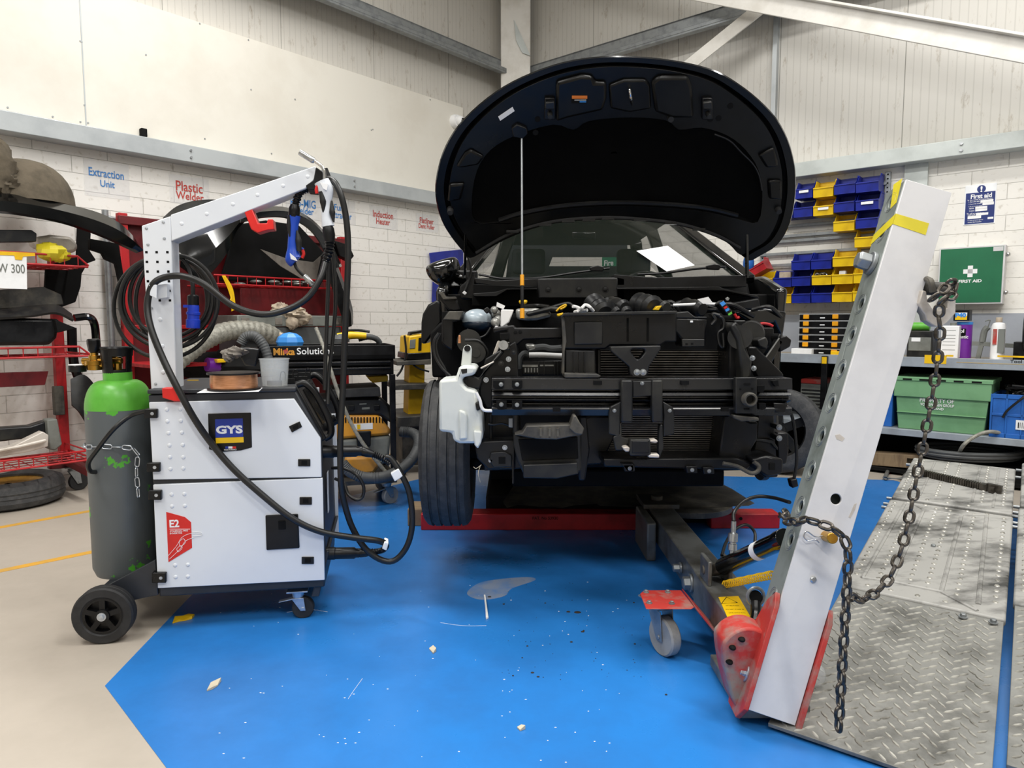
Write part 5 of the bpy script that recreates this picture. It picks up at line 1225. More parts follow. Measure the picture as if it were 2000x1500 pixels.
# ================================================================ LIFT UNDER THE CAR
lift = thing('car_lift', 'low scissor lift with red cross beam under the raised car', 'lift', (XC, 4.2, 0))
def beam_px(x0, x1, yb, name):
    a = PZ(x0, yb, 0); c = PZ(x1, yb, 0); zt_ = zp(1004, a.y)
    return obj(name, B().box(a.x, c.x, a.y, a.y + .12, 0, zt_), 'red_paint', lift, .006)
rb = beam_px(822, 1292, 1036, 'cross_beam'); rb2 = beam_px(1388, 1523, 1033, 'cross_beam')
Yb = PZ(900, 1036, 0).y
obj('lettering', text_pix('PAT. No 53930', CAR, 1040, 1009, 1090, 1015, Yb - .001), 'black_matte', rb)
obj('beam_hole', B().cyl(P(1447, 1013, Yb - .001), P(1447, 1013, Yb + .02), .009), 'black_matte', rb2)
a = PZ(795, 1030, 0); obj('wood_block', B().box(a.x, PZ(824, 1030, 0).x, a.y + .02, a.y + .2, 0, .10), 'wood', lift, .006, label='dusty timber block at the beam end')
obj('lift_platform', B().box(-.15, 1.15, Yb + .13, 5.9, .0, .17), 'black_matte', lift, .02)
for x in (-.02, .98):
    obj('lift_post', B().box(x - .12, x + .12, 4.3, 4.55, .17, .335).box(x - .12, x + .12, 5.2, 5.45, .17, .335), 'black_matte', lift, .01)
a = PZ(835, 905, .1); obj('red_stop', B().box(a.x - .06, a.x + .06, a.y, a.y + .3, 0, .2), 'dark_red', lift, .01)
# black undertray sheet lying on the lift
ut = [(982,980),(990,992),(1012,986),(1060,990),(1098,992),(1120,987),(1165,984),(1172,988),(1250,991),(1262,994),(1400,990),(1462,988),(1474,983),(1430,955),(1380,930),(1010,934),(1002,950)]
zt_ = .178
single('undertray', B().poly([PZ(x, y, zt_ + .004) for x, y in ut], [PZ(x, y, zt_) for x, y in ut]), 'dusty_black', 'black plastic undertray sheet lying flat beneath the stripped car front', 'undertray')

# ================================================================ PULLING TOWER
tow = thing('pulling_tower', 'leaning white and grey steel pulling tower on a floor arm beside the ramp', 'pulling tower', (.77, 2.1, 0))
def TK(name, b, m, bev=.003, par=None, label=None): return obj(name, b, m, par or tow, bev, label=label)
bx0, bx1, bz0, bz1 = .70, .845, .065, .20
TK('floor_arm', B().box(bx0 + .008, bx1 - .008, 2.62, 3.7, bz0 + .006, bz1 - .006), 'beam_grey', .006)
TK('floor_arm', B().box(bx0, bx1, 2.0, 2.63, bz0, bz1), 'beam_grey', .006)
TK('pivot_block', B().box(bx0 - .05, bx0 - .005, 3.3, 3.62, 0, .19), 'beam_grey', .008)
TK('pivot_head', B().box(bx0 - .02, bx1 + .02, 3.55, 3.78, .19, .215).cyl((.77, 3.66, .19), (.77, 3.66, .235), .03), 'dusty_black', .004)
TK('toothed_quadrant', B().lathe([(.24, .15), (.24, .18)], MX.Translation((.95, 3.75, 0)), 40), 'dusty_black', .002)
for y, z in ((2.85, .13), (2.68, .13)):
    TK('arm_bolt', B().bolt((bx0 + .006, y, z), .026 if y < 2.7 else .017, .035, (-1, 0, 0), 1.35), 'galv', .001)
lab = [(1403,1166),(1442,1164),(1467,1206),(1424,1213)]
yl = TK('warning_label', B().poly([PZ(x, y, bz1 + .0015) for x, y in lab], [PZ(x, y, bz1 - .001) for x, y in lab]), 'gys_yellow', 0)
c = sum((PZ(x, y, bz1) for x, y in lab), V((0,0,0)))/4
tri = [PZ(1409,1180,bz1), PZ(1440,1178,bz1), PZ(1419,1167,bz1)]
b = B(); b.tube([p + V((0,0,.0015)) for p in tri], .0016, 6, 0, True); TK('warning_triangle', b, 'black_matte', 0, yl)
for k, (s, w) in enumerate((('ATTENTION', .045), ('DO NOT STAND IN', .06), ('LINE WITH PULL', .055), ('KEEP CLEAR', .05))):
    p = PZ(1430 + k*5, 1184 + k*7, bz1)
    TK('lettering', text_bm(s, MX.Translation(p + V((0,0,.0016))), w, .005, .0004), 'black_matte', 0, yl)
# post: four plates forming a square tube
BL, BR, TR, TL = P(1461,1386,1.88), P(1557,1416,1.868), P(1856,376,2.088), P(1770,350,2.10)
ed = (TL - BL).normalized(); ex_ = ((BR - BL).normalized() + (TR - TL).normalized()).normalized(); ex_ = (ex_ - ed*ex_.dot(ed)).normalized()
nb = ed.cross(ex_).normalized()
if nb.y < 0: nb = -nb
Lp = (TL - BL).length; Wp = ((BR - BL).length + (TR - TL).length)/2; Dp = .118; tk = .009
def PT(u, v, w): return BL + ex_*u + ed*v + nb*w      # u across the front face, v up the post, w into it
def on_front(px, py, off=0):
    r = ray(px, py); t = (BL - nb*off - EYE).dot(nb) / r.dot(nb); q = EYE + r*t - BL; return q.dot(ex_), q.dot(ed)
def on_left(px, py):
    r = ray(px, py); t = (BL - EYE).dot(ex_) / r.dot(ex_); q = EYE + r*t - BL; return q.dot(nb), q.dot(ed)
circ = lambda c, r, n=20: [(c[0] + r*math.cos(2*PI*k/n), c[1] + r*math.sin(2*PI*k/n)) for k in range(n)]
hf = on_front(1633, 975); hl = [(Dp*.5, on_left(x, y)[1]) for x, y in ((1745,392),(1718,457),(1683,593),(1664,655),(1643,721),(1623,787),(1604,852),(1584,919),(1564,989),(1544,1055),(1511,1168))]
b = B(); o_ = [(0,0),(Wp,0),(Wp,Lp),(0,Lp)]; h = circ(hf, .0155)
b.poly([PT(u,v,0) for u,v in o_], [PT(u,v,tk) for u,v in o_], [([PT(u,v,0) for u,v in h], [PT(u,v,tk) for u,v in h])]); front = TK('tower_front', b, 'tow_white', .0015)
b = B(); o_ = [(tk,0),(Dp,0),(Dp,Lp),(tk,Lp)]; hs = [circ(c_, .0165) for c_ in hl]
b.poly([PT(0,v,w) for w,v in o_], [PT(tk,v,w) for w,v in o_], [([PT(0,v,w) for w,v in h], [PT(tk,v,w) for w,v in h]) for h in hs]); left = TK('tower_side', b, 'tow_grey', .0015)
b = B(); b.quadbox([PT(Wp-tk,0,tk),PT(Wp,0,tk),PT(Wp,0,Dp),PT(Wp-tk,0,Dp),PT(Wp-tk,Lp,tk),PT(Wp,Lp,tk),PT(Wp,Lp,Dp),PT(Wp-tk,Lp,Dp)]); TK('tower_side', b, 'tow_grey', .0015)
b = B(); b.quadbox([PT(tk,0,Dp-tk),PT(Wp-tk,0,Dp-tk),PT(Wp-tk,0,Dp),PT(tk,0,Dp),PT(tk,Lp,Dp-tk),PT(Wp-tk,Lp,Dp-tk),PT(Wp-tk,Lp,Dp),PT(tk,Lp,Dp)]); TK('tower_back', b, 'tow_grey', .0015)
b = B()
for w, v in hl:
    for r in (.025, .031):
        b.tube([PT(-.0004, v + r*math.sin(a) , w + .004 + r*math.cos(a)) for a in [k*PI/10 for k in range(20)]], .0008, 5, 0, True)
TK('worn_rings', b, 'galv', 0, left)
# tape, nut, pin, rivet
def tape(y0, y1, x0, x1):
    va = on_front(x0, y0)[1]; vb = on_front(x0, y1)[1]
    b = B(); e = .0012
    b.quadbox([PT(-e,vb,-e),PT(Wp*.72,vb - .004,-e),PT(Wp*.72,vb - .004,0),PT(-e,vb,0),PT(-e,va,-e),PT(Wp*.72,va + .0,-e),PT(Wp*.72,va + .0,0),PT(-e,va,0)])
    b.quadbox([PT(-e,vb,-e),PT(0,vb,-e),PT(0,vb - .03,Dp),PT(-e,vb - .03,Dp),PT(-e,va,-e),PT(0,va,-e),PT(0,va - .03,Dp),PT(-e,va - .03,Dp)])
    return b
TK('yellow_tape', tape(418, 440, 1752, 1780), 'tape_yellow', 0)
b = B(); v1 = on_left(1750, 372)[1]; b.quadbox([PT(-.001,v1-.05,.02),PT(0,v1-.05,.02),PT(0,v1-.06,.05),PT(-.001,v1-.06,.05),PT(-.001,v1+.03,.03),PT(0,v1+.03,.03),PT(0,v1+.03,.08),PT(-.001,v1+.03,.08)]); TK('tape_scrap', b, 'tape_yellow', 0)
wv = on_left(1692, 522); TK('tower_nut', B().bolt(PT(0, wv[1], Dp*.5), .027, .05, -ex_, 1.3), 'galv', .002)
pu, pv = on_front(1622, 1050, .03); TK('lock_pin', B().cyl(PT(pu, pv, .01), PT(pu, pv, -.045), .0155), 'brass', .002)
b = B(); cl = [on_front(x, y, .012) for x, y in ((1608,1046),(1592,1048),(1576,1038),(1570,1048),(1578,1056),(1592,1054),(1600,1060))]; b.tube([PT(u, v, -.012) for u, v in cl], .0018, 8, 5); TK('pin_clip', b, 'hook_wire', 0)
ru, rv = on_front(1588, 1132); TK('rivet', B().rev(PT(ru, rv, 0), PT(ru, rv, -.006), [(.009,0),(.009,.6),(.006,1)], 16), 'steel', .0005)
b = B()
for pts in ([(1668,985),(1662,1000),(1657,1010),(1661,1012),(1670,995),(1673,983)], [(1631,850),(1640,848),(1650,856),(1645,862),(1634,858)]):
    l = [on_front(x, y) for x, y in pts]; b.poly([PT(u, v, -.0006) for u, v in l], [PT(u, v, 0) for u, v in l])
TK('paint_scuff', b, 'cast_white', 0)
def catmull2(p): return [(q.x, q.y) for q in catmull([V((x, y, 0)) for x, y in p], 4, True)]
# red foot bracket
def fl_(pts, u0, u1): return B().poly([PT(u0, v, w) for w, v in pts], [PT(u1, v, w) for w, v in pts])
ck = [(-.012, .0), (-.012, .30), (.01, .335), (.06, .30), (.14, .16), (.17, .05), (.12, -.03), (.03, -.04)]
cheek = TK('foot_cheek', fl_(ck, -.016, -.002), 'red_dusty', .002); TK('foot_cheek', fl_(ck, Wp + .002, Wp + .016), 'red_dusty', .002)
TK('foot_bolt', B().bolt(PT(-.016, .085, .05), .018, .022, -ex_, 1.5), 'zinc', .001)
dr = [(.05, -.02), (.05, .30)]
b = B(); n = 18; rad = .16
A = [V((.62, 2.02, .06)), V((.60, 2.1, .10)), V((.625, 2.2, .17)), V((.70, 2.22, .215)), V((.80, 2.2, .23)), V((.86, 2.15, .22))]
Bq = [V((.66, 1.92, .06)), V((.645, 1.95, .12)), V((.655, 2.0, .2)), V((.71, 2.03, .26)), V((.80, 2.03, .27)), V((.86, 2.02, .26))]
drum = TK('foot_drum', B().pix(CAR, catmull2([(1410,1262),(1418,1244),(1436,1230),(1458,1224),(1480,1228),(1500,1245),(1486,1310),(1464,1384),(1446,1388),(1432,1372),(1418,1320)]), 1.93, 2.03, ref=1.94), 'red_dusty', .012)
b = B()
for px, py, Y in ((1448,1248,1.93),(1430,1264,1.93),(1424,1292,1.93)):
    c_ = P(px, py, Y); b.ell(c_, .010, .016, .007)
TK('drum_holes', b, 'black_matte', 0, drum)
TK('base_plate', B().box(.66, .86, 1.93, 2.25, .012, .05), 'beam_grey', .004)
# castor outrigger
cw = PZ(1301, 1276, 0); pz = .188
pl = [(1250,1160),(1258,1153),(1330,1153),(1356,1186),(1350,1190),(1262,1190)]
og = TK('outrigger_plate', B().poly([PZ(x, y, pz + .008) for x, y in pl], [PZ(x, y, pz) for x, y in pl]), 'red_dusty', .002)
e0 = PZ(1332,1153,pz); e1 = PZ(1356,1187,pz); zz_ = .10
TK('outrigger_web', B().poly([e0 + V((0,0,.008)), e1 + V((0,0,.008)), V((bx0, e1.y - .05, zz_)), V((bx0, e0.y - .05, zz_))], [e0, e1, V((bx0, e1.y - .05, zz_ - .01)), V((bx0, e0.y - .05, zz_ - .01))]), 'red_dusty', .001)
b = B()
for x, y in ((1262,1157),(1304,1157),(1268,1178),(1312,1179)): b.bolt(PZ(x, y, pz + .008), .007, .009, (0,0,1), 1.5)
TK('outrigger_bolts', b, 'galv', 0, og)
caster((cw.x - .02, cw.y + .02), R(-65), .068, .042, pz, tow, 'grey_wheel', 'galv', False)
# ram, spring, hoses
r0 = P(1398, 1113, 2.52); r1 = P(1534, 1052, 2.12); rd_ = (r1 - r0).normalized()
ram = TK('hydraulic_ram', B().rev(r0 + rd_*.04, r1, [(.022,0),(.030,.04),(.030,.9),(.033,.92),(.033,1)], 28), 'black_gloss', .001)
TK('ram_label', B().rev(r0 + rd_*.30, r0 + rd_*.33, [(.0305,0),(.0305,1)], 28), 'white', 0, ram)
TK('ram_clevis', B().bar(r0 - rd_*.03, r0 + rd_*.06, .05, .035).cyl(r0 - V((.05,0,0)), r0 + V((.05,0,0)), .016), 'dusty_black', .003, ram)
TK('clevis_plate', B().box(r0.x - .045, r0.x - .03, r0.y - .06, r0.y + .05, bz1, r0.z + .05), 'beam_grey', .004); TK('clevis_plate', B().box(r0.x + .03, r0.x + .045, r0.y - .06, r0.y + .05, bz1, r0.z + .05), 'beam_grey', .004)
pts = []
s0 = P(1417, 1141, 2.45); s1 = P(1512, 1122, 2.15)
for k in range(0, 150):
    t = k/149; c_ = s0.lerp(s1, t); d_ = (s1 - s0).normalized(); x_ = d_.cross(V((0,0,1))).normalized(); z_ = x_.cross(d_); a_ = t*2*PI*24; pts.append(c_ + x_*.013*math.cos(a_) + z_*.013*math.sin(a_))
TK('return_spring', B().tube(pts, .0022, 6, 0), 'yellow_plastic', 0)
b = B(); q0 = P(1430, 1082, 2.42); q1 = P(1433, 1018, 2.44)
b.rev(q0, q1, [(.010,0),(.010,.1),(.016,.12),(.016,.3),(.012,.32),(.012,.36),(.017,.38),(.017,.62),(.009,.66),(.009,1)], 18); TK('hose_coupling', b, 'steel', 0)
TK('ram_hose', B().tube([q1, P(1434,1000,2.46), P(1452,980,2.5), P(1478,970,2.5), P(1510,972,2.45), P(1542,981,2.3)], .0065, 10, 6), 'cable', 0)
TK('ram_hose', B().tube([P(1410,1085,2.5), P(1418,1060,2.55), P(1435,1035,2.6), P(1458,1025,2.62), P(1474,1040,2.62), P(1474,1065,2.58)], .006, 10, 6), 'cable', 0)
TK('hose_ring', B().tube([P(1476 + 16*math.cos(a), 1165 + 17*math.sin(a), 2.2) for a in [k*PI/8 for k in range(16)]], .0055, 8, 3, True), 'galv', 0)
TK('hose_end', B().cyl(P(1476, 1165, 2.2), P(1476, 1165, 2.28), .02), 'black_matte', 0)
TK('hanging_hose', B().tube([P(1476,1175,2.2), P(1476,1195,2.18), P(1474,1215,2.15)], .016, 10, 4), 'black_plastic', 0)
# ---- claw at the top with its pin
f7 = lambda l: [(1780 + x/9.09, 560 + y/9.09) for x, y in l]
YC = 2.03
cl_o = f7([(200,60),(130,300),(190,420),(250,500),(275,600),(350,660),(430,710),(560,705),(640,640),(700,580),(790,470),(795,230),(760,200),(650,240),(640,380),(560,400),(500,420),(400,420),(290,260),(270,80)])
TK('chain_claw', B().pix(CAR, cl_o, YC, YC + .035), 'cast_white', .003)
TK('claw_pin', B().cyl(P(1800, 562, 2.08), P(1858, 566, 2.02), .02), 'dusty_black', .003)
TK('claw_shackle', B().tube([P(1822,570,2.02), P(1818,550,2.02), P(1810,545,2.05)], .009, 8, 4), 'dusty_black', 0)
# ---- chains
LO, WD, RR = .043, .031, .0048
chain('heavy_chain', 'heavy steel chain hanging in a curve from the tower claw to the lower chain', [P(1815,588,2.0), P(1838,570,1.98), P(1856,552,1.99), P(1866,560,2.0), P(1858,578,1.98), P(1838,590,1.97), P(1834,620,1.98), P(1836,650,1.985), P(1829,720,1.99), P(1818,790,1.99), P(1803,870,1.985), P(1789,940,1.97), P(1776,1010,1.95), P(1758,1080,1.92), P(1736,1130,1.89), P(1706,1160,1.86), P(1680,1171,1.83), P(1658,1164,1.80)], LO, WD, RR, 'chain', PI/4)
chain('heavy_chain', 'heavy steel chain wrapped round the tower and hanging straight down to the ramp', [P(1538,1000,2.03), P(1528,1008,1.97), P(1545,1020,1.915), P(1570,1016,1.86), P(1600,1022,1.83), P(1630,1035,1.80), P(1650,1056,1.79), P(1656,1085,1.78), P(1655,1130,1.78), P(1651,1200,1.78), P(1645,1300,1.78), P(1640,1390,1.78), P(1637,1428,1.78)], LO, WD, RR, 'chain', PI/4)

# ================================================================ RAMPS
RA = PZ(1784, 897, .30); RA2 = PZ(1983, 912, .30); RN = PZ(1500, 1408, .03)
rl_ = (RN - RA); rx = (RA2 - RA); rn = rx.cross(rl_).normalized()
if rn.z < 0: rn = -rn
def RP(px, py, off=0):
    r = ray(px, py); t = (RA + rn*off - EYE).dot(rn) / r.dot(rn); return EYE + r*t
rlen = rl_.normalized(); rxx = rlen.cross(rn).normalized()
if rxx.x < 0: rxx = -rxx
def RQ(u, v, off=0): return RA + rxx*u + rlen*v + rn*off
def ruv(px, py): q = RP(px, py) - RA; return q.dot(rxx), q.dot(rlen)
ramp = thing('drive_on_ramp', 'dusty grey steel drive-on ramp with chequer plate foot beside the tower', 'ramp', RQ(.25, 1.4, 0)*1 - V((0,0,RQ(.25,1.4,0).z)), group=None)
v1 = ruv(1741, 975)[1]; v2 = (ruv(1660, 1151)[1] + ruv(1971, 1209)[1])/2; v3 = rl_.length; v2l = ruv(1660, 1151)[1]
wl_, wr_ = 0.0, ruv(1983, 1004)[0]; wr2 = ruv(1930, 1470)[0]
wR = (wr_ + wr2)/2
print('RAMP', v1, v2, v3, wr_, wr2)
def slab(u0, u1, va, vb, t, z): return B().quadbox([RQ(u0,va,z-t),RQ(u1,va,z-t),RQ(u1,vb,z-t),RQ(u0,vb,z-t),RQ(u0,va,z),RQ(u1,va,z),RQ(u1,vb,z),RQ(u0,vb,z)])
pa = obj('upper_plate', slab(0, wR, 0, v1 - .01, .03, .012), 'plate_dusty', ramp, .008)
pb2 = obj('middle_plate', slab(-.005, wR + .005, v1 + .01, v2, .03, .004), 'plate_dusty', ramp, .008)
tp = obj('chequer_plate', slab(0, wR, v2 - .03, v3, .012, -.006), 'tread', ramp, .002)
sk = B()
for u in (.012, wR - .024): sk.quadbox([V((*RQ(u,0,0).xy, 0.002)), V((*RQ(u+.012,0,0).xy, .002)), V((*RQ(u+.012,v3-.05,0).xy, .002)), V((*RQ(u,v3-.05,0).xy, .002)), RQ(u,0,-.02), RQ(u+.012,0,-.02), RQ(u+.012,v3-.05,-.02), RQ(u,v3-.05,-.02)])
obj('ramp_skirt', sk, 'beam_grey', ramp)
# chequer bars
b = B(); sp = .041; i = 0; v = v2 + .03
def lozenge(b, u, v, a, L_=.018, w=.0046, h=.0026):
    c_, s_ = math.cos(a), math.sin(a); top = [];
    pts = [(-L_,0),(-L_*.4,-w),(L_*.4,-w),(L_,0),(L_*.4,w),(-L_*.4,w)]
    lo = [RQ(u + x*c_ - y*s_, v + x*s_ + y*c_, -.0062) for x, y in pts]; hi = [RQ(u + x*.8*c_ - y*.6*s_, v + x*.8*s_ + y*.6*c_, -.006 + h) for x, y in pts]
    f = [b.bm.verts.new(p) for p in lo]; g = [b.bm.verts.new(p) for p in hi]; b.face(g)
    for k in range(6): b.face([f[k], f[(k+1) % 6], g[(k+1) % 6], g[k]])
row = 0
while v < v3 - .01:
    u = .02 + (sp/2 if row % 2 else 0); k = 0
    while u < wR - .015: lozenge(b, u, v, R(45) if (k + row) % 2 else R(-45)); u += sp; k += 1
    v += sp*.62; row += 1
obj('chequer_bars', b, 'tread_bar', tp)
# pressed ridges and punched dimples on the plates
def ridge(b, pts, w=.010, h=.006, z=.004):
    b.tube([RQ(u, v, z - .003) for u, v in pts], w, 8, 3)
b = B(); A0, A1 = v1 + .05, v2 - .10
fx = [.06, .15, wR*.62, wR*.72]
for l in ([(.07,A0),(.05,A1)], [(.16,A0+.06),(.15,A1-.02)], [(wR-.20,A0+.06),(wR-.20,A1-.02)], [(wR-.10,A0),(wR-.08,A1+.02)], [(.16,A0+.06),(wR-.20,A0+.06)], [(.15,A1-.02),(wR-.20,A1-.02)], [(.07,A0),(.12,A0+.01),(.16,A0+.06)], [(.05,A1),(.15,A1-.02)], [(wR-.20,A1-.02),(wR-.08,A1+.08)], [(wR-.20,A0+.06),(wR-.10,A0)]): ridge(b, [(u, v) for u, v in l])
obj('pressed_ridge', b, 'plate_dusty', pb2)
b = B()
for l in ([(.12,.05),(.12,v1-.09)], [(wR-.17,.05),(wR-.17,v1-.10)], [(wR-.08,.04),(wR-.08,v1-.06)], [(.05,v1-.07),(wR-.12,v1-.08)]): ridge(b, l, .008, .005, .012)
obj('pressed_ridge', b, 'plate_dusty', pa)
def dimple(b, u, v, z): b.loft([[RQ(u + r*math.cos(2*PI*k/10), v + r*math.sin(2*PI*k/10), z + h) for k in range(10)] for r, h in ((.010, 0), (.007, .003), (.004, .0028), (.003, .0005))])
b = B()
for u in (.025, .105, .21, .27, wR-.15, wR-.03):
    v = A0 + .01
    while v < A1: dimple(b, u, v, .004); v += .052
for u in (.08, .16, .25, .34, .42): dimple(b, min(u, wR-.03), v2 - .045, .004); dimple(b, min(u, wR-.03), v1 + .028, .004)
obj('punched_dimples', b, 'tread_bar', pb2)
b = B()
for u in (.03, .06, .19, .25, wR-.13, wR-.04):
    v = .03
    while v < v1 - .1: dimple(b, u, v, .012); v += .05
for u in (.08, .16, .25, .34): dimple(b, u, v1 - .04, .012)
obj('punched_dimples', b, 'tread_bar', pa)
for k_, (x, y) in enumerate(((1823, 1069), (1881, 1205), (1940, 1216))):
    u, v = ruv(x, y); obj('ramp_bolt', B().bolt(RQ(u, v, .0), .010, .014, rn, 1.5), 'galv', ramp)
hb_ = B()
for v in (.1, v1 - .04, v1 + .06, v1 + .12):
    for u in (-.012, wR + .012): hb_.cyl(RQ(u - .015, v, -.01), RQ(u + .015, v, -.01), .008, n=10)
obj('hinge_pins', hb_, 'galv', ramp)
dup(ramp, ramp.location + (rxx*(wR + .028)) - rlen*.16, label='second dusty steel drive-on ramp cut off by the right edge of the photo')
# notched bar lying across the upper plate
n0_ = ruv(1800, 933); n1_ = ruv(1915, 960)
b = B()
pa_ = RQ(*n0_, .03); pb_2 = RQ(*n1_, .03); dd = (pb_2 - pa_); steps = 26
for k in range(steps):
    a_ = pa_ + dd*(k/steps); c_ = pa_ + dd*((k + .55)/steps); b.bar(a_, c_, .030, .034, rn)
b.bar(pa_, pb_2, .022, .026, rn)
tip = dd.normalized(); b.bar(pb_2, pb_2 + tip*.035, .032, .036, rn); b.bar(pb_2 + tip*.03, pb_2 + tip*.09 + rxx*.01, .02, .05, rn); b.bar(pb_2 + tip*.05, pb_2 + tip*.075, .055, .03, rn)
single('notched_bar', b, 'chain', 'notched steel bar with hooked end lying across the upper ramp plate', 'bar')
# clear plastic bag scrap on the ramp behind the tower foot
single('plastic_wrap', B().ell(RQ(*ruv(1592, 1335), .03), .03, .028, .035), 'clear_plastic', 'crumpled clear plastic scrap on the ramp beside the tower foot', 'plastic scrap')
# ================================================================ RIGHT WALL: bench, crates, bins
BD = -.62; BZ = .90
bx_0 = RW.lc(1440, 690, BD).x - .3
wb_ = thing('workbench', 'long pale grey workbench with a lower shelf along the right wall', 'workbench', RW.w(4.0, -.3, 0), RW.rz)
q = RW.lc(1850, 702, BD); BZ = q.z; 
et_ = RW.lc(1850, 700, BD).z; eb_ = RW.lc(1850, 711, BD).z - .008
obj('worktop', lbox(RW, bx_0, 7.0, BD, -.02, BZ - .03, BZ), 'bench_top', wb_, .004)
obj('front_edge', lbox(RW, bx_0, 7.0, BD - .012, BD, eb_ - .02, et_ + .004), 'bench_grey', wb_, .003)
SZ = RW.lc(1850, 846, BD).z
obj('lower_shelf', lbox(RW, bx_0, 7.0, BD, -.02, SZ - .05, SZ), 'bench_grey', wb_, .004)
for x in (bx_0 + .1, 3.2, 5.2, 6.6): obj('bench_leg', lbox(RW, x, x + .05, BD + .08, BD + .13, 0, BZ - .03), 'bench_grey', wb_)
obj('splash_board', lbox(RW, bx_0, 7.0, -.02, -.002, BZ, RW.lc(1950, 612, 0).z), 'bench_wall', wb_)
obj('under_bench_shade', lbox(RW, bx_0, 7.0, -.03, -.004, .02, BZ - .05), 'black_matte', wb_)  # black sheet put in for the shade under the bench
def edge_tape(x0, y0, x1, y1, name='edge_tape'): 
    a = RW.lc(x0, y0, BD - .013); c = RW.lc(x1, y1, BD - .013); obj(name, lbox(RW, a.x, c.x, BD - .0135, BD - .012, c.z, a.z), 'yellow_plastic', wb_)
edge_tape(1806, 693, 1848, 711); edge_tape(1848, 693, 1862, 697); edge_tape(1948, 694, 2010, 699); edge_tape(1868, 708, 2010, 712)
lt = RW.lc(1980, 706, BD - .013); obj('lettering', text_pix('Tool', RW, 1973, 703, 1996, 709, BD - .0126), 'black_matte', wb_)
def rbox(px0, px1, d0, d1, z0, z1): # box on the right wall between two pixel columns, measured at depth d0
    return lbox(RW, RW.lc(px0, 690, d0).x, RW.lc(px1, 690, d0).x, d0, d1, z0, z1)
def rz_(py, d, px=1800): return RW.lc(px, py, d).z

# stacked organiser cases
d = -.50; hcase = .052; xa = RW.lc(1561, 640, d).x; xb = RW.lc(1700, 640, d).x
for k in range(6):
    z = BZ + k*.0565 + (.02 if k else 0)
    t = thing('organiser_case', ['lowest', 'second lowest', 'third lowest', 'third highest', 'second highest', 'topmost'][k] + ' black organiser case with yellow latches in the stack on the bench', 'organiser case', RW.w((xa+xb)/2, d + .15, BZ + k*.0565), RW.rz, 'black organiser cases stacked on the bench')
    z = BZ + k*.0565
    obj('case_body', lbox(RW, xa, xb, d, d + .33, z, z + .053), 'black_plastic', t, .004)
    obj('case_lid', lbox(RW, xa - .004, xb + .004, d - .006, d + .334, z + .043, z + .054), 'clear_plastic', t, .002)
    for f in (.1, .52, .94): x = xa + (xb - xa)*f; obj('latch', lbox(RW, x - .022, x + .022, d - .012, d + .01, z + .010, z + .045), 'amber', t, .003)
    obj('label_strip', lbox(RW, xa + (xb-xa)*.30, xa + (xb-xa)*.37, d - .001, d + .01, z + .014, z + .022), 'paper', t)
def bsingle(name, b, m, label, cat, bevel=.003, group=None): return single(name, b, m, label, cat, group, bevel)
bsingle('carton', rbox(1545, 1585, -.55, -.42, BZ, BZ + .05), 'paper', 'small white carton on the bench left of the organiser stack', 'box')
bsingle('yellow_block', rbox(1622, 1642, -.56, -.52, BZ, BZ + .035), 'yellow_plastic', 'small yellow block in front of the organiser stack', 'block')
lv = RW.lc(1612, 700, BD - .02); lb0 = RW.lc(1612, 800, BD - .02)
t = thing('spirit_level', 'black spirit level hanging upright from the bench edge', 'spirit level', RW.w(lv.x, BD - .03, lb0.z), RW.rz)
obj('level_bar', lbox(RW, lv.x - .022, lv.x + .022, BD - .045, BD - .016, lb0.z, lv.z + .02), 'black_plastic', t, .002); obj('vial', lbox(RW, lv.x - .018, lv.x + .018, BD - .047, BD - .044, lv.z - .04, lv.z + .012), 'yellow_plastic', t)
# black case with green tube
xa_ = RW.lc(1772, 660, -.42).x; xb_ = RW.lc(1822, 660, -.42).x; z1 = rz_(646, -.42)
t = thing('tool_case', 'grey black tool case standing on the bench behind the chain', 'tool case', RW.w((xa_+xb_)/2, -.3, BZ), RW.rz)
obj('case_body', lbox(RW, xa_, xb_, -.42, -.2, BZ, z1), 'grey_black', t, .006); obj('case_front', lbox(RW, xa_ + .01, xb_ - .01, -.425, -.41, BZ + .05, z1 - .05), 'case_grey', t, .003); obj('case_label', lbox(RW, xa_ + .03, xa_ + .09, -.428, -.42, BZ + .12, BZ + .15), 'paper', t)
p0 = RW.w(xa_ + .0, -.33, z1 + .032); p1 = RW.w(xb_ - .04, -.33, z1 + .032)
bsingle('green_tube', B().cyl(p0, p1, .032), 'green_paint', 'pale green tube lying on the black tool case', 'tube', .002)
def tin(px0, px1, py0, d, m, label, name='tin_can'):
    a = RW.lc(px0, 650, d); c = RW.lc(px1, 650, d); r = (c.x - a.x)/2; z1 = rz_(py0, d, px0)
    ctr = RW.w(a.x + r, d + r, 0); t = thing(name, label, 'tin', (ctr.x, ctr.y, BZ), RW.rz)
    return t, a.x, c.x, d, r, z1
# white rectangular can
t, x0, x1_, d, r, z1 = tin(1838, 1873, 636, -.42, '', 'white rectangular solvent can on the bench', 'solvent_can')
obj('can_body', lbox(RW, x0, x1_, d, d + .10, BZ, z1), 'white', t, .006); obj('can_cap', B().cyl(RW.w(x0 + r*1.2, d + .05, z1), RW.w(x0 + r*1.2, d + .05, z1 + .02), .02), 'case_grey', t)
b = B()
for f in (.25, .4, .5, .6, .7, .85): b.box(x0 + .012, x1_ - .02, d - .001, d + .002, BZ + (z1-BZ)*f, BZ + (z1-BZ)*f + .003, RW.M)
obj('print_lines', b, 'case_grey', t)
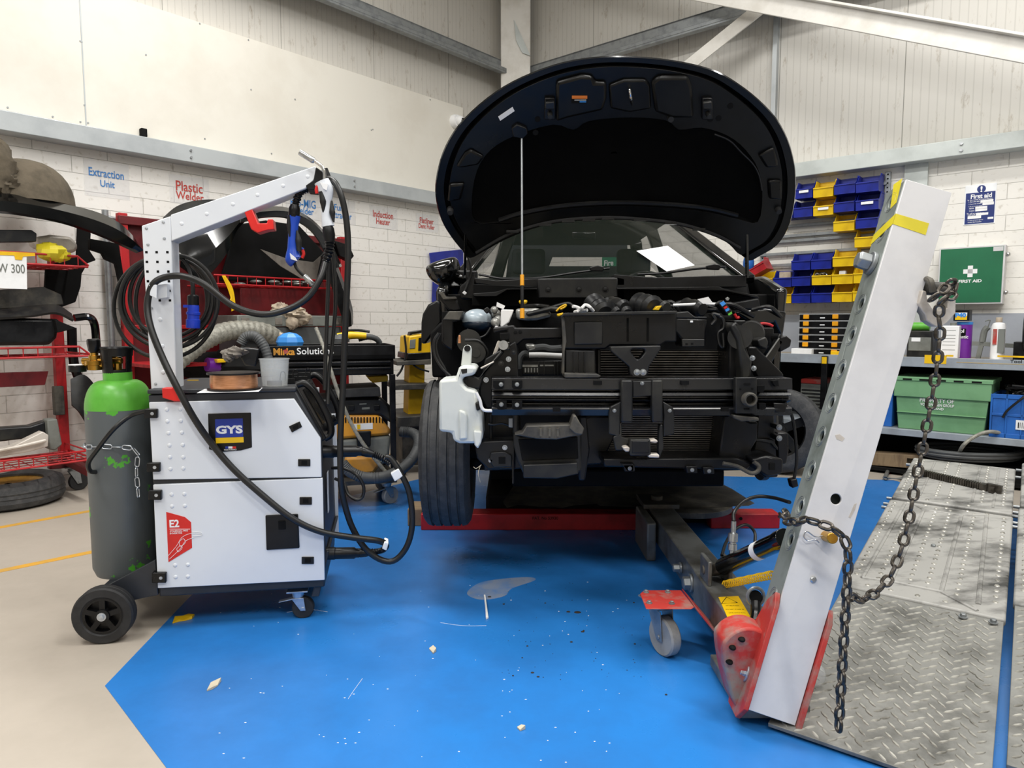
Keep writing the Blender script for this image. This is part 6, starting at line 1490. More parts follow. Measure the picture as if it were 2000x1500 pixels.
# purple tin
t, x0, x1_, d, r, z1 = tin(1866, 1897, 634, -.33, '', 'purple filler tin behind the white solvent can', 'filler_tin')
obj('tin_body', B().lathe([(r, 0), (r, z1 - BZ)], MX.Translation(RW.w(x0 + r, d + r, BZ)), 32), 'purple', t); obj('tin_lid', B().lathe([(r*1.02, z1 - BZ), (r*1.04, z1 - BZ + .006), (r*1.02, z1 - BZ + .02), (r*.9, z1 - BZ + .018)], MX.Translation(RW.w(x0 + r, d + r, BZ)), 32), 'lightblue', t)
obj('tin_patch', rbox(1874, 1884, d - .002, d + .02, BZ + (z1-BZ)*.62, BZ + (z1-BZ)*.88), 'black_matte', t)
obj('lettering', text_pix('ol', RW, 1875, 643, 1883, 650, d - .003, off=.03), 'white', t); obj('lettering', text_pix('astic', RW, 1875, 655, 1891, 661, d - .003, off=.02), 'white', t)
# box on top of them
zb_ = max(z1, rz_(632, -.30)) + .02
a = RW.lc(1862, 620, -.36); c = RW.lc(1890, 620, -.36); z1 = rz_(606, -.36)
t = thing('product_box', 'black box with blue and yellow label stacked on the purple tin', 'box', RW.w((a.x+c.x)/2, -.3, zb_), RW.rz)
obj('box_body', lbox(RW, a.x, c.x + .01, -.36, -.24, zb_, z1), 'black_plastic', t, .003); zm = zb_ + (z1-zb_)*.45
obj('label_yellow', lbox(RW, a.x + .012, c.x - .004, -.3615, -.355, zb_ + .008, zm), 'gys_yellow', t); obj('label_pale', lbox(RW, a.x + .012, c.x - .004, -.3615, -.355, zm, z1 - .02), 'paper', t)
obj('lettering', text_pix('P40', RW, 1866, 611, 1887, 620, -.362, off=.06), 'lightblue', t)
# bottle
a = RW.lc(1934, 650, -.48); c = RW.lc(1963, 650, -.48); r = (c.x-a.x)/2; z1 = rz_(632, -.48, 1948); z2 = rz_(621, -.48, 1948)
MB_ = MX.Translation(RW.w(a.x + r, -.48 + r, BZ))
t = thing('plastic_bottle', 'white plastic bottle with printed label near the bench front', 'bottle', RW.w(a.x + r, -.48 + r, BZ))
h1 = z1 - BZ; h2 = z2 - BZ
obj('bottle_body', B().lathe([(r*.92,0),(r,.01),(r,h1*.92),(r*.85,h1),(r*.42,h1+.008),(r*.42,h2-.02)], MB_, 32), 'white', t); obj('bottle_cap', B().lathe([(r*.46,h1+.01),(r*.46,h2),(r*.4,h2+.004)], MB_, 20), 'cloth', t)
obj('hazard_patch', rbox(1937, 1945, -.483, -.46, BZ + h1*.42, BZ + h1*.85), 'red_dusty', t); obj('print_patch', rbox(1947, 1960, -.483, -.46, BZ + h1*.2, BZ + h1*.85), 'case_grey', t)
# clamp tool
a = RW.lc(1913, 650, -.3); b = B(); zt2 = rz_(638, -.3); x = a.x
b.bar(RW.w(x, -.3, BZ), RW.w(x + .02, -.3, BZ + (zt2-BZ)*.55), .03, .03); b.bar(RW.w(x - .04, -.3, BZ + .11), RW.w(x + .34, -.3, BZ + .09), .03, .03); b.tube([RW.w(x + .02, -.3, BZ + .12), RW.w(x + .03, -.3, BZ + .2), RW.w(x + .05, -.3, zt2)], .022, 10, 4); b.tube([RW.w(x + .05,-.3,zt2), RW.w(x + .06,-.3,zt2 + .05), RW.w(x + .03,-.3,zt2 + .04)], .004, 6, 3)
bsingle('spray_gun', b, 'case_grey', 'dusty grey spray gun tool leaning behind the white bottle', 'tool', .003)
b = B(); x = RW.lc(1992, 650, -.5).x; b.box(x - .03, x + .12, -.52, -.35, BZ, BZ + .13, RW.M); b.rev(RW.w(x + .02, -.42, BZ + .2), RW.w(x + .05, -.42, BZ + .2), [(.15,0),(.17,.3),(.17,.7),(.15,1)], 32)
bsingle('bench_grinder', b, 'black_plastic', 'black bench machine with a round guard at the right edge', 'machine')
bsingle('paper_sheet', B().box(RW.lc(1858,690,-.56).x, RW.lc(1950,690,-.56).x, -.58, -.48, BZ, BZ + .003, RW.M), 'paper', 'white papers lying flat on the bench below the tins', 'paper', 0)
# green crate on the lower shelf
d = -.60; xa = RW.lc(1746, 790, d).x; xb = RW.lc(1934, 790, d).x; z0 = SZ; z1 = rz_(739, d, 1850); zm = rz_(778, d, 1850)
t = thing('storage_crate', 'green lidded plastic crate with white lettering on the lower bench shelf', 'crate', RW.w((xa+xb)/2, d + .2, z0), RW.rz)
b = B(); hx = .03
b.poly([RW.w(*p) for p in ((xa+hx,d+.02,z0),(xb-hx,d+.02,z0),(xb-hx,d+.40,z0),(xa+hx,d+.40,z0))], [RW.w(*p) for p in ((xa+.01,d+.005,zm),(xb-.01,d+.005,zm),(xb-.01,d+.42,zm),(xa+.01,d+.42,zm))])
obj('crate_tub', b, 'crate_green', t, .006); obj('crate_rim', lbox(RW, xa - .004, xb + .004, d - .008, d + .43, zm - .006, z1 - .025), 'crate_green', t, .006)
obj('crate_lid', lbox(RW, xa - .012, xb + .012, d - .014, d + .44, z1 - .03, z1), 'crate_green', t, .005)
b = B()
for k in range(5): x = xa + (xb-xa)*(.14 + .18*k); b.box(x - .03, x + .03, d - .0155, d, z1 - .024, z1 - .012, RW.M)
obj('lid_slots', b, 'black_matte', t)
b = B(); zr = z0 + (zm - z0)*.5; b.box(xa + .02, xb - .02, d - .002, d + .02, zr, zr + .006, RW.M); obj('crate_ridge', b, 'crate_green', t, .002)
for s, r_ in (('PROPERTY OF', (1796, 779, 1863, 786.5)), ('VOLKSWAGEN GROUP', (1797, 788.5, 1863, 794)), ('IRELAND', (1811, 796, 1843, 800.5))):
    obj('lettering', text_pix(s, RW, *r_, d - .006 if r_[1] < 778 else d + .0035, off=.012), 'white', t)
# blue crates
d = -.60; xa = RW.lc(1936, 800, d).x; xb = RW.lc(2060, 800, d).x; z1 = rz_(770, d, 1960)
t = thing('storage_crate', 'blue open crate full of black cables right of the green crate', 'crate', RW.w((xa+xb)/2, d + .2, SZ), RW.rz)
b = B(); w_ = .012
b.box(xa, xb, d, d + w_, SZ, z1, RW.M); b.box(xa, xb, d + .38, d + .38 + w_, SZ, z1, RW.M); b.box(xa, xa + w_, d, d + .39, SZ, z1, RW.M); b.box(xb - w_, xb, d, d + .39, SZ, z1, RW.M); b.box(xa, xb, d, d + .39, SZ, SZ + w_, RW.M)
obj('crate_tub', b, 'crate_blue', t, .003)
b = B(); b.box(xa - .004, xb + .004, d - .006, d, z1 - .03, z1, RW.M); b.box(xa - .004, xb + .004, d - .006, d, SZ, SZ + .03, RW.M)
for k in range(5): x = xa + (xb-xa)*k/4; b.box(x - .006, x + .006, d - .006, d, SZ, z1, RW.M)
b.box(xa, xb, d - .006, d, SZ + (z1-SZ)*.5, SZ + (z1-SZ)*.56, RW.M); obj('crate_ribs', b, 'crate_blue', t, .002)
a = RW.lc(1984, 830, d); obj('barcode_label', lbox(RW, a.x, a.x + .12, d - .008, d - .005, a.z - .03, a.z + .035), 'paper', t)
b = B()
for k in range(9): b.box(a.x + .012 + k*.011, a.x + .012 + k*.011 + (.003 + .003*(k % 3 == 0)), d - .0085, d - .007, a.z - .02, a.z + .02, RW.M)
obj('barcode_lines', b, 'black_matte', t)
b = B(); rng = random.Random(9)
for k in range(9):
    pts = [RW.w(xa + .04 + rng.random()*(xb-xa-.1), d + .04 + rng.random()*.3, z1 - .03 + rng.random()*.09) for _ in range(5)]; b.tube(pts, .009, 8, 6)
b.tube([RW.w(xa + .22, d + .05, z1 + .03), RW.w(xa + .2, d - .02, z1 + .01), RW.w(xa + .1, d - .02, z1 - .1), RW.w(xa + .07, d - .02, z1 - .16)], .008, 8, 5)
single('cable_tangle', b, 'cable', 'tangle of black cables heaped in the blue crate', 'cables', kind='stuff')
xa = RW.lc(1722, 800, -.55).x; xb = RW.lc(1743, 800, -.55).x
single('storage_crate', lbox(RW, xa - .1, xb, -.55, -.2, SZ, rz_(770, -.55, 1735)), 'crate_blue', 'blue crate half hidden behind the tower left of the green crate', 'crate', bevel=.006)
# red topped vent box under the bench
xa = RW.lc(1563, 780, -.45).x; xb = RW.lc(1609, 780, -.45).x; z1 = rz_(745, -.45, 1585)
t = thing('louvred_box', 'louvred grey box with a red top on the lower bench shelf', 'box', RW.w((xa+xb)/2, -.3, SZ), RW.rz)
obj('box_body', lbox(RW, xa, xb, -.45, -.15, SZ, z1 - .02), 'case_grey', t, .004); obj('box_top', lbox(RW, xa, xb, -.46, -.14, z1 - .02, z1 + .02), 'red_dusty', t, .01)
b = B()
for k in range(8): z = SZ + .03 + k*(z1 - SZ - .08)/8; b.box(xa + .01, xb - .01, -.455, -.448, z, z + .012, RW.M)
obj('louvres', b, 'grey_black', t)
# first aid box and sign
d = -.11; A1 = RW.lc(1832, 540, d); A2 = RW.lc(1961, 540, d); zt3 = rz_(481, d, 1900); zb3 = rz_(594, d, 1900)
t = thing('first_aid_box', 'green first aid cabinet with white cross on the right wall', 'first aid box', RW.w((A1.x+A2.x)/2, -.05, zb3), RW.rz)
obj('cabinet_body', lbox(RW, A1.x, A2.x, d + .01, 0, zb3, zt3), 'tow_white', t, .003); obj('cabinet_frame', lbox(RW, A1.x, A2.x, d, d + .03, zb3, zt3), 'tow_white', t, .004)
obj('cabinet_door', lbox(RW, A1.x + .012, A2.x - .012, d - .003, d + .01, zb3 + .012, zt3 - .012), 'aid_green', t)
cc = RW.lc(1895, 530, d - .003); b = B(); b.box(cc.x - .045, cc.x + .045, d - .005, d - .002, cc.z - .0165, cc.z + .0165, RW.M); b.box(cc.x - .0165, cc.x + .0165, d - .005, d - .002, cc.z - .043, cc.z + .043, RW.M); obj('white_cross', b, 'white', t)
obj('lettering', text_pix('FIRST AID', RW, 1872, 546, 1917, 552, d - .0034, off=.03), 'white', t)
obj('pale_sticker', lbox(RW, A2.x - .075, A2.x - .014, d - .005, d - .002, zt3 - .045, zt3 - .014), 'tow_white', t)
for y in (497, 571):
    q = RW.lc(1967, y, -.06); obj('door_catch', B().ell(RW.w(A2.x + .012, -.07, q.z), .018, .018, .018), 'chrome', t)
A1 = RW.lc(1884, 400, 0); A2 = RW.lc(1945, 400, 0); zt4 = rz_(360, 0, 1915); zb4 = rz_(438, 0, 1915)
t = thing('first_aid_sign', 'blue and white first aid instruction notice on the right wall', 'sign', RW.w((A1.x+A2.x)/2, -.003, zb4), RW.rz)
obj('sign_sheet', lbox(RW, A1.x, A2.x, -.004, -.0005, zb4, zt4), 'paper', t); zc4 = zt4 - (zt4-zb4)*.20
obj('blue_field', lbox(RW, A1.x + .006, A2.x - .006, -.005, -.003, zb4 + .006, zc4), 'sign_blue', t, .0005)
cq = RW.lc(1917, 369, -.004); obj('mandatory_disc', B().cyl(RW.w(cq.x, -.003, cq.z), RW.w(cq.x, -.0055, cq.z), .028, n=28), 'sign_blue', t)
obj('exclamation', text_pix('!', RW, 1915, 363.5, 1919, 375, -.0056, off=.03), 'white', t); obj('lettering', text_pix('First aid', RW, 1896, 378, 1937, 387, -.0052, off=.03), 'white', t)
for s, r_ in (('In the event of injury/illness', (1890, 388, 1938, 391)), ('1. Get a first aider', (1892, 392.5, 1914, 395)), ('2. Report the accident', (1892, 397, 1917, 399.5)), ('3. Do not move the casualty', (1892, 401.5, 1918, 404)), ('name', (1893, 406, 1902, 408.5)), ('location', (1893, 410.5, 1903, 413)), ('To call an ambulance', (1888, 415, 1922, 418)), ('dial', (1890, 419, 1904, 421)), ('In case of emergency', (1890, 429, 1920, 431)), ('contact the first aider', (1890, 432.5, 1917, 434.5))):
    obj('small_lettering', text_pix(s, RW, *r_, -.0052), 'white', t)
b = B()
for x0_, y0_, x1_, y1_ in ((1915,391,1940,394),(1919,395.5,1941,399),(1905,404,1928,407),(1905,408,1928,411),(1906,416.5,1930,419),(1890,422.5,1916,426),(1929,424,1940,427)):
    a = RW.lc(x0_, y0_, -.005); c = RW.lc(x1_, y1_, -.005); b.box(a.x, c.x, -.0056, -.004, c.z, a.z, RW.M)
obj('blank_fields', b, 'white', t)
# ---- small parts bins on wall rails
hr = thing('bin_rail_frame', 'grey slotted rail frame on the right wall carrying the small parts bins', 'rack', RW.w(3.0, -.02, 1.1), RW.rz)
x0 = RW.lc(1484, 500, -.03).x; x1_ = RW.lc(1726, 500, -.03).x
def fb_(x, y): return (1440 + x/3.571, 300 + y/3.571)
for px, ya, yb in ((1490, 486, 600), (1728, 336, 600)):
    q = RW.lc(px, 480, -.03).x; obj('slotted_upright', lbox(RW, q - .02, q + .02, -.03, -.001, rz_(yb, -.03, px), rz_(ya, -.03, px)), 'galv', hr, .002)
    b = B(); z = rz_(yb, -.03, px) + .02
    while z < rz_(ya, -.03, px): b.box(q - .006, q + .006, -.0305, -.028, z, z + .012, RW.M); z += .035
    obj('upright_slots', b, 'black_matte', hr)
rails_y = [(420,), ]
rows_px = {'r1': 384, 'r2': 421, 'r3': 448, 'r4': 478, 'e1': 468, 'e2': 503, 'A': 526, 'Bq': 557, 'C': 591}
for k, y in rows_px.items():
    z = rz_(y - 10, -.03, 1620); obj('wall_rail', lbox(RW, x0, x1_, -.045, -.02, z, z + .025), 'galv', hr, .002)
def bin_mesh(nm, W_, Dp_, Hh, m, root):
    t = .004; b = B()
    sidep = [(0,0),(0,Hh),(-Dp_*.55,Hh),(-Dp_*.8,Hh*.62),(-Dp_,Hh*.5),(-Dp_*.96,0)]
    for x in (-W_/2, W_/2 - t): b.poly([V((x, y, z)) for y, z in sidep], [V((x + t, y, z)) for y, z in sidep])
    b.box(-W_/2, W_/2, -t, 0, 0, Hh); b.box(-W_/2, W_/2, -Dp_*.96, 0, 0, t)
    b.poly([V((-W_/2, -Dp_, Hh*.5)), V((W_/2, -Dp_, Hh*.5)), V((W_/2, -Dp_*.955, 0)), V((-W_/2, -Dp_*.955, 0))], [V((-W_/2, -Dp_ + t, Hh*.5)), V((W_/2, -Dp_ + t, Hh*.5)), V((W_/2, -Dp_*.955 + t, 0)), V((-W_/2, -Dp_*.955 + t, 0))])
    b.box(-W_/2, W_/2, -Dp_ - .006, -Dp_ + .002, Hh*.47, Hh*.54)
    for x in (-W_/2 - .003, W_/2 - .001): b.box(x, x + .004, -Dp_*.55, 0, Hh - .012, Hh)
    return obj('bin_body', b, m, root, .0012)
bins = [  # row, left px, right px, bottom py (crop), colour, words
 ('top', 398, 525, 318, 'b', 1), ('top', 525, 668, 310, 'y', 0), ('top', 670, 822, 288, 'b', 0), ('top', 822, 985, 275, 'b', 0),
 ('second', 300, 385, 455, 'b', 0), ('second', 387, 525, 448, 'b', 0), ('second', 525, 668, 437, 'y', 1), ('second', 668, 815, 412, 'b', 0), ('second', 820, 985, 400, 'b', 1),
 ('third', 665, 815, 545, 'y', 0), ('third', 820, 980, 525, 'b', 0), ('fourth', 812, 970, 655, 'y', 0),
 ('upper', 372, 508, 815, 'b', 0), ('upper', 510, 655, 808, 'b', 0), ('upper', 660, 820, 790, 'y', 0),
 ('middle', 118, 245, 935, 'y', 0), ('middle', 245, 375, 932, 'b', 0), ('middle', 375, 508, 925, 'b', 0), ('middle', 515, 655, 918, 'y', 0), ('middle', 655, 805, 912, 'y', 0), ('middle', 805, 950, 905, 'y', 0),
 ('bottom', 112, 245, 1045, 'b', 0), ('bottom', 243, 375, 1045, 'y', 0), ('bottom', 375, 508, 1043, 'b', 0), ('bottom', 512, 655, 1040, 'b', 0), ('bottom', 655, 800, 1035, 'y', 0), ('bottom', 800, 940, 1030, 'y', 0)]
protos = {}; labelled = []
BDp, BH = .17, .148
fpl = -.03 - BDp
cnt = {}
for row, xa_, xb_, yb_, col, lab_ in bins: cnt[row] = cnt.get(row, 0) + 1
idx = {}
ordn = ['leftmost', 'second', 'third', 'fourth', 'fifth', 'sixth']
for row, xa_, xb_, yb_, col, lab_ in bins:
    idx[row] = idx.get(row, 0) + 1; i = idx[row]; n = cnt[row]
    pa1 = RW.lc(*fb_(xa_, yb_), fpl); pb1 = RW.lc(*fb_(xb_, yb_), fpl)
    W_ = pb1.x - pa1.x - .006; loc = RW.w((pa1.x + pb1.x)/2, -.03, pa1.z)
    grp = 'upper' if row in ('top', 'second', 'third', 'fourth') else 'lower'
    where = ordn[i-1] + ('' if i == 1 else ' from left')
    cn = 'blue' if col == 'b' else 'yellow'
    lbl = {'top': 'in the top row under the grey rail', 'second': 'in the second row from the top', 'third': 'in the third row from the top', 'fourth': 'hanging alone below the third row beside the tower', 'upper': 'in the highest row of the lower bins', 'middle': 'in the middle row of the lower bins', 'bottom': 'in the bottom row just above the organiser stack'}[row]
    lbl = f'{cn} parts bin {lbl}' if row == 'fourth' else f'{where} {cn} parts bin {lbl}' if i == 1 else f'{cn} parts bin, {where}, {lbl}'
    if col not in protos:
        t = thing('parts_bin', lbl, 'bin', loc, RW.rz, 'small parts bins on the right wall'); WM[t.name] = MX.Identity(4)
        bin_mesh('bin_body', .16, BDp, BH, 'bin_blue' if col == 'b' else 'bin_yellow', t); protos[col] = t
    else: t = dup(protos[col], loc, RW.rz, lbl)
    t.scale = (W_/.16, 1, 1)
    if lab_: labelled.append(t)
for t in labelled:
    b = B(); b.box(-.04, .045, -BDp - .0075, -BDp - .005, BH*.30, BH*.44); l_ = obj('bin_label', b, 'paper', None); l_.parent = t
rr_ = RW.lc(*fb_(200, 860), fpl + .04)
t = thing('parts_bin', 'tilted red parts bin lying on top of the yellow and blue bins', 'bin', RW.w(rr_.x - .02, -.12, rr_.z + .03), RW.rz, 'small parts bins on the right wall'); WM[t.name] = MX.Identity(4)
bin_mesh('bin_body', .16, BDp, BH*.8, 'bin_red', t); t.rotation_euler = (0, R(-27), RW.rz)
# things in the bins
b = B(); q = RW.lc(*fb_(340, 850), fpl + .08); b.box(q.x - .05, q.x + .05, fpl + .05, fpl + .1, q.z - .05, q.z + .03, RW.M); single('carton', b, 'cloth', 'small cardboard pack standing in a blue bin of the middle row', 'pack', bevel=.003)
b = B(); q = RW.lc(*fb_(590, 840), fpl + .08)
for k in range(5): b.tube([RW.w(q.x - .06 + .02*k + .03*math.sin(a + k), fpl + .08 + .02*math.cos(a), q.z - .02 + .03*math.sin(a*1.5 + k)) for a in (0, 1.2, 2.4, 3.6, 4.8)], .008, 8, 5)
single('wire_clips', b, 'steel', 'grey metal clips heaped in a yellow bin of the middle row', 'clips', kind='stuff')
b = B(); q = RW.lc(*fb_(735, 835), fpl + .08); b.box(q.x - .02, q.x + .03, fpl + .05, fpl + .1, q.z - .06, q.z + .02, RW.M); single('carton', b, 'paper', 'white paper packet in a yellow bin beside the metal clips', 'pack', bevel=.003)
# blue bag / gloves hanging behind the car
b = B(); q = P(1462, 515, 6.4); b.ell(q, .05, .04, .085); b.ell(q + V((.0, 0, .07)), .03, .03, .04)
single('work_glove', b, 'crate_blue', 'blue work gloves hanging on the rail behind the bonnet hinge', 'gloves')
# floor along the bench
hc_ = RW.at(1893, 893, -.40); pts = []
for k in range(6):
    for a in range(0, 360, 30): t_ = R(a); rr = .30 + .03*(k % 3); pts.append(hc_ + V((rr*1.0*math.cos(t_), .75*rr*math.sin(t_), .012 + .022*(k//2) + .001*a/30)))
single('hose_coil', B().tube(pts, .013, 8, 3), 'hose_grey', 'grey hose coiled on the floor under the bench behind the ramp', 'hose')
single('air_hose', B().tube([RW.at(1868, 900, -.5), RW.at(1880, 872, BD - .1), RW.at(1905, 852, BD - .06), RW.at(1935, 843, BD - .03), RW.at(1970, 850, BD + .1)], .013, 10, 6), 'hose_silver', 'pale grey hose bending up over the lower bench shelf', 'hose')
a = RW.at(1690, 893, -.50); c = RW.at(1800, 901, -.50); pz0 = hc_.z - .03; obj('plinth_board', lbox(RW, bx_0 + .2, 7.0, -.60, -.03, .02, min(pz0, a.z - .05)), 'black_matte', wb_); obj('plinth_step', lbox(RW, RW.lc(1810,890,-.4).x - .1, 7.0, -.56, -.04, min(pz0, a.z - .05), pz0), 'black_matte', wb_); b = B(); b.bar(a, c, .12, .10); single('timber_plank', b, 'wood', 'brown timber plank on the floor below the bench', 'plank', bevel=.004)
b = B()
l = [PZ(x, y, .02) for x, y in ((1695,907),(1770,925),(1762,935),(1730,934),(1735,915))]; b.tube(l, .012, 8, 0); b.tube([PZ(1728,933,.02), PZ(1738,912,.02)], .014, 8, 0)
single('steel_frame', b, 'beam_grey', 'bent dark steel bar on the floor beside the far ramp end', 'bar')
single('card_scrap', B().poly([PZ(x, y, .004) for x, y in ((1716,919),(1735,915),(1757,922),(1738,926))], [PZ(x, y, .001) for x, y in ((1716,919),(1735,915),(1757,922),(1738,926))]), 'dark_red', 'dark red card scrap on the beige floor by the blue bay edge', 'scrap')
# loose wheel standing by the bench
wc = P(1522, 826, 5.35); lw = thing('spare_wheel', 'loose car wheel standing on the floor behind the stripped car corner', 'wheel', (wc.x, wc.y, 0)); rW = .325
WM[lw.name] = MX.Identity(4); lw.location = (0,0,0)
tl_ = tyre((0, 0, 0), rW, .2, lw); lw.location = (wc.x, wc.y, rW); lw.rotation_euler = (0, R(6), R(58))
# green fire sign behind the car, seen through its glass
a = RW.lc(1176, 514, -.01); c = RW.lc(1215, 514, -.01)
t = thing('fire_sign', 'green sign reading Fire seen through the car windows', 'sign', RW.w((a.x+c.x)/2, -.005, rz_(523, -.01, 1190)), RW.rz)
obj('sign_panel', lbox(RW, a.x, c.x + .05, -.01, -.001, rz_(523, -.01, 1190), rz_(500, -.01, 1190)), 'fire_green', t); obj('lettering', text_pix('Fire', RW, 1180, 508, 1198, 519, -.011, off=.02), 'white', t)
# ---- litter on the blue floor
def scrap(label, pts, m, h=.004, cat='scrap', name='floor_scrap'):
    b = B(); b.poly([PZ(x, y, .002) + V((0,0,h*(1 + (k % 3)))) for k, (x, y) in enumerate(pts)], [PZ(x, y, .0022) for x, y in pts]); return single(name, b, m, label, cat)
scrap('torn yellow tape scrap on the floor edge below the welding machine', [(337,1218),(342,1207),(358,1208),(368,1200),(380,1203),(375,1209),(360,1213),(350,1214)], 'yellow_plastic')
scrap('small brown leaf on the blue floor near the front', [(404,1350),(412,1337),(432,1330),(425,1340),(414,1347)], 'leaf')
scrap('thin white plastic strip on the blue floor before the car', [(945,1163),(948,1165),(951,1190),(954,1208),(949,1210),(948,1190)], 'white')
scrap('pale paper crumb on the blue floor near the bottom edge', [(1010,1422),(1018,1420),(1026,1424),(1016,1428)], 'leaf')
scrap('pale flake on the blue floor left of the front castor', [(838,1268),(846,1264),(852,1272),(846,1277)], 'leaf')
b = B(); rng = random.Random(4)
for (x, y, s) in [(1128,1196,.014),(1138,1234,.007),(1116,1254,.005),(1110,1195,.008),(1065,1178,.004),(1238,1177,.004),(1040,1314,.006),(1051,1322,.005),(1020,1285,.003),(1030,1262,.004),(984,1180,.005),(956,1166,.008),(1301,1357,.004),(1002,1320,.003),(1240,1258,.004),(1140,1232,.004)]:
    c_ = PZ(x, y, .002); b.ell(c_, s, s*.7, .003)
for k in range(60):
    c_ = PZ(rng.uniform(980, 1260), rng.uniform(1120, 1330), .002); b.ell(c_, rng.uniform(.001, .0026), .0016, .0012, n=6, m=4)
single('dirt_specks', b, 'debris', 'scattered dark dirt specks on the blue floor before the car', 'dirt', kind='stuff')
b = B()
for k in range(90):
    c_ = PZ(rng.uniform(420, 1250), rng.uniform(1130, 1490), .002); b.ell(c_, rng.uniform(.001, .004), .0015, .0008, n=6, m=4)
for l in ([(680,1365),(690,1350),(708,1325)], [(560,1196),(600,1190),(640,1195)], [(860,1216),(905,1222),(950,1222)]):
    b.tube([PZ(x, y, .002) for x, y in l], .0006, 5, 4)
single('paint_flecks', b, 'white', 'scattered pale flecks and scratches on the blue floor', 'flecks', kind='stuff')
# ================================================================ LEFT SIDE: parts racks, tool trolley
def LB(m, name, pts, d0, d1, par=None, bev=.003, **k): return obj(name, B().pix(LW, pts, d0, d1, **k), m, par, bev)
def LS(m, name, pts, d0, d1, label, cat, bev=.003, group=None): return single(name, B().pix(LW, pts, d0, d1), m, label, cat, group, bev)
def Lp(x, y, d): return LW.at(x, y, d)
def basket(par, t0, t1, b0, b1, d0, d1, step=.075):
    """wire shelf: front top rail t0-t1, front bottom rail b0-b1 (pixels at d0), running back to d1"""
    T0, T1, B0, B1 = (LW.lc(*p, d0) for p in (t0, t1, b0, b1)); zt_ = (T0.z + T1.z)/2; zb_ = (B0.z + B1.z)/2; xa, xb = min(T0.x, B0.x), T1.x; xe = B1.x
    b = B(); r = .0065; w = LW.w
    b.tube([w(xa, d0, zt_), w(xb, d0, zt_), w(xe, d0, zb_ + .01)], r, 8, 0); b.tube([w(xa, d0, zb_), w(xe, d0, zb_)], r, 8, 0)
    b.tube([w(xe, d0, zb_ + .01), w(xe, d1, zb_ + .01)], r, 8, 0); b.tube([w(xa, d1, zb_), w(xe, d1, zb_)], r, 8, 0); b.tube([w(xb, d0, zt_), w(xb, d1, zt_)], r*.8, 8, 0)
    x = xb
    while x > xa: b.tube([w(x, d0, zt_), w(x, d0, zb_), w(x, d1, zb_)], .0035, 6, 0); x -= step
    d = d0 + .09
    while d < d1: b.tube([w(xa, d, zb_), w(xe, d, zb_)], .0035, 6, 0); d += .09
    obj('wire_basket', b, 'red_paint', par); return zb_, xe
# ---- red rack at the far left
x = LW.lc(118, 700, -.16)
rk = thing('parts_rack', 'red wire shelf rack on castors full of car parts at the far left', 'rack', LW.w(x.x, -.2, 0), LW.rz)
zA_, xe = basket(rk, (-150, 482), (152, 500), (-150, 506), (172, 520), -.60, -.16)
zB_, _ = basket(rk, (-150, 684), (155, 677), (-150, 706), (175, 694), -.60, -.16)
zC_, _ = basket(rk, (-150, 927), (172, 874), (-150, 948), (180, 891), -.60, -.16)
px_ = x.x
obj('rack_post', lbox(LW, px_ - .03, px_ + .03, -.16, -.10, .22, LW.lc(118, 470, -.16).z), 'red_paint', rk, .004)
obj('rack_post', lbox(LW, px_ - 1.5, px_ - 1.44, -.16, -.10, .22, LW.lc(118, 470, -.16).z), 'red_paint', rk, .004)
b = B(); b.bar(LW.w(px_ - .0, -.13, .22), LW.w(px_ + .0, -.62, .20), .05, .05); b.bar(LW.w(px_ - .1, -.14, .2), LW.w(px_ + .75, -.14, .13), .05, .06); obj('rack_foot', b, 'dark_red', rk, .004)
for f in (0, -1.45):
    p = LW.w(px_ + .04 + f, -.16, 0); caster((p.x, p.y), LW.rz, .06, .035, .17, rk, 'rubber', 'galv', False)
LB('dark_red', 'red_panel', [(-60,730),(95,725),(88,752),(-60,760)], -.45, -.43, rk)
obj('hinge_bracket', lbox(LW, px_ - .06, px_ - .0, -.20, -.15, LW.lc(105, 812, -.2).z, LW.lc(105, 755, -.2).z), 'dusty_black', rk, .006)
# parts lying on it
b = B().ribbon([Lp(x, y, -.62) for x, y in ((-120,368),(0,377),(60,384),(120,397),(180,411),(225,430),(255,455),(278,488))], [Lp(x, y, -.70) for x, y in ((-120,405),(0,412),(60,420),(120,432),(175,450),(215,466),(245,480),(272,492))], .02, off=LW.ey*-.05)
bp = single('bumper_cover', b, 'black_gloss', 'glossy black bumper cover lying across the top of the red rack', 'car part')
LS('black_matte', 'bumper_bracket', [(176,466),(232,476),(246,565),(236,560),(226,515),(206,506),(200,495),(176,487)], -.5, -.46, 'black bracket hanging under the glossy bumper cover', 'car part')
LS('black_matte', 'wheel_arch_liner', [(152,440),(178,455),(176,490),(188,508),(172,514),(160,535),(158,560),(148,590),(120,600),(85,600),(90,520),(150,500)], -.22, -.19, 'black wheel arch liner standing behind the red rack post', 'car part', .006)
b = B(); c = Lp(48, 400, -.35); b.loft([[c + LW.ex*(.27*math.cos(t)*s) + LW.ey*(.3*math.sin(t)*s) + V((0,0,.27*math.cos(a))) for t in [2*PI*i/28 for i in range(28)]] for a, s in [(PI/2*(1 - k/8), math.sin(PI/2*(1 - k/8))**.8 if k < 8 else .02) for k in range(9)]])
single('dust_cover', b, 'fabric_brown', 'dusty brown domed cover resting on top of the red rack', 'cover')
b = B(); lump(b, Lp(-8, 330, -.55), .10, .08, .17, 51, .18); lump(b, Lp(8, 358, -.56), .08, .06, .07, 53, .2)
single('hanging_cloth', b, 'fabric_brown', 'brown cloth bundle at the far left edge above the rack', 'cloth')
LS('grey_black', 'grille_insert', [(-60,448),(62,449),(72,456),(71,472),(-60,474)], -.58, -.5, 'black plastic grille insert on the top shelf of the red rack', 'car part', .004)
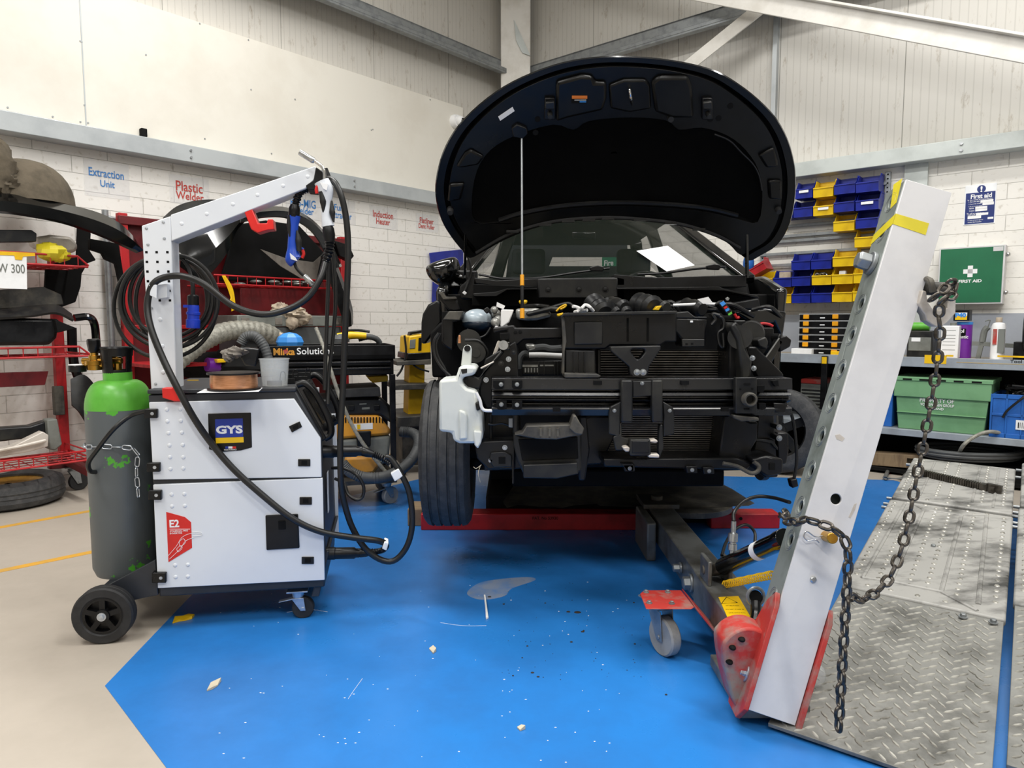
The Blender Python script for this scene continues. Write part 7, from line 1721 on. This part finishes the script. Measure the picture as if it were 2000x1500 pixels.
b = B(); b.ell(Lp(112, 475, -.45), .12, .1, .055, MX.Identity(4)); single('lamp_unit', B().pix(LW, [(72,462),(100,458),(140,462),(154,478),(150,492),(128,496),(100,488),(74,478)], -.5, -.3), 'cast_white', 'cream plastic lamp unit on the top shelf of the red rack', 'car part', bevel=.02)
b = B(); rng = random.Random(2); bc = Lp(98, 492, -.56)
lump(b, bc, .085, .06, .055, 22, .16, 11, 7); lump(b, bc + LW.ex*.05 - V((0,0,.02)), .06, .05, .04, 24, .16, 9, 6)
single('tape_bundle', b, 'tape_yellow', 'crumpled bundle of yellow tape on the top shelf of the red rack', 'tape', angle=15)
t = thing('paper_note', 'white handwritten paper note taped to the top shelf of the red rack', 'note', Lp(20, 566, -.62), LW.rz)
LB('paper', 'note_sheet', [(-40,497),(52,497),(53,565),(-40,561)], -.612, -.611, t, 0); LB('yellow_plastic', 'yellow_tape', [(-40,489),(68,494),(69,500),(45,501),(43,508),(30,507),(28,499),(-40,497)], -.615, -.613, t, 0)
obj('handwriting', text_pix('VW 300', LW, -16, 515, 49, 533, -.6125), 'case_grey', t)
LS('black_plastic', 'plastic_tray', [(-60,618),(118,623),(112,660),(98,674),(-60,676)], -.55, -.25, 'black plastic tray on the middle shelf of the red rack', 'tray', .02)
b = B().ribbon([Lp(x, y, -.5) for x, y in ((-60,608),(0,604),(60,597),(110,595),(140,612))], [Lp(x, y, -.58) for x, y in ((-60,622),(0,620),(60,616),(110,610),(145,625))], .015)
single('trim_panel', b, 'grey_black', 'dark grey curved trim panel lying over the black tray', 'car part')
LS('black_matte', 'trim_blade', [(108,624),(150,641),(112,650)], -.6, -.4, 'black pointed trim blade sticking out beside the black tray', 'car part')
LS('dusty_black', 'undershield', [(-60,570),(85,560),(120,575),(125,595),(60,600),(-60,608)], -.4, -.36, 'dusty dark panel behind the paper note on the red rack', 'car part', .006)
b = B().tube([Lp(x, y, -.3) for x, y in ((145,621),(172,619),(184,632),(188,665),(190,690))], .025, 10, 5)
single('trim_strip', b, 'black_gloss', 'glossy black trim strip curving down beside the red rack', 'car part')
b = B().tube([Lp(x, y, -.14) for x, y in ((140,640),(142,690),(150,730),(170,760),(195,790))], .03, 10, 5)
single('window_surround', b, 'black_plastic', 'black window surround strip hanging behind the rack post', 'car part')
b = B().ribbon([Lp(x, y, -.22) for x, y in ((138,740),(165,732),(190,760),(203,800))], [Lp(x, y, -.3) for x, y in ((140,790),(160,810),(185,850),(205,885))], .02)
single('bumper_corner', b, 'grey_black', 'dark grey bumper corner leaning on the wall behind the gas cylinder', 'car part')
LS('grey_black', 'ribbed_trim', [(-60,840),(60,832),(92,822),(92,852),(-60,870)], -.4, -.3, 'dark ribbed trim lying at the back of the bottom shelf', 'car part', .01)
b = B().pix(LW, [(-60,888),(0,878),(25,872),(70,850),(84,843),(95,850),(94,872),(60,882),(-20,896)], -.56, -.48); b.tube([Lp(-40,888,-.58), Lp(40,872,-.58), Lp(90,860,-.58)], .012, 8, 3)
single('lamp_bracket', b, 'cast_white', 'pale metal lamp bracket on the bottom shelf of the red rack', 'car part', bevel=.006)
LS('case_grey', 'crash_box', [(92,820),(112,818),(122,868),(108,880),(96,878)], -.45, -.35, 'dusty grey crash bracket standing on the bottom shelf of the red rack', 'car part', .008)
# tyre lying on the floor
c = PZ(20, 985, 0); t = thing('spare_wheel', 'car wheel with a yellowed rim lying flat on the floor at the left', 'wheel', c); r = .31
tc_ = PZ(8, 976, .0) - LW.ey*.12; M = MX.Translation((tc_.x, tc_.y, 0)); 
obj('tyre', B().lathe([(r*.62,.02),(r*.8,.0),(r*.95,.02),(r,.05),(r*.985,.075),(r,.08),(r*.985,.1),(r,.11),(r*.95,.15),(r*.8,.17),(r*.62,.15),(r*.62,.02)], M, 48, False), 'tyre', t)
obj('rim', B().lathe([(r*.64,.14),(r*.58,.13),(r*.45,.11),(r*.2,.12),(.02,.125)], M, 40, False), 'brass', t)
# ---- second red rack behind the welding machine
x0 = LW.lc(236, 600, -.12).x; x1_ = LW.lc(672, 520, -.12).x; ztop = LW.lc(460, 446, -.12).z
r2 = thing('parts_rack', 'dark red sheet backed rack against the wall behind the welding machine', 'rack', LW.w((x0+x1_)/2, -.2, 0), LW.rz)
obj('rack_back', lbox(LW, x0, x1_ - .04, -.12, -.10, .25, ztop - .05), 'dark_red', r2, .003)
for x in (x0, x1_ - .06): obj('rack_post', lbox(LW, x, x + .06, -.16, -.10, .15, ztop + .02), 'red_paint', r2, .004)
obj('top_bar', lbox(LW, x0, x1_, -.17, -.12, ztop - .06, ztop), 'dark_red', r2, .004)
zD_, _ = basket(r2, (422, 538), (648, 548), (418, 558), (656, 561), -.55, -.12)
LB('dark_red', 'rack_front', [(470,563),(655,566),(668,612),(470,618)], -.45, -.43, r2)
zE = LW.lc(400, 643, -.5).z; obj('lower_bar', lbox(LW, x0, x1_, -.14, -.10, zE, zE + .03), 'red_paint', r2, .003)
zF = LW.lc(430, 706, -.55).z; obj('lower_shelf', lbox(LW, x0, x1_, -.60, -.12, zF - .025, zF), 'red_paint', r2, .003)
for x in (x0 + .05, x1_ - .05):
    p = LW.w(x, -.2, 0); caster((p.x, p.y), LW.rz, .06, .035, .15, r2, 'rubber', 'galv', False)
    obj('rack_foot', lbox(LW, x - .03, x + .03, -.6, -.12, .15, .2), 'dark_red', r2, .004)
# black wings on it
def wing(label, A, Bq, dA, dB, m='black_gloss', th=.012, name='car_wing', off=-.04):
    return single(name, B().ribbon([Lp(x, y, dA) for x, y in A], [Lp(x, y, dB) for x, y in Bq], th, off=LW.ey*off), m, label, 'car part')
wing('black curved wing panel on top of the second rack behind the cable arm', ((318,425),(345,403),(380,392),(425,390),(470,400)), ((320,440),(350,425),(385,415),(430,412),(470,415)), -.3, -.4, 'grey_black')
wing('glossy black wing with round lamp opening behind the arm boom', ((345,478),(385,458),(430,436),(470,412),(500,402)), ((352,520),(395,545),(440,500),(462,452),(478,432)), -.5, -.56)
wing('glossy black arched bumper hanging over the second rack', ((462,410),(510,404),(560,405),(605,425),(640,462),(668,520)), ((470,434),(512,424),(556,424),(596,440),(625,472),(648,525)), -.62, -.68)
wing('long black curved sill piece hanging down the right end of the second rack', ((640,470),(660,520),(675,560),(688,600),(690,632)), ((628,500),(645,545),(658,585),(670,620),(672,642)), -.64, -.7, 'black_plastic')
LS('black_matte', 'hollow_shade', [(452,440),(520,430),(585,440),(640,500),(650,548),(430,548),(445,500)], -.30, -.27, 'black panel standing in for the dark hollow behind the wire shelf', 'car part', .01)  # black sheet set in for the shade inside the hollow wings
LS('black_plastic', 'bumper_mount', [(655,470),(682,478),(692,500),(684,510),(664,500)], -.55, -.48, 'small black bumper mount beside the torch cable', 'car part', .006)
LS('fabric_grey', 'mesh_screen', [(508,486),(560,505),(612,512),(628,498),(618,548),(590,545),(548,520)], -.5, -.495, 'grey mesh screen hanging over the wire shelf', 'mesh')
b = B().tube([Lp(x, y, -.565) for x, y in ((438,540),(446,560),(452,578),(450,592),(455,606))], .007, 6, 4); b.ribbon([Lp(433,538,-.566), Lp(445,565,-.566), Lp(452,590,-.566), Lp(452,608,-.566)], [Lp(440,538,-.566), Lp(454,562,-.566), Lp(459,588,-.566), Lp(459,605,-.566)], .002)
single('tape_strip', b, 'yellow_plastic', 'strip of yellow tape hanging from the second rack shelf', 'tape')
b = B(); rng = random.Random(6)
for k in range(12):
    p = Lp(rng.uniform(450, 640), rng.uniform(550, 556), -.4 + .1*rng.random()); b.ell(p, .05, .03, .015, n=10, m=6)
single('small_parts', b, 'engine_alu', 'loose metal and yellow parts lying in the second rack wire shelf', 'parts', kind='stuff')
# grey case with cloth
x0_ = LW.lc(464, 630, -.62).x; x1c = LW.lc(672, 630, -.62).x; zc1 = LW.lc(560, 616, -.62).z; zc0 = LW.lc(560, 638, -.62).z
t = thing('equipment_case', 'grey flat equipment case under the beige cloth behind the tool trolley', 'case', LW.w((x0_+x1c)/2, -.5, zF), LW.rz)
obj('case_lid', lbox(LW, x0_, x1c, -.62, -.25, zc0, zc1), 'case_grey', t, .008); obj('case_base', lbox(LW, x0_ + .03, x1c - .02, -.61, -.26, zF, zc0 - .004), 'hose_grey', t, .008)
b = B()
for k in range(4): x = x0_ + .06 + k*(x1c-x0_-.12)/3; b.box(x - .03, x + .03, -.626, -.61, zc0 + .015, zc1 - .02, LW.M)
obj('case_latches', b, 'fabric_grey', t, .002)
cb = Lp(566, 612, -.58); b = B(); lump(b, cb, .13, .09, .05, 3, .22); lump(b, Lp(585, 620, -.63), .075, .05, .06, 5, .2); lump(b, Lp(548, 606, -.56), .07, .06, .05, 8, .3); lump(b, Lp(570, 630, -.645), .05, .03, .05, 12, .2)
single('cloth_rag', b, 'cloth', 'crumpled beige cloth draped over the grey equipment case', 'cloth', angle=60)
def hose(label, pts, r, m, ribs=60, name='hose'):
    p = catmull([V(q) for q in pts], 14); return single(name, B().tube(p, lambda t: r*(1 + .05*math.sin(t*ribs*2*PI)), 14, 0), m, label, 'hose')
hose('fat crinkled silver extraction hose lying on the second rack', [Lp(345,705,-.66), Lp(375,682,-.66), Lp(405,662,-.66), Lp(440,648,-.66), Lp(480,644,-.66), Lp(520,650,-.66), Lp(548,668,-.62)], .068, 'hose_silver', 22)
b = B(); lump(b, Lp(425, 714, -.5), .36, .13, .10, 41, .12)
single('dark_bag', b, 'black_matte', 'dark fabric bag lying on the lower shelf below the silver hose', 'bag')
# ---- black tool trolley
o0 = PZ(762, 988, 0); MT = Plane((o0.x, o0.y, 0), R(17))
t = thing('tool_trolley', 'black tool trolley with orange and white lettering on its top drawer', 'trolley', MT.w(-.4, .25, 0), MT.rz); tt = t
def M_(m, name, pts, d0, d1, par=None, bev=.004): return obj(name, B().pix(MT, pts, d0, d1), m, par or tt, bev)
xa = MT.lc(503, 690, 0).x; xb = MT.lc(772, 690, 0).x; zt0 = MT.lc(640, 675, 0).z
DT = .48
b = B(); z1 = MT.lc(640, 703, 0).z
b.box(xa, xb, 0, .012, z1, zt0, MT.M); b.box(xa, xb, DT - .012, DT, z1, zt0, MT.M); b.box(xa, xa + .012, 0, DT, z1, zt0, MT.M); b.box(xb - .012, xb, 0, DT, z1, zt0, MT.M); b.box(xa, xb, 0, DT, z1, z1 + .03, MT.M)
obj('top_tray', b, 'black_plastic', tt, .003)
z2 = MT.lc(640, 734, 0).z
obj('drawer_cabinet', B().box(xa + .01, xb - .01, .01, DT, z2, z1, MT.M), 'black_matte', tt, .003)
zm_ = (z1 + z2)/2 + .005
for za, zb2 in ((zm_ + .006, z1 - .012), (z2 + .004, zm_ - .006)):
    dr_ = obj('drawer', B().box(xa + .02, xb - .03, -.004, .02, za, zb2, MT.M), 'black_plastic', tt, .003); obj('drawer_lip', B().box(xa + .02, xb - .03, -.014, .0, zb2 - .01, zb2, MT.M), 'beam_black', dr_, .002)
for x, d in ((xb - .035, .01), (xb - .035, DT - .045), (xa, .01), (xa, DT - .045)): obj('trolley_post', B().box(x, x + .035, d, d + .035, .16, z2, MT.M), 'black_plastic', tt, .003)
zs_ = MT.lc(720, 937, 0).z; obj('bottom_shelf', B().box(xa, xb, 0, DT, zs_ - .03, zs_, MT.M), 'dusty_black', tt, .004)
for x, d in ((xb - .06, .05), (xa + .06, .05), (xb - .06, DT - .05), (xa + .06, DT - .05)):
    p = MT.w(x, d, 0); caster((p.x, p.y), MT.rz + .5, .055, .038, zs_ - .03, tt, 'grey_wheel', 'galv', True)
obj('orange_lettering', text_pix('Mirka', MT, 534, 680, 576, 694, -.001, off=.035), 'mirka_yellow', tt); obj('white_lettering', text_pix('Solutions', MT, 580, 679, 652, 692, -.001, off=.012), 'white', tt)
M_('red_dusty', 'red_smear', [(553,684),(560,682),(564,688),(556,692)], -.003, 0, tt, 0)
# things on the trolley
zq = zt0
cd = MT.at(566, 665, .12); single('sanding_disc', B().ell(cd - V((0,0,.01)), .085, .06, .06, n=8, m=6), 'lightblue', 'blue faceted sanding disc packet in the trolley top tray', 'disc', angle=12)
single('paper_wipes', B().pix(MT, [(545,648),(560,656),(590,666),(545,672)], .2, .3), 'cloth', 'pale paper wipes heaped in the trolley top tray', 'wipes', bevel=.01)
p = MT.at(688, 660, .12); t = thing('sander', 'yellow and grey hand sander lying in the trolley top tray', 'sander', p)
obj('sander_body', B().tube([MT.at(660, 660, .12), MT.at(685, 655, .12), MT.at(715, 656, .12)], lambda u: .026*(1.15 - .4*u), 14, 6), 'yellow_plastic', t); obj('sander_head', B().rev(MT.at(665, 668, .12), MT.at(665, 652, .12), [(.055,0),(.055,.4),(.035,.8),(.02,1)], 24), 'hose_grey', t); obj('sander_cap', B().tube([MT.at(672, 646, .12), MT.at(700, 645, .12), MT.at(722, 648, .12)], .008, 8, 4), 'black_plastic', t)
hose('ribbed grey hose leading off the hand sander', [MT.at(700, 662, .16), MT.at(720, 658, .16), MT.at(735, 662, .18), MT.at(742, 670, .2)], .018, 'hose_grey', 14)
hose('dark ribbed vacuum hose arching over the trolley left end', [MT.at(470, 672, -.02), MT.at(480, 658, -.02), MT.at(498, 657, -.03), MT.at(513, 672, -.04), MT.at(522, 695, -.05), MT.at(526, 720, -.05)], .028, 'hose_grey', 22)
hose('thin ribbed grey hose slanting down across the tool trolley', [MT.at(617, 640, .05), MT.at(628, 668, .02), MT.at(645, 720, -.04), MT.at(660, 765, -.04), MT.at(680, 815, -.04), MT.at(705, 860, -.05), MT.at(735, 900, -.06), MT.at(765, 935, -.06)], .0115, 'hose_silver', 60)
fn = MT.at(490, 700, -.06); b = B(); b.pix(MT, [(467,678),(507,681),(500,716),(478,714),(470,700)], -.12, -.02)
single('metal_cup', b, 'beam_black', 'black metal holder cup beside the wire spool on the trolley end', 'holder', bevel=.008)
b = B(); lump(b, MT.at(458, 688, -.13), .06, .04, .03, 31, .25); lump(b, MT.at(446, 696, -.13), .03, .03, .03, 33, .25)
single('work_glove', b, 'fabric_grey', 'grey work glove with pale cuff heaped behind the wire spool', 'glove', bevel=.015)
t = thing('spray_bottle', 'purple spray bottle with yellow cap behind the wire spool', 'bottle', Lp(425, 727, -.58))
obj('bottle_body', B().tube([Lp(404, 712, -.6), Lp(420, 713, -.6), Lp(448, 716, -.6)], .05, 16, 4), 'purple', t); obj('bottle_cap', B().pix(LW, [(424,702),(440,701),(442,708),(425,709)], -.68, -.6), 'yellow_plastic', t, .005)
single('red_reel', B().tube([Lp(454 + 7*math.cos(a), 717 + 8*math.sin(a), -.6) for a in [k*PI/5 for k in range(10)]], .016, 8, 3, True), 'red_bright', 'small red and orange reel beside the purple bottle', 'reel')
single('yellow_card', B().pix(CT, [(366,742),(388,742),(385,748),(364,748)], .40, .405), 'gys_yellow', 'small yellow card on the welding machine behind the spool', 'card')
# dust extractor
t = thing('dust_extractor', 'yellow and black dust extractor standing inside the tool trolley', 'vacuum', MT.w(-.3, .2, zs_), MT.rz)
D0, D1 = .06, .42
def E_(m, name, pts, d0=D0, d1=D1, bev=.02, par=None): return obj(name, B().pix(MT, pts, d0, d1), m, par or t, bev)
E_('grey_black', 'extractor_head', [(622,778),(745,776),(762,792),(770,830),(740,812),(622,812)])
E_('mirka_yellow', 'extractor_body', [(622,811),(740,811),(762,838),(764,850),(622,862)], D0 - .008)
E_('case_grey', 'extractor_tank', [(625,862),(764,850),(760,900),(740,912),(640,915)])
E_('mirka_yellow', 'extractor_base', [(672,893),(738,890),(741,912),(730,926),(690,930),(675,910)], D0 - .02)
b = B()
for k in range(14): b.pix(MT, [(668 + k*6, 815),(670.5 + k*6, 815),(670.5 + k*6, 826),(668 + k*6, 826)], D0 - .0095, D0)
obj('vent_slots', b, 'black_matte', t)
E_('black_plastic', 'tank_catch', [(695,843),(725,842),(724,872),(698,874)], D0 - .03, D0, .006)
k = E_('paper', 'warning_stickers', [(690,828),(728,826),(728,838),(692,840)], D0 - .0095, D0, 0); E_('gys_yellow', 'sticker_patch', [(697,829),(704,829),(704,838),(698,839)], D0 - .0105, D0, 0, k)
obj('panel_print', B().pix(MT, [(702,788),(716,787),(716,790),(702,791)], D0 - .002, D0).pix(MT, [(707,796),(722,795),(722,799),(707,800)], D0 - .002, D0), 'case_grey', t)
E_('black_plastic', 'switch_block', [(730,792),(742,791),(742,800),(731,801)], D0 - .012, D0, .003); E_('black_plastic', 'switch_block', [(680,792),(692,792),(692,802),(681,802)], D0 - .012, D0, .003)
b = B()
single('rubber_mat', B().pix(MT, [(640,762),(742,756),(744,774),(640,778)], .02, .40), 'rubber', 'black chevron rubber mat lying on the dust extractor', 'mat', bevel=.004)
single('yellow_part', B().pix(MT, [(718,736),(758,733),(758,745),(728,748)], .12, .3), 'yellow_plastic', 'yellow plastic part tucked under the trolley drawers', 'part', bevel=.006)
hose('thick grey suction hose lying across the trolley base towards the car', [MT.at(668, 905, -.06), MT.at(685, 922, -.07), MT.at(715, 933, -.08), MT.at(755, 930, -.08), MT.at(790, 912, -.02), MT.at(812, 885, .05), MT.at(818, 860, .12), MT.at(806, 846, .2), MT.at(782, 843, .24)], .034, 'hose_grey', 60)
# yellow welder on its stand, half behind the car
YW = Plane((P(815, 700, 5.3).x, 5.3, 0), R(20))
t = thing('welding_set', 'small yellow and black welder on a stand half hidden behind the car', 'welder', YW.w(0, .15, 0), YW.rz)
def Y_(m, name, pts, d0, d1, bev=.01): return obj(name, B().pix(YW, pts, d0, d1), m, t, bev)
Y_('yellow_plastic', 'welder_case', [(799,657),(832,652),(842,660),(842,700),(797,698)], 0, .35); Y_('black_plastic', 'welder_handle', [(800,656),(802,648),(830,644),(838,652),(830,653),(828,650),(806,653)], .1, .2, .004)
Y_('case_grey', 'welder_panel', [(801,664),(812,662),(811,680),(800,681)], -.006, 0, .002); Y_('black_matte', 'welder_vents', [(818,660),(824,659),(823,684),(817,685)], -.006, 0, 0); Y_('black_plastic', 'welder_base', [(796,690),(842,688),(842,704),(795,702)], -.02, .37, .006)
Y_('dusty_black', 'stand_shelf', [(775,706),(842,702),(842,712),(775,714)], -.05, .4, .004); Y_('yellow_plastic', 'stand_column', [(800,712),(830,712),(828,815),(797,818)], .1, .3, .006); Y_('dusty_black', 'stand_shelf', [(772,752),(800,750),(842,750),(842,760),(772,762)], -.04, .4, .004); Y_('dusty_black', 'stand_base', [(776,815),(842,812),(842,832),(776,836)], -.05, .5, .006)
for x, d in ((-.12, .0), (.12, .0), (-.12, .4), (.12, .4)): obj('stand_wheel', B().cyl(YW.w(x - .015, d, .06), YW.w(x + .015, d, .06), .06), 'rubber', t)
b = B(); b.box(-.12, .12, .02, .4, .06, YW.lc(810, 815, .1).z, YW.M); obj('stand_foot', b, 'dusty_black', t, .004)
b = B(); b.tube([YW.at(x, y, -.03) for x, y in ((790,655),(793,690),(785,720),(775,735))], .008, 8, 5); b.tube([YW.at(x, y, -.03) for x, y in ((800,705),(815,718),(838,726))], .007, 8, 5); obj('welder_leads', b, 'cable', t)
